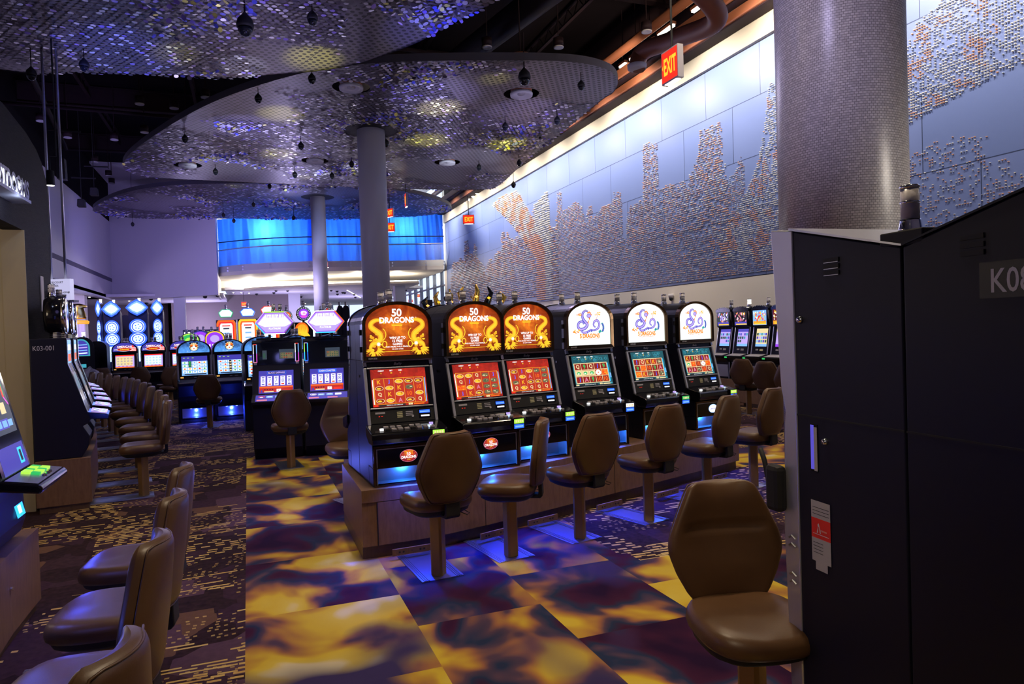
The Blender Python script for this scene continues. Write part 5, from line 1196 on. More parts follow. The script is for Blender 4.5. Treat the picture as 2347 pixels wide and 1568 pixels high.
# ---- reel machines with hexagon toppers
def coaster(loc, rz, label, art, neon, tall=.68):
    t = empty('slot_machine', loc, rz, label, 'slot machine', 'reel machines with hexagon toppers'); h = .335
    w = MB(); w.prism([(.10, .0), (.04, .10), (.0, .16), (.0, .74), (-.12, .80), (-.14, .84), (.02, .93), (.14, 1.28), (.16, 1.34), (.16, 1.68), (.20, 1.71), (.66, 1.71), (.66, 0)], h, 'black', 'x', -h); w.build('cabinet', t, bevel=.012)
    a = ART((0, .155, 0), (1, 0, 0), (0, 0, 1)); a.rect(-h+.03, h-.03, 1.355, 1.665, 'darkglass', 0); rr = random.Random(art)
    cx = [.06, .0][art]; a.rect(cx-.02, cx+.19, 1.43, 1.57, 'e_slate', 1); a.rect(cx, cx+.17, 1.44, 1.52, 'e_dimtan', 2)  # dim glowing patches paint the reflection of other screens on dark glass
    for i in range(5):
        for j in range(3): a.ell(cx+.018+i*.033, 1.453+j*.026, .010, .009, ['e_dimgrn', 'e_dimtan', 'e_dkred', 'e_dimgrn'][rr.randrange(4)], 3, 7)
    if art == 0: a.rect(-.19, -.13, 1.43, 1.56, 'e_slate', 1); a.rect(-.18, -.15, 1.45, 1.52, 'e_dimgrn', 2)
    a.build('upper_glass', t)
    for s, cols in ((-1, neon[0]), (1, neon[1])):
        if not cols: continue
        w = MB(); x = s*(h-.045); ps = [(x-.022, 1.39), (x+.022, 1.39), (x+.022, 1.65), (x-.022, 1.65)]
        seq = [('b', (ps[0], ps[1])), ('r', (ps[1], (x+.022, 1.52))), ('r2', ((x+.022, 1.52), ps[2])), ('t', (ps[2], ps[3])), ('l2', (ps[3], (x-.022, 1.52))), ('l', ((x-.022, 1.52), ps[0]))]
        for (nm, (p, q)), c in zip(seq, cols): w.tube([(p[0], .148, p[1]), (q[0], .148, q[1])], .0055, c, 6)
        w.build('light_tube', t); w = MB(); w.box(x-.02, x+.02, .145, .155, 1.355, 1.38, 'label'); w.build('tube_plate', t)
    # lower slanted game screen
    p0, p1 = Vector((0, .018, .945)), Vector((0, .128, 1.265)); a = ART(p0, (1, 0, 0), p1-p0); L = (p1-p0).length
    a.rect(-.245, .235, .0, L, 'e_indigo', 0); a.rect(-.235, .225, L*.30, L*.80, 'e_violetline', 1)
    a.rect(-.13, .13, L*.83, L*.97, 'e_blue', 2); a.rect(-.125, .125, L*.84, L*.96, 'e_ink', 3) if art == 0 else None
    a.text('BLACK SAPPHIRE' if art == 0 else 'CASH COASTER', 0, L*.90, .028, 'e_lilac' if art == 0 else 'e_cream', 4, .03, maxw=.23)
    for i in range(5):
        x = -.185+i*.090; a.rect(x-.034, x+.034, L*.34, L*.76, 'e_bluewhite' if False else 'e_lilac', 2); a.rect(x-.030, x+.030, L*.35, L*.75, 'e_white', 3)
        s_ = ['8', '7', '7', '8', '8'][i] if art == 0 else ['8', '7', '7', '7', '8'][i]; a.text(s_, x, L*.56, .055, 'ink_blue', 4, .0); a.rect(x-.02, x+.02, L*.38, L*.43, 'e_red' if i in (1, 3) else 'e_violetline', 4); a.rect(x-.018, x+.018, L*.68, L*.72, 'e_violetline', 4)
    a.rect(-.235, .225, L*.24, L*.31, 'e_orange', 2); a.rect(-.235, .225, L*.05, L*.24, 'e_dimred', 2); a.rect(.0, .06, L*.06, L*.18, 'e_white', 3); a.text('$1', .03, L*.12, .022, 'e_red', 4, .02)
    a.rect(-.17, -.04, L*.05, L*.10, 'e_cream', 3); a.rect(.09, .20, L*.05, L*.15, 'e_red', 3)
    for i in range(4): a.ell(-.16+i*.035, L*.17, .012, .008, 'e_ink', 3, 8)
    a.ell(-.205, L*.10, .014, .02, 'e_indigo', 3, 8)
    a.build('screen', t)
    w = MB(); b0, b1 = Vector((0, -.13, .842)), Vector((0, .015, .925)); a = ART(b0+Vector((0, -.004, .006)), (1, 0, 0), b1-b0); 
    a.rect(-.28, .28, .0, .155, 'e_indigo', 0); a.ring(-.20, .11, .045, .022, .008, 'e_red' if art == 0 else 'e_white', 2); a.ell(-.20, .10, .025, .012, 'e_white', 2, 12)
    for x in (-.09, .03, .15): a.rect(x-.045, x+.045, .08, .125, 'e_sky' if x != .15 or art == 0 else 'e_white', 2); a.rect(x-.03, x+.03, .10, .112, 'e_white', 3)
    a.rect(-.27, .10, .005, .05, 'e_violetline', 1); a.rect(-.26, -.12, .01, .045, 'e_pink', 2); a.rect(.0, .14, .012, .04, 'e_pink', 2); a.build('button_deck', t)
    w = MB(); w.box(-h+.01, h-.01, .60, .66, 1.71, 1.74, 'black'); w.build('rear_lip', t)
    # topper
    tp = MB(); o1 = hexa(0, 1.955, .275, .165, .52); tp.prism(o1, .30, 'gloss', 'y', .10); tp.build('topper', t, bevel=.01)
    a = ART((0, .096, 0), (1, 0, 0), (0, 0, 1)); a.flat(hexa(0, 1.955, .255, .148, .52), 'e_purple', 0); a.flat(hexa(0, 1.955, .242, .136, .52), 'e_lilac', 1); a.flat([(-.23, 1.945), (-.12, 2.075), (.12, 2.075), (.23, 1.945), (.14, 1.90), (-.14, 1.90)], 'e_white', 2)
    a.text('QUICK HIT' if art == 0 else 'QUICK HIT', 0, 1.96, .075, 'e_bluewhite', 3, .03, maxw=.38); a.text('PLATINUM', 0, 1.875, .03, 'e_white', 3, .03, maxw=.16)
    for i in range(13):
        x = -.12+i*.02; a.rect(x-.003, x+.003, 2.03, 2.03+.05*abs(sin(i*1.9)), 'e_purple', 3)
    a.build('topper_face', t)
    w = MB(); hp = [(x, .092, z) for x, z in hexa(0, 1.955, .264, .156, .52)]
    cl = neon[2]
    for i in range(6): w.tube([hp[i], hp[(i+1) % 6]], .009, cl[i], 6)
    w.build('topper_tube', t)
    w = MB(); w.box(-.10, -.07, .16, .22, 1.70, 1.83, 'matte'); w.box(.07, .10, .16, .22, 1.70, 1.83, 'matte'); w.build('topper_stand', t)
    signal_lamp(-.02, .20, 2.115, t, .9); signal_lamp(.07, .24, 2.115, t, .9)
    l = lamp('POINT', (0, -.28, 1.05), (.5, .45, 1), 1.2, size=.1, parent=t)
    return t
NW = ['e_white', 'e_white', 'e_white', 'e_white', 'e_white', 'e_white']
n1 = ['e_pink', 'e_magenta', 'e_sky', 'e_red', 'e_white', 'e_lilac']; n2 = ['e_blue', 'e_blue', 'e_cyan', 'e_lilac', 'e_lime', 'e_cyan']
cb = gp(583, 1057); a_ = R(-8)
coaster((cb.x+.335*cos(a_), cb.y+.335*sin(a_)+.05, 0), a_, 'black reel machine with a hexagon topper and a stool in front, left of two', 0, (n1, n1, ['e_lilac', 'e_lime', 'e_lilac', 'silver', 'e_white', 'e_cyan']))
coaster((cb.x+1.045*cos(a_), cb.y+1.045*sin(a_)+.05, 0), a_, 'CASH COASTER reel machine with an orange-edged hexagon topper, beside the leftmost dragon machine', 1, (n2, None, ['e_white', 'e_white', 'e_orange', 'e_orange', 'e_cyan', 'e_white']))

# ---- low arched-header machines
def archy(loc, rz, label, kind, group, glow=True):
    t = empty('slot_machine', loc, rz, label, 'slot machine', group); h = .335
    w = MB(); w.prism([(.12, 0), (.12, .55), (-.06, .78), (-.08, .84), (.03, .92), (.13, 1.42), (.13, 1.50), (.6, 1.50), (.6, 0)], h, 'black', 'x', -h); w.build('cabinet', t, bevel=.012)
    ar = lambda i: arch(h, 1.46, 1.52, 1.74, 16, i)
    w = MB(); w.prism(ar(0), .6, 'blacksat', 'y', .11); w.build('dome_top', t)
    a = ART((0, .106, 0), (1, 0, 0), (0, 0, 1))
    if kind == 'tiger':
        a.flat([(-.30, 1.475), (.30, 1.475)]+[(.30*cos(pi*i/16), 1.52+.20*sin(pi*i/16)) for i in range(17)], 'tigerart', 0)
        a.ell(0, 1.60, .085, .085, 'e_cream', 2, 16); a.ell(0, 1.575, .045, .05, 'e_white', 3, 12); a.ell(0, 1.56, .018, .014, 'e_orange', 4, 8)
        for s in (-1, 1): a.ell(s*.065, 1.675, .022, .022, 'e_ink', 3, 9); a.ell(s*.034, 1.60, .016, .010, 'e_ink', 4, 8); a.ell(s*.045, 1.62, .032, .03, 'e_orange', 2.5, 9); a.ribbon([(s*.08, 1.63), (s*.062, 1.60), (s*.078, 1.56)], .010, 'e_ink', 4); a.ribbon([(s*.02, 1.68), (s*.025, 1.65)], .008, 'e_ink', 4); a.ribbon([(s*.085, 1.59), (s*.07, 1.53), (s*.03, 1.51)], .008, 'e_ink', 4)
        a.rect(-.14, .14, 1.482, 1.490, 'e_sky', 3)
    else:
        a.flat([(-.30, 1.475), (.30, 1.475)]+[(.30*cos(pi*i/16), 1.52+.20*sin(pi*i/16)) for i in range(17)], 'e_indigo', 0)
        a.flat([(.14, 1.475), (.30, 1.475), (.30, 1.55), (.2, 1.66)], 'e_red', 1)
        for i in range(4): a.ribbon([(.15, 1.49+.03*i), (.29, 1.48+.03*i)], .010, 'e_white', 2)
        for i in range(6): a.ell(-.26+.025*(i % 3), 1.51+.03*(i//3), .008, .008, 'e_white', 2, 5)
        a.ell(0, 1.53, .20, .055, 'e_white', 2, 18); a.ell(0, 1.53, .19, .048, 'e_dimred', 3, 18); a.text('AMERICAN', 0, 1.61, .062, 'e_red', 5, .05, maxw=.40); a.text('AMERICAN', 0, 1.612, .058, 'e_white', 6, .01, maxw=.385); a.text('Substantial', 0, 1.535, .045, 'e_yellow', 5, .02, maxw=.22)
    a.build('header_artwork', t)
    p0, p1 = Vector((0, .042, 1.00)), Vector((0, .122, 1.40)); a = ART(p0+Vector((0, -.006, 0)), (1, 0, 0), p1-p0); L = (p1-p0).length; rr = random.Random(len(label))
    a.rect(-.30, .30, -.03, L+.02, 'gloss', 0)
    if kind == 'tiger':
        a.rect(-.25, .25, .0, L, 'e_sky', 1); a.rect(-.25, .25, L*.74, L, 'e_indigo', 2); a.rect(-.20, .22, L*.03, L*.08, 'e_ink', 3)
        for j in range(4):
            for i in range(5):
                x, y = -.19+.095*i, L*(.18+.16*j); a.rect(x-.04, x+.04, y-.024, y+.024, 'e_white', 3); a.ell(x, y, .022, .016, rr.choice(['e_orange', 'e_red', 'e_sky', 'e_green', 'e_gold', 'e_sky']), 4, 8)
        a.rect(-.02, .03, L*.1, L*.72, 'e_ink', 5) if 'right' in label else a.rect(-.12, -.06, L*.42, L*.74, 'e_ink', 5)
        for j in range(3 if 'right' not in label else 4): a.ell(.005 if 'right' in label else -.09, L*(.5+.1*j if 'right' not in label else .2+.14*j), .02, .016, 'e_green' if 'right' not in label else 'e_cream', 6, 8)
        for x in (-.2, -.12, -.03): a.rect(x-.02, x+.02, L*.9, L*.93, 'e_lime', 3)
    else:
        a.rect(-.24, .24, .0, L*.92, 'e_lilac', 1); a.rect(-.24, .24, L*.84, L*.92, 'e_red', 2); a.rect(-.22, .20, L*.16, L*.8, 'e_cream' if 'leftmost' in label else 'e_bluewhite', 2); a.rect(-.24, .24, 0, L*.08, 'e_orange', 2)
        for j in range(3):
            for i in range(5): x, y = -.17+.085*i, L*(.28+.19*j); a.ring(x, y, .022, .02, .008, rr.choice(['e_indigo', 'e_dimred', 'e_violetline', 'e_indigo']), 3, 10); 
        for i in range(4): a.ell(-.15+.1*i, L*.12, .03, .008, 'e_dimred', 3, 8)
    a.build('screen', t)
    w = MB()
    for s in (-1, 1): w.add([(s*(h-.03), -.075, .84), (s*(h+.002), -.075, .84), (s*(h+.002), .03, .925), (s*(h-.03), .03, .925), (s*(h-.03), .118, 1.42), (s*(h+.002), .118, 1.42)], [(0, 1, 2, 3), (3, 2, 5, 4)], 'chrome')
    w.build('side_trim', t)
    a = ART((0, .022, .93), (1, 0, 0), (0, .02, .08)); a.rect(-.29, .29, 0, .06, 'matte', 0); a.rect(-.28, -.22, .02, .028, 'e_amber', 1); a.rect(-.28, -.22, .035, .043, 'e_amber', 1); a.rect(-.02, .03, .02, .03, 'label', 1); a.rect(.08, .15, .02, .03, 'label', 1); a.build('info_panel', t)
    w = MB(); w.box(-.31, .31, -.10, -.02, .838, .856, 'steel'); w.build('deck_edge', t)
    if glow:
        w = MB(); w.box(-.27, .27, .04, .119, .30, .31, 'matte'); w.box(-.27, .27, .02, .12, .10, .12, 'steel'); w.box(-.27, .27, .10, .12, .12, .30, 'steel'); w.build('glow_niche', t)
        w = MB()
        for x in (-.10, 0, .10): w.lathe([(0, 0), (.018, 0), (.02, .006)], 'e_bluewhite', (x, .08, .290), 8)
        w.build('niche_light', t); lamp('POINT', (0, .055, .25), (.02, .06, 1), 9, size=.02, parent=t)
        w = MB(); w.box(-.3, .3, -.02, .12, 0, .06, 'matte'); w.build('kick', t)
        lamp('POINT', (0, -.06, .13), (.02, .05, 1), 5, size=.02, parent=t)
    signal_lamp(-.03, .30, 1.725, t, 1.1); signal_lamp(.05, .36, 1.725, t, 1.1); return t
tp = at_d(444, 776, 14.75); a_ = R(6)
archy((tp.x, tp.y, 0), a_, 'machine with a tiger face header and blue glow at its foot, left one', 'tiger', 'tiger machines')
archy((tp.x+.70*cos(a_), tp.y+.70*sin(a_), 0), a_, 'machine with a tiger face header, right one beside the reel cabinet', 'tiger', 'tiger machines')
tp = at_d(284, 785, 20.2)
for i, lb in enumerate(['leftmost AMERICAN machine with a yellow screen', 'middle AMERICAN machine with a pale blue screen', 'right AMERICAN machine half hidden by the tiger cabinet']):
    archy((tp.x+.74*i*cos(R(4)), tp.y+.74*i*sin(R(4)), 0), R(4), lb, 'american', 'AMERICAN machines', False)
for i, (px, d, lb) in enumerate([(600, 13.2, 'lit arched header of a machine behind the left reel machine'), (680, 13.2, 'pale arched header between the two reel machines, behind them'), (770, 13.2, 'arched machine behind the CASH COASTER machine')]):
    q = at_d(px, 790, d); o_ = archy((q.x, q.y, 0), R(4), lb, 'tiger', 'arched machines behind the reel machines', False); o_.scale = (1, 1, 1.02)

# ---- tall neon machines far left
def neon8(px, d, k, label, turn=0.):
    p = at_d(px, 780, d); t = empty('neon_machine', (p.x, p.y, 0), R(turn), label, 'slot machine', 'tall blue-white neon machines'); h = .26*k
    w = MB(); w.prism([(0, 0), (0, .8), (-.15, .9), (.05, 1.2), (.1, 2.85), (.5, 2.7), (.5, 0)], h, 'black', 'x', -h); w.build('cabinet', t)
    a = ART((0, -.02, 0), (1, 0, 0), (0, 0, 1)); z1, z2, z3 = 2.86, 2.24, 1.84
    def rg(cz, rx, rz):
        a.ell(0, cz, rx*1.08, rz*1.08, 'e_neon', 0, 26); a.ell(0, cz, rx*.92, rz*.92, 'e_deepblue', 1, 24); a.ring(0, cz, rx*.86, rz*.86, .028, 'e_bluewhite', 2, 24)
        a.ell(0, cz, rx*.62, rz*.62, 'e_bluewhite', 3, 20)
        for q in range(14):
            an = 2*pi*q/14; a.ell(rx*.72*cos(an), cz+rz*.72*sin(an), .010, .010, 'e_neon', 4, 6)
        for q in range(5): a.ell(rx*.3*cos(q*1.3), cz+rz*.3*sin(q*1.3), .02, .02, 'e_blue', 4, 6)
    rg(z2, .22*k, .23); rg(z3, .23*k, .21)
    a.rect(-.20*k, .20*k, 1.0, 1.62, 'e_neon', 0); a.rect(-.16*k, .16*k, 1.04, 1.60, 'e_bluewhite', 1)
    dm = [(-.30*k, z1), (-.17*k, z1+.15), (0, z1+.26), (.17*k, z1+.15), (.30*k, z1), (.17*k, z1-.15), (0, z1-.25), (-.17*k, z1-.15)]
    a.flat(dm, 'e_neon', 1); a.flat([(x*.88, z1+(z-z1)*.84) for x, z in dm], 'e_sky', 2); a.flat([(x*.72, z1+(z-z1)*.62) for x, z in dm], 'e_bluewhite', 3); a.build('neon_face', t)
    w = MB(); n = 8
    for i in range(n): w.tube([(dm[i][0], -.05, dm[i][1]), (dm[(i+1) % n][0], -.05, dm[(i+1) % n][1])], .018, 'e_neon', 6)
    w.build('sign_tube', t); signal_lamp(.06, .1, 3.02, t, 1.3, True)
    lamp('POINT', (0, -.5, 2.2), (.12, .2, 1), 12, size=.3, parent=t); return t
neon8(258, 23.5, .92, 'tall neon machine with a diamond sign and figure-eight rings, second from the left')
neon8(317, 23, 1.06, 'tall neon machine with a diamond sign and figure-eight rings, the largest in the middle')
neon8(363, 23.5, .60, 'tall neon machine seen narrow at the right of the neon group')
neon8(228, 23, .24, 'tall neon machine seen edge-on at the left of the neon group')
for px, d, lb in [(288, 25.4, 'dark domed machine back between the left and middle neon machines'), (341, 25.4, 'dark domed machine back between the middle and right neon machines')]:
    p = at_d(px, 760, d); w = MB(); w.prism(arch(.20, 0, 2.55, 2.72), .4, 'black', 'y', 0); tag(w.build('machine_back', loc=(p.x, p.y, 0)), lb, 'slot machine')
# ---- neon framed machines in the middle distance
def framed(px, d, label, c1, c2, top):
    p = at_d(px, 760, d); t = empty('neon_framed_machine', (p.x, p.y, 0), R(-2), label, 'slot machine', 'machines with orange neon frames')
    w = MB(); w.box(-.40, .40, .02, .7, 0, 2.55, 'black'); w.build('cabinet', t)
    a = ART((0, 0, 0), (1, 0, 0), (0, 0, 1)); fr = [(-.36, .9), (.36, .9), (.36, 2.40), (.30, 2.52), (-.30, 2.52), (-.36, 2.40)]
    a.flat(fr, c1, 0); a.flat([(x*.86, 1.66+(z-1.66)*.93) for x, z in fr], c2, 1); a.flat([(x*.70, 1.66+(z-1.66)*.86) for x, z in fr], 'e_white', 2)
    for z in (1.3, 1.5, 1.75, 1.95, 2.15): a.rect(-.12, .12, z, z+.06, 'e_slate' if z > 2 else 'e_sky', 3)
    a.rect(-.16, .16, 2.27, 2.32, 'e_red', 3); a.build('lit_face', t)
    w = MB()
    pts = [(x, -.03, z) for x, z in fr]
    for i in range(6): w.tube([pts[i], pts[(i+1) % 6]], .022, c1, 6)
    w.build('neon_frame', t)
    w = MB(); hx = [(-.30, 2.86), (-.16, 3.0), (.16, 3.0), (.30, 2.86), (.22, 2.66), (-.22, 2.66)]; w.prism(hx, .3, 'gloss', 'y', .02); w.build('topper', t)
    a = ART((0, .015, 0), (1, 0, 0), (0, 0, 1)); a.flat(hx, top, 0); a.flat([(x*.88, 2.84+(z-2.84)*.84) for x, z in hx], 'e_bluewhite' if top != 'e_red' else 'e_white', 1); a.flat([(x*.7, 2.84+(z-2.84)*.6) for x, z in hx], 'e_white', 2); a.build('topper_face', t)
    signal_lamp(0, .15, 3.0, t, 1.6)
framed(519, 30, 'machine in a red and orange neon frame with a green-edged hexagon topper', 'e_orange', 'e_red', 'e_green')
framed(569, 29.5, 'machine in a yellow neon frame with a blue hexagon topper', 'e_yellow', 'e_orange', 'e_blue')
framed(617, 28, 'machine with a red hexagon topper behind the left reel machine', 'e_orange', 'e_red', 'e_red')
# ---- round lit toppers
def ring_topper(px, py, r_px, d, label, inner, h=None):
    p = at_d(px, py, d); r = r_px*d/F_PX; t = empty('round_topper_machine', (p.x, p.y, 0), 0, label, 'slot machine', 'machines with round lit toppers'); z = p.z
    w = MB(); w.box(-r*1.3, r*1.3, .05, .7, 0, z-r*1.6, 'black'); w.box(-r*.15, r*.15, .1, .25, z-r*1.6, z-r*.9, 'black'); w.build('cabinet', t)
    w = MB(); w.lathe([(0, -.10), (r, -.10), (r*1.08, -.04), (r*1.08, .18), (r*.9, .22)], 'gloss', (0, .1, z), 24, 'y'); w.build('topper', t)
    a = ART((0, -.002, z), (1, 0, 0), (0, 0, 1)); a.ell(0, 0, r, r, 'e_slate', 0, 24)
    for q in range(20): a.ell(r*.88*cos(2*pi*q/20), r*.88*sin(2*pi*q/20), r*.055, r*.055, 'e_white', 2, 6)
    a.ell(0, 0, r*.74, r*.74, inner, 1, 20); a.ell(0, r*.1, r*.5, r*.34, 'e_white', 2, 14); a.ell(0, -r*.42, r*.5, r*.2, 'e_orange' if inner != 'e_purple' else 'e_magenta', 2, 12)
    for i in range(5): a.flat([(r*(-.5+.2*i), -r*.1), (r*(-.36+.2*i), -r*.1), (r*(-.43+.2*i), r*.45)], 'e_red' if inner != 'e_purple' else 'e_magenta', 3)
    a.build('topper_face', t); signal_lamp(0, .15, z+r, t, 1.4)
ring_topper(657, 724, 12, 24, 'machine with a small round orange-lit topper, left of the two round ones', 'e_orange')
ring_topper(696, 719, 15, 20, 'machine with a round purple-lit topper between the reel machines', 'e_purple')
ring_topper(753, 716, 13, 21, 'machine with a round red-lit topper behind the right hexagon topper', 'e_dimred')
p = at_d(692, 756, 15); t = empty('flame_topper_machine', (p.x, p.y, 0), 0, 'machine with a golden flame-coloured round sign between the reel machines', 'slot machine')
w = MB(); w.box(-.22, .22, .02, .5, 0, 1.7, 'black'); w.build('cabinet', t); a = ART((0, 0, p.z), (1, 0, 0), (0, 0, 1)); a.ell(0, 0, .14, .16, 'e_orange', 0, 18); a.ell(.01, -.01, .115, .13, 'e_gold', 1, 16)
for i in range(8): a.flat([(-.1+.025*i, -.08), (-.07+.025*i, -.08), (-.09+.027*i, .02+.04*(i % 3))], 'e_yellow', 2)
a.flat([(-.04, -.14), (.17, -.14), (.12, -.07), (-.02, -.08)], 'e_yellow', 3); a.build('sign_face', t); w = MB(); w.prism([(-.14, 1.7), (.14, 1.7), (.14, p.z+.16), (-.14, p.z+.16)], .2, 'gloss', 'y', .01); w.build('sign_case', t)
# ---- low purple domed machines
for px, py, d, lb in [(459, 768, 27, 'small purple-lit arched machine far off, left of the neon frames'), (492, 769, 26, 'yellow-edged purple arched machine far off beside the neon frames'), (434, 775, 26, 'green-topped machine just above the tiger headers')]:
    p = at_d(px, py, d); t = empty('arched_machine', (p.x, p.y, 0), 0, lb, 'slot machine'); g_ = 'green' in lb; hh = p.z+.18
    w = MB(); w.prism(arch(.34, 0, hh-.25, hh), .6, 'black', 'y', .02); w.build('cabinet', t)
    a = ART((0, 0, 0), (1, 0, 0), (0, 0, 1)); a.flat(arch(.32, hh-.8, hh-.27, hh-.02), 'e_lime' if g_ else ('e_yellow' if 'yellow' in lb else 'e_indigo'), 0); a.flat(arch(.28, hh-.8, hh-.29, hh-.06), 'e_green' if g_ else 'e_purple', 1); a.ell(0, hh-.3, .16, .14, 'e_lilac' if not g_ else 'e_lime', 2, 12)
    for i in range(4): a.rect(-.2+.1*i, -.15+.1*i, hh-.6, hh-.5, 'e_white', 2)
    a.build('lit_face', t); signal_lamp(-.1, .2, hh-.05, t, 1.5); signal_lamp(.1, .25, hh-.05, t, 1.5)
p = at_d(463, 757, 32); t = empty('board_machine', (p.x, p.y, 0), 0, 'machine with a row of bright white panels far behind the tiger machines', 'slot machine'); w = MB(); w.box(-.8, .8, .02, .6, 0, 2.2, 'black'); w.build('cabinet', t); a = ART((0, 0, 0), (1, 0, 0), (0, 0, 1))
for i in range(5): a.rect(-.75+.31*i, -.5+.31*i, 1.6, 2.1, ['e_white', 'e_green', 'e_white', 'e_lime', 'e_white'][i], 0)
a.build('lit_panels', t)
# ---- black tower pairs seen by the far windows
for i, (px, d) in enumerate([(779, 26), (793, 26), (735,29)]):
    p = at_d(px, 705, d); w = MB(); w.prism([(-.13, 0), (.13, 0), (.13, 2.65), (.07, 2.83), (-.07, 2.83), (-.13, 2.65)], .3, 'black', 'y', 0); w.lathe([(.04, 0), (.04, .15), (.0, .15)], 'chrome', (0, .1, 2.83), 10)
    tag(w.build('machine_back', loc=(p.x, p.y, 0)), ['slim black machine back against the far window, left of a pair', 'slim black machine back against the far window, right of a pair', 'slim black machine back just right of the farther round column'][i], 'slot machine')
# ---- machines with golden horned crowns behind the front bank
def crown(px, d, label, n, dome, sc=1.):
    p = at_d(px, 700, d); t = empty('crowned_machine', (p.x, p.y, 0), 0, label, 'slot machine', 'machines with golden horned toppers')
    w = MB(); w.prism([(0, 0), (0, .8), (.2, 1.0), (.25, 1.95), (.6, 1.95), (.6, 0)], .3, 'black', 'x', -.3); w.build('cabinet', t)
    w = MB()
    for i in range(n):
        u = (i-(n-1)/2)/max(1, (n-1)/2); x = u*.33; hgt = (.34+.12*cos(u*1.5))*sc
        w.tube([(x*.7, .2, 1.93), (x, .16, 1.93+hgt*.45), (x*1.15+.03*(1 if u >= 0 else -1), .14, 1.93+hgt*.8), (x*1.02, .12, 1.93+hgt)], [.045, .05, .035, .012], 'gold' if i % 3 else 'gloss', 8)
        w.lathe([(0, -.02), (.03, 0), (0, .02)], 'e_yellow' if i % 2 else 'e_amber', (x*1.05, .10, 1.93+hgt*.62), 8)
    w.build('horned_topper', t, smooth=True)
    a = ART((0, .09, 0), (1, 0, 0), (0, 0, 1)); a.flat([(.16*cos(pi*i/14), 1.95+.16*sin(pi*i/14)) for i in range(15)], dome, 0); a.flat([(.10*cos(pi*i/14), 1.96+.11*sin(pi*i/14)) for i in range(15)], 'e_white', 1); a.build('lit_dome', t); signal_lamp(-.25,.3,1.94,t,1.2)
crown(1098, 9.2, 'machine with golden horned topper and a white-lit dome behind the second 50 DRAGONS machine', 5, 'e_bluewhite', .95)
crown(1036, 10.5, 'machine with golden horned topper and green sparkles behind the leftmost dragon machine gap', 5, 'e_green')
p = at_d(985, 700, 11.5); t = empty('game_tower', (p.x, p.y, 0), 0, 'narrow machine edge with gold and white strip by the far side window', 'slot machine'); w = MB(); w.box(-.05, .05, 0, .5, 0, 2.28, 'black'); w.build('cabinet', t); w = MB(); w.box(-.07, -.05, -.01, .0, 1.8, 2.2, 'e_white'); w.box(-.07, -.04, -.015, .0, 2.05, 2.28, 'gold'); w.build('edge_strip', t)
# ---- domed machine with blue picture at left, its dark neighbours, cash desk things
p = at_d(190, 800, 20); t = empty('slot_machine', (p.x, p.y, 0), R(30), 'arch-topped black machine with a blue picture, left of the AMERICAN machines', 'slot machine')
w = MB(); w.prism(arch(.30, 0, 1.62, 1.93), 1.0, 'black', 'y', 0); w.build('cabinet', t, bevel=.01)
a = ART((-.05, -.004, 0), (1, 0, 0), (0, 0, 1)); a.flat(arch(.23, 1.38, 1.62, 1.87), 'e_teallite', 0); a.flat(arch(.19, 1.41, 1.62, 1.83), 'e_indigo', 1)
for i, m_ in enumerate(['e_bluewhite', 'e_sky', 'e_lilac', 'e_sky']): a.ribbon([(-.16, 1.46+.08*i), (0, 1.44+.08*i+.02), (.16, 1.47+.08*i)], .03, m_, 2)
a.rect(-.08, .12, 1.05, 1.15, 'e_teallite', 0); a.rect(-.2, -.16, .85, .95, 'e_blue', 0); a.build('lit_face', t); signal_lamp(-.12, .15, 1.88, t, 1.4, True); signal_lamp(.08, .15, 1.9, t, 1.4, True)
p = at_d(222, 800, 21); w = MB(); w.prism(arch(.26, 0, 1.6, 1.80), .5, 'black', 'y', 0); tag(w.build('machine_back', loc=(p.x, p.y, 0)), 'dark machine back just left of the AMERICAN machines', 'slot machine')
p = at_d(177, 740, 23); t = empty('pillar_lamp', (p.x, p.y, 0), 0, 'tall gold-capped pillar lamp glowing white at the far left', 'floor lamp')
w = MB(); w.lathe([(.26, 2.55), (.27, 2.62), (.2, 2.9), (.3, 2.93), (.28, 3.0), (.1, 3.05), (0, 3.05)], 'gold', seg=20); w.build('gold_cap', t, smooth=True); w = MB()
for k in range(7): w.lathe([(.035, .2), (.035, 2.4)], 'e_lilac', (.17*cos(k*.9), .17*sin(k*.9), 0), 8)
w.build('glowing_tube', t); w = MB(); w.lathe([(.33, 2.38), (.35, 2.46), (.30, 2.50)], 'e_gold', seg=20); w.build('gold_ring', t, smooth=True); w = MB(); w.lathe([(.3, 0), (.3, .2)], 'gold', seg=16); w.build('base', t); lamp('POINT', (0, -.5, 2.4), WARM, 12, size=.1, parent=t)
p = at_d(206, 855, 18.2); w = MB()
rr = random.Random(2); w.lathe([(0, -.12), (.24, -.12), (.26, -.02), (.18, .08), (.10, .16), (0, .2)], 'idtext', seg=9); o_ = w.build('plastic_bag', loc=(p.x, p.y, .92)); tag(o_, 'crumpled grey plastic bag on the counter at the end of the left row', 'bag')
for v in o_.data.vertices: v.co += Vector((rr.uniform(-.05, .05), rr.uniform(-.05, .05), rr.uniform(-.03, .03)))
w = MB(); w.box(-.5, .5, -.3, .3, 0, .8, 'wood'); tag(w.build('counter', loc=(p.x, p.y, 0)), 'wooden counter holding a crumpled bag at the end of the left row', 'counter')

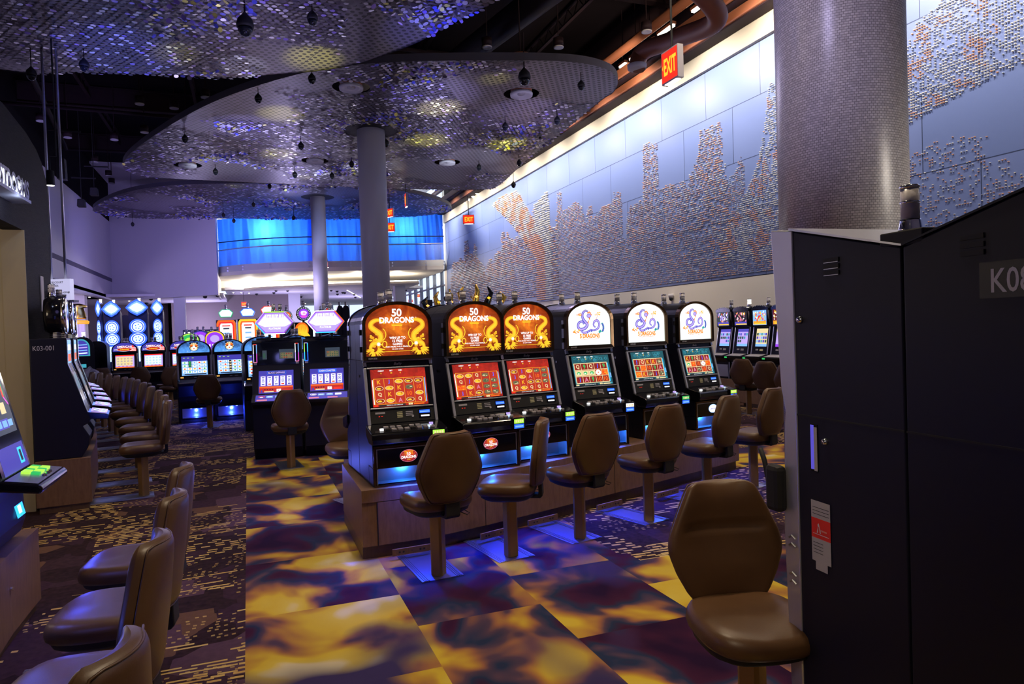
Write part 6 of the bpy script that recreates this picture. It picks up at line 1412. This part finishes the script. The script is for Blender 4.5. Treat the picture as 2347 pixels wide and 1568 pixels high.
# ---- long bank at left with barrel toppers (facing the curving stools)
def barrel(loc, rz, label, first, n):
    t = empty('slot_machine', loc, rz, label, 'slot machine', 'long left bank with barrel toppers'); h = .27
    w = MB(); w.prism([(.06, 0), (.0, .10), (-.02, .22), (.04, .33), (-.02, .36), (-.03, .40), (.13, .92), (.155, 1.0), (.155, 1.27), (.48, 1.27), (.48, 0)], h, 'black', 'x', -h)
    w.build('cabinet', t, bevel=.008)
    w = MB(); w.prism([(-.20, .385), (-.205, .43), (-.17, .445), (.0, .475), (.02, .40)], h-.02, 'gloss', 'x', -h+.02); w.build('button_deck', t, bevel=.006)
    a = ART((0, -.185, .452), (1, 0, 0), (0, .16, .032)); a.rect(-.22, .22, .0, .155, 'e_lilac', 0)
    for i in range(7): a.rect(-.20+.06*i, -.155+.06*i, .02, .06, 'e_slate' if i % 2 else 'e_bluewhite', 1); 
    for i in range(4): a.rect(-.18+.1*i, -.11+.1*i, .085, .13, 'e_bluewhite' if i % 2 else 'e_ink', 1)
    a.build('button_panel', t)
    p0, p1 = Vector((0, .0, .475)), Vector((0, .128, .92)); a = ART(p0+Vector((0, -.004, 0)), (1, 0, 0), p1-p0); L = (p1-p0).length; a.rect(-.22, .22, .02, L-.02, 'e_slate', 0); a.rect(-.20, .20, .06, L*.5, 'e_dimtan', 1); a.rect(-.2, .2, L*.55, L*.9, 'e_teal', 1); a.build('screen', t)
    a = ART((0, .150, 0), (1, 0, 0), (0, 0, 1)); a.rect(-.22, .22, 1.0, 1.25, 'e_sky', 0); a.rect(-.20, .20, 1.02, 1.10, 'e_orange', 1); a.rect(-.20, .20, 1.14, 1.2, 'e_white', 1); a.build('upper_screen', t)
    w = MB()
    for s in (-1, 1): w.add([(s*(h+.002), .148, 1.25), (s*(h+.002), .148, .99), (s*(h+.002), .12, .92), (s*(h+.002), -.03, .42), (s*(h-.02), -.03, .42), (s*(h-.02), .12, .92), (s*(h-.02), .148, .99), (s*(h-.02), .148, 1.25)], [(0, 1, 6, 7), (1, 2, 5, 6), (2, 3, 4, 5)], 'chrome')
    w.build('side_trim', t)
    if n < 5:
        w = MB(); w.lathe([(.0, -.09), (.17, -.09), (.20, -.06), (.20, .06), (.17, .10), (0, .10)], 'gloss', (0, .26, 1.52), 26, 'y'); w.lathe([(.185, -.105), (.205, -.10), (.205, -.06), (.185, -.05)], 'chrome', (0, .26, 1.52), 26, 'y'); tpz = w.build('topper', t, smooth=True)
        a = ART((0, .165, 1.52), (1, 0, 0), (0, 0, 1)); a.ell(0, 0, .165, .165, 'e_slate', 0, 20); a.ell(0, 0, .11, .11, 'e_orange', 1, 16); a.build('topper_face', t)
        w = MB()
        for i in range(5): w.lathe([(.075, .0), (.075, .012)], 'chrome', (0, .25, 1.275+i*.018), 12)
        w.build('spring_neck', t); signal_lamp(0, .29, 1.715, t, 1.1)
    else: signal_lamp(0, .3, 1.268, t, 1.2)
    if first:
        a = ART((h+.002, .34, 1.17), (0, 1, 0), (0, 0, 1))
        a = ART((-h-.002, .36, 1.17), (0, -1, 0), (0, 0, 1)); a.text('K03-001', .0, 0, .05, 'idtext', 1, .0, .8); a.build('id_number', t)
    if n < 3: lamp('POINT', (0, -.16, .60), (.6, .65, 1), .8, size=.05, parent=t)
    return t
bankpts = []
for i, p in enumerate(ROWP[:10]):
    q = ROWP[min(i+1, 9)]; r_ = ROWP[max(i-1, 0)]; d = math.atan2(q.x-r_.x, q.y-r_.y)   # heading of the row
    nx, ny = -cos(d), sin(d)                                                         # to the left of the row
    loc = Vector((p.x+nx*.79, p.y+ny*.79, .541)); bankpts.append((loc, d, nx, ny))
for i, (loc, d, nx, ny) in enumerate(bankpts):
    # machine front faces the stools: local -Y -> opposite of (nx,ny)
    rz = math.atan2(-nx, ny)+0
    rz = math.atan2(ny, nx)-pi/2
    barrel(loc, rz, 'black machine in the long left bank, %s' % (['nearest with K03-001 on its side', 'second from the camera, its barrel topper showing', 'third from the camera', 'fourth from the camera', 'fifth from the camera', 'sixth from the camera', 'seventh from the camera', 'eighth from the camera', 'ninth from the camera', 'farthest of the ten'][i]), i == 0, i)
# plinth of that bank
l0, d0, nx0, ny0 = bankpts[0]; l1 = bankpts[-1][0]
fr_ = [(l.x-nx*.02, l.y-ny*.02) for l, d, nx, ny in bankpts]; bk_ = [(l.x+nx*.47, l.y+ny*.47) for l, d, nx, ny in bankpts]
e0 = Vector((sin(d0), cos(d0)))*-.34
fr_ = [(fr_[0][0]+e0.x, fr_[0][1]+e0.y)]+fr_; bk_ = [(bk_[0][0]+e0.x, bk_[0][1]+e0.y)]+bk_
t = empty('plinth', (fr_[0][0], fr_[0][1], 0), 0, 'long wood-laminate plinth under the left bank with the K03-001 machine', 'machine base')
b0 = Vector((fr_[0][0], fr_[0][1])); sh = lambda ps: [(x-b0.x, y-b0.y) for x, y in ps]
w = MB(); w.prism((sh(fr_)+sh(bk_)[::-1])[::-1], .54, 'wood', 'z', .07); w.build('body', t)
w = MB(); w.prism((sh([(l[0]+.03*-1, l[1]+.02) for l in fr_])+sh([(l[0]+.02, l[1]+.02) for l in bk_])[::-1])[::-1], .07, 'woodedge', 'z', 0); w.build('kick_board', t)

# ---- video machine cut by the left edge, with keypad
t = empty('slot_machine', (-1.42, 4.98, .541), R(90), 'video machine cut off by the left edge with a green-lit keypad shelf', 'slot machine'); h = .29
w = MB(); w.prism([(.10, 0), (-.03, .03), (-.06, .12), (-.05, .30), (-.07, .36), (-.10, .42), (.12, 1.35), (.16, 1.45), (.6, 1.45), (.6, 0)], h, 'black', 'x', -h); w.build('cabinet', t, bevel=.012)
w = MB(); w.prism([(-.285, .355), (-.30, .385), (-.28, .412), (-.08, .448), (-.06, .39)], h+.01, 'gloss', 'x', -h-.01); w.build('shelf', t, bevel=.012)
a = ART((0, -.272, .416), (1, 0, 0), (0, .18, .033)); a.rect(-h+.01, h-.01, .0, .165, 'steel', 0); a.build('shelf_plate', t)
w = MB(); s0 = Vector((0, -.272, .416)); sv = Vector((0, .18, .033)).normalized(); sn = Vector((0, -sv.z, sv.y))
def keybox(x, s_, wx, ws, hh, mt):
    c = s0+sv*s_; vs = []
    for z_ in (0, hh):
        for dx, ds in ((-wx, -ws), (wx, -ws), (wx, ws), (-wx, ws)): vs.append(c+Vector((x+dx, 0, 0))+sv*ds+sn*z_)
    w.add(vs, [(0, 3, 2, 1), (4, 5, 6, 7), (0, 1, 5, 4), (1, 2, 6, 5), (2, 3, 7, 6), (3, 0, 4, 7)], mt)
for i in range(6):
    for j in range(2): keybox(-.02+i*.042+(.0), .075+j*.052, .018, .022, .014, 'e_lime' if (i+j) % 3 else 'e_green')
w.build('keypad', t)
w = MB()
for x, s_ in ((.03, .025), (.08, .028), (-.05, .025)): c = s0+sv*s_; w.lathe([(.015, 0), (.013, .012), (0, .014)], 'chrome', (x, c.y, c.z), 12)
w.build('round_button', t)
p0, p1 = Vector((0, -.092, .455)), Vector((0, .118, 1.345)); a = ART(p0+Vector((0, -.008, .0)), (1, 0, 0), p1-p0); L = (p1-p0).length
a.rect(-h+.02, h-.02, .0, L, 'gloss', 0); a.rect(-.22, h-.05, .0, .16, 'e_indigo', 1); a.rect(.11, .19, .03, .13, 'e_cyan', 2); a.rect(.13, .17, .045, .115, 'e_ink', 3); a.rect(.20, .25, .06, .10, 'e_indigo', 2)
a.rect(-.22, h-.06, .23, .80, 'e_slate', 1); a.rect(-.20, .12, .26, .32, 'e_violetline', 2)
for i in range(4): a.rect(-.19+.1*i, -.11+.1*i, .27, .31, 'e_sky', 3)
a.rect(.05, .14, .35, .42, 'e_cream', 2); a.ribbon([(.17, .62), (.17, .45)], .03, 'e_red', 3); a.ribbon([(.185, .60), (.185, .46)], .012, 'e_green', 4); a.ribbon([(.17, .45), (.22, .40)], .014, 'e_magenta', 3)
for i in range(5): a.rect(-.2, .1, .46+.06*i, .50+.06*i, 'e_teal' if i % 2 else 'e_violetline', 2)
a.build('screen', t)
a = ART((0, -.066, .17), (1, 0, 0), (0, .04, .18)); a.rect(.08, .24, -.02, .07, 'e_cyan', 1); a.rect(.13, .19, .0, .05, 'e_white', 2); a.build('ticket_slot', t)
lamp('POINT', (0, -.35, .22), (.05, .08, 1), 7, size=.05, parent=t); lamp('POINT', (.0, -.45, .75), (.3, .3, 1), 3, size=.1, parent=t)
t = empty('plinth', (-1.34, 5.44, 0), 0, 'wood-laminate plinth cut off by the left edge, under the keypad machine', 'machine base')
w = MB(); w.prism([(0, 0), (-.75, 0), (-.75, -1.6), (.06, -1.6), (.0, -.6)], .54, 'wood', 'z', .07); w.build('body', t)
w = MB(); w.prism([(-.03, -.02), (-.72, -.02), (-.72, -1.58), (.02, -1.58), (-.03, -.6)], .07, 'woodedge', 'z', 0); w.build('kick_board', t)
w = MB(); w.lathe([(0, .0), (.010, .0), (.010, .012), (0, .014)], 'chrome', (.004, -.62, .34), 10, 'x'); w.build('plinth_lock', t)

# ---- bank along the mural wall
def upright(loc, rz, label, art):
    t = empty('slot_machine', loc, rz, label, 'slot machine', 'bank along the mural wall'); h = .25
    w = MB(); w.prism([(.10, 0), (.05, .36), (-.06, .44), (-.07, .48), (.07, .53), (.17, 1.09), (.14, 1.12), (.12, 1.46), (.16, 1.52), (.6, 1.52), (.6, 0)], h, 'black', 'x', -h); w.build('cabinet', t, bevel=.008)
    w = MB(); w.prism(arch(h, 1.44, 1.47, 1.545, 12), .35, 'gloss', 'y', .10)
    for i in range(9): w.lathe([(0, -.012), (.012, 0), (0, .012)], 'silver', (-.2+.05*i, .10, 1.50+.035*sin(pi*(i+.5)/9)), 8)
    w.build('cap', t)
    a = ART((0, .105, 0), (1, 0, 0), (0, .0, 1)); rr = random.Random(art*7+1); bg, c1, c2 = [('e_slate', 'e_lilac', 'e_orange'), ('e_ink', 'e_pink', 'e_gold'), ('e_sky', 'e_yellow', 'e_red'), ('e_maroon', 'e_yellow', 'e_white')][art]
    a.rect(-.22, .22, 1.125, 1.465, 'gloss', 0); a.rect(-.20, .20, 1.14, 1.45, bg, 1)
    for i in range(40): a.ell(rr.uniform(-.17, .17), rr.uniform(1.23, 1.41), rr.uniform(.008, .022), rr.uniform(.010, .035), rr.choice([c1, c2, 'e_white', c1]), 2+i % 3, 7)
    a.rect(-.19, .19, 1.15, 1.22, 'e_gold' if art > 1 else 'e_violetline', 2); a.rect(-.15, .19, 1.155, 1.18, 'e_yellow', 3); a.build('header_artwork', t)
    p0, p1 = Vector((0, .078, .57)), Vector((0, .165, 1.08)); a = ART(p0+Vector((0, -.006, 0)), (1, 0, 0), p1-p0); L = (p1-p0).length; a.rect(-.21, .21, 0, L, 'gloss', 0); a.rect(-.14, .19, L*.26, L*.97, ['e_lilac', 'e_lilac', 'e_cream', 'e_lilac'][art], 1)
    a.rect(-.14, .19, L*.26, L*.36, 'e_sky' if art < 3 else 'e_purple', 2); a.rect(-.14, .19, L*.85, L*.97, 'e_violetline' if art < 2 else 'e_cream', 2)
    for i in range(5):
        for j in range(3): a.rect(-.125+.062*i, -.075+.062*i, L*(.42+.14*j), L*(.52+.14*j), rr.choice(['e_sky', 'e_lilac', 'e_dimgrn', 'e_violetline', 'e_teallite']) if art != 3 else 'e_lilac', 2)
    a.rect(-.12, -.04, L*.10, L*.16, 'label', 1); a.rect(.0, .1, L*.08, L*.16, 'label' if art != 2 else 'e_dimtan', 1); a.build('screen', t)
    w = MB()
    for s in (-1, 1): w.add([(s*(h+.002), .12, 1.44), (s*(h+.002), .16, 1.11), (s*(h+.002), .06, .53), (s*(h+.002), .03, .0), (s*(h-.022), .03, .0), (s*(h-.022), .06, .53), (s*(h-.022), .155, 1.11), (s*(h-.022), .10, 1.44)], [(0, 1, 6, 7), (1, 2, 5, 6), (2, 3, 4, 5)], 'silver')
    w.build('side_trim', t)
    w = MB(); w.prism([(-.15, .455), (-.16, .48), (-.14, .50), (.07, .545), (.07, .48)], h+.02, 'gloss', 'x', -h-.02); w.build('button_deck', t, bevel=.005)
    a = ART((0, -.13, .508), (1, 0, 0), (0, .2, .045)); a.rect(-h+.02, h-.02, 0, .18, 'label', 0)
    for i in range(6): a.rect(-.18+.06*i, -.14+.06*i, .04, .09, 'idtext', 1)
    a.build('button_panel', t); a = ART((-.18, -.162, .475), (1, 0, 0), (0, 0, 1)); a.rect(-.05, .03, -.014, .014, 'e_green', 0); a.build('green_light', t)
    w = MB(); w.box(-.20, .20, .045, .075, .04, .30, 'steel'); w.build('door', t); signal_lamp(.05, .3, 1.53, t, 1.3, art == 1); return t
for i in range(4):
    y = 12.75-.585*i
    upright((9.66, y, .541), R(-90), ['machine on the mural wall bank half hidden behind the rightmost dragon machine', 'mural wall machine with a lit white signal lamp and purple screen', 'mural wall machine with blue and yellow header art', 'mural wall machine with yellow lettering, cut off by the black cabinet'][i], i)
t = empty('plinth', (9.58, 8, 0), 0, 'wood-laminate plinth along the mural wall', 'machine base'); w = MB(); w.box(0, .82, 0, 6.2, .08, .54, 'wood'); w.build('body', t); w = MB(); w.box(.04, .8, 0, 6.2, 0, .08, 'woodedge'); w.build('kick_board', t)
w = MB()
for k in range(8): w.box(-.012, 0.0, .3+.72*k, .58+.72*k, .02, .07, 'wood')
w.build('anchor_bracket', t)
# white security camera on the plaster
p = at_x(1538, 678, 10.95); t = empty('security_camera', p, 0, 'small white camera on the warm plaster below the mural', 'camera'); w = MB(); w.lathe([(0, -.08), (.06, -.06), (.08, 0), (.07, .05)], 'white', seg=14); w.build('housing', t, smooth=True); w = MB(); w.lathe([(0, -.15), (.05, -.12), (.06, -.06)], 'darkglass', seg=12); w.build('dome', t, smooth=True)

# ---- foreground black cabinets K08 (back to back)
PL, PS_, PR = at_d(1821, 700, 2.60), at_d(2070, 700, 2.127), at_d(2347, 700, 1.80)
dl = Vector((PS_.x-PL.x, PS_.y-PL.y, 0)); ln = dl.length; dl.normalize(); ang = math.atan2(dl.y, dl.x)   # along the side, away from front
# local frame: x along the side from front (0) to seam (ln), y = depth away from camera side
def k08(name_loc, rot, label, flip):
    t = empty('slot_machine', name_loc, rot, label, 'slot machine', 'black cabinets in the right foreground'); return t
sgn = 1
T1 = k08((PL.x, PL.y, .0), ang, 'black cabinet with slanting top, chrome front edge and round locks at far right', False)
Wd = .58
w = MB(); w.prism([(0, .02), (0, 2.078), (ln-.004, 1.962), (ln-.004, .02)], Wd, 'black', 'y', 0); w.build('cabinet', T1, bevel=.004)
w = MB(); w.box(0, ln-.004, -.002, 0, 1.398, 1.404, 'matte'); w.build('door_seam', T1)
w = MB(); w.prism([(-.02, 2.086), (ln+.0, 1.966), (ln+.0, 1.972), (-.02, 2.094)], Wd, 'steel', 'y', -.004); w.build('top_plate', T1)
M['trimsteel'] = mat('satin_steel_trim', (.62, .62, .72), .38, .75)
w = MB(); f_ = [(-.125, 2.10), (0, 2.082), (0, .0), (-.055, .0), (-.085, .95), (-.068, 1.36), (-.062, 1.405), (-.085, 1.50), (-.105, 1.80)]
w.prism(f_, .03, 'trimsteel', 'y', -.004); w.build('front_trim', T1, bevel=.004)
w = MB(); w.prism([(-.10, 2.09), (0, 2.07), (0, .0), (-.045, .0), (-.05, 1.4), (-.085, 1.8)], Wd, 'black', 'y', .031); w.build('front_face', T1)
a = ART((.142, -.003, 1.88), (1, 0, 0), (0, 0, 1))
w = MB()
for k in range(3): w.box(.160, .232, -.0045, -.001, 1.903+.022*k, 1.917+.022*k, 'matte'); w.box(.162, .230, -.0052, -.0045, 1.901+.022*k, 1.903+.022*k, 'steel')
w.build('vent', T1)
w = MB(); w.lathe([(.0, -.012), (.010, -.011), (.012, -.006), (.016, 0)], 'chrome', (.030, 0, 1.752), 16, 'y'); w.build('lock', T1, smooth=True)
w = MB(); w.lathe([(.0, -.012), (.009, -.011), (.011, -.006), (.015, 0)], 'chrome', (.145, 0, 1.320), 16, 'y'); w.build('lock', T1, smooth=True)
w = MB(); w.box(.072, .108, -.003, 0, 1.205, 1.375, 'gloss'); w.box(.073, .090, -.0036, -.003, 1.212, 1.372, 'e_violetline'); w.box(.090, .106, -.0036, -.003, 1.207, 1.365, 'label'); w.build('window_strip', T1)
a = ART((.115, -.003, .985), (1, 0, 0), (0, 0, 1)); a.rect(-.048, .048, .06, .125, 'label', 0); a.rect(-.048, .048, -.01, .06, 'redpaper' if 'redpaper' in M else 'label', 0)
M['redpaper'] = mat('red_sticker', (.75, .03, .02), .5)
a = ART((.115, -.003, .985), (1, 0, 0), (0, 0, 1)); a.rect(-.048, .048, .052, .115, 'label', 0); a.rect(-.048, .048, -.020, .052, 'redpaper', 0); a.rect(-.048, .048, -.105, -.020, 'label', 0); a.rect(-.030, .030, -.135, -.105, 'label', 0)
a.ribbon([(-.018, .0), (-.010, .034), (-.002, .0)], .005, 'idtext', 1); a.ell(-.012, .028, .004, .006, 'idtext', 1, 8); a.text('Aristocrat', .012, .012, .008, 'idtext', 1, .0, maxw=.035)
for k in range(3): a.rect(-.04, .042, .066+.012*k, .068+.012*k, 'matte', 1)
for k in range(4): a.rect(-.04, .01, -.038-.012*k, -.036-.012*k, 'matte', 1)
a.rect(-.04, .04, -.006, -.004, 'idtext', 1); a.build('sticker', T1)
w = MB(); w.box(-.135, -.055, -.055, -.004, 1.02, 1.20, 'matte'); w.build('handle_block', T1, bevel=.02)
w = MB(); w.tube([(-.20, -.02, 1.245), (-.175, -.02, 1.20), (-.13, -.03, 1.10)], .010, 'matte', 8); w.build('lever', T1, smooth=True)
w = MB()
for z in (.93, .90, .79, .76): w.tube([(-.05, -.010, z), (-.03, -.014, z+.012), (-.015, -.010, z)], .004, 'steel', 6)
w.build('latch', T1)
w = MB(); w.box(ln-.085, ln+.075, -.0, .13, 1.966, 2.012, 'matte'); bx = w.build('lamp_box', T1, bevel=.004)
w = MB(); cx_, cy_ = ln-.015, .05
w.lathe([(.036, 0), (.034, .008), (.029, .03), (.030, .036)], 'chrome', (cx_, cy_, 2.012), 28); w.lathe([(0, .140), (.027, .140), (.029, .137), (.029, .131), (.026, .130)], 'chrome', (cx_, cy_, 2.012), 28); w.lathe([(.026, .083), (.0285, .085), (.0285, .090), (.026, .092)], 'chrome', (cx_, cy_, 2.012), 28); w.lathe([(0,.14),(.006,.141),(.004,.146),(0,.147)],'chrome',(cx_,cy_,2.012),12)
sl = w.build('signal_lamp', T1, smooth=True); w = MB(); w.lathe([(.0265, .034), (.0265, .132)], 'glassy', (cx_, cy_, 2.012), 28); w.build('lens', sl, smooth=True)
T2 = k08((PS_.x, PS_.y, 0), ang, 'black cabinet marked K08 filling the right edge of the photo', True); L2 = .62
w = MB(); w.prism([(.004, .02), (.004, 1.962), (L2, 2.118), (L2, .02)], Wd, 'black', 'y', 0); w.build('cabinet', T2, bevel=.004)
w = MB(); w.box(.004, L2, -.002, 0, 1.398, 1.404, 'matte'); w.build('door_seam', T2)
w = MB(); w.prism([(.0, 1.966), (L2+.02, 2.122), (L2+.02, 2.130), (.0, 1.972)], Wd, 'black', 'y', -.004); w.build('top_plate', T2)
w = MB()
for k in range(3): w.box(.200, .270, -.0045, -.001, 1.910+.022*k, 1.924+.022*k, 'matte')
w.build('vent', T2)
a = ART((.345, -.003, 1.838), (1, 0, 0), (0, 0, 1)); a.rect(-.090, .21, -.046, .050, 'blacksat', 0); a.text('K08-001', .058, 0, .064, 'idtext', 1, .01, .80); a.build('id_number', T2)
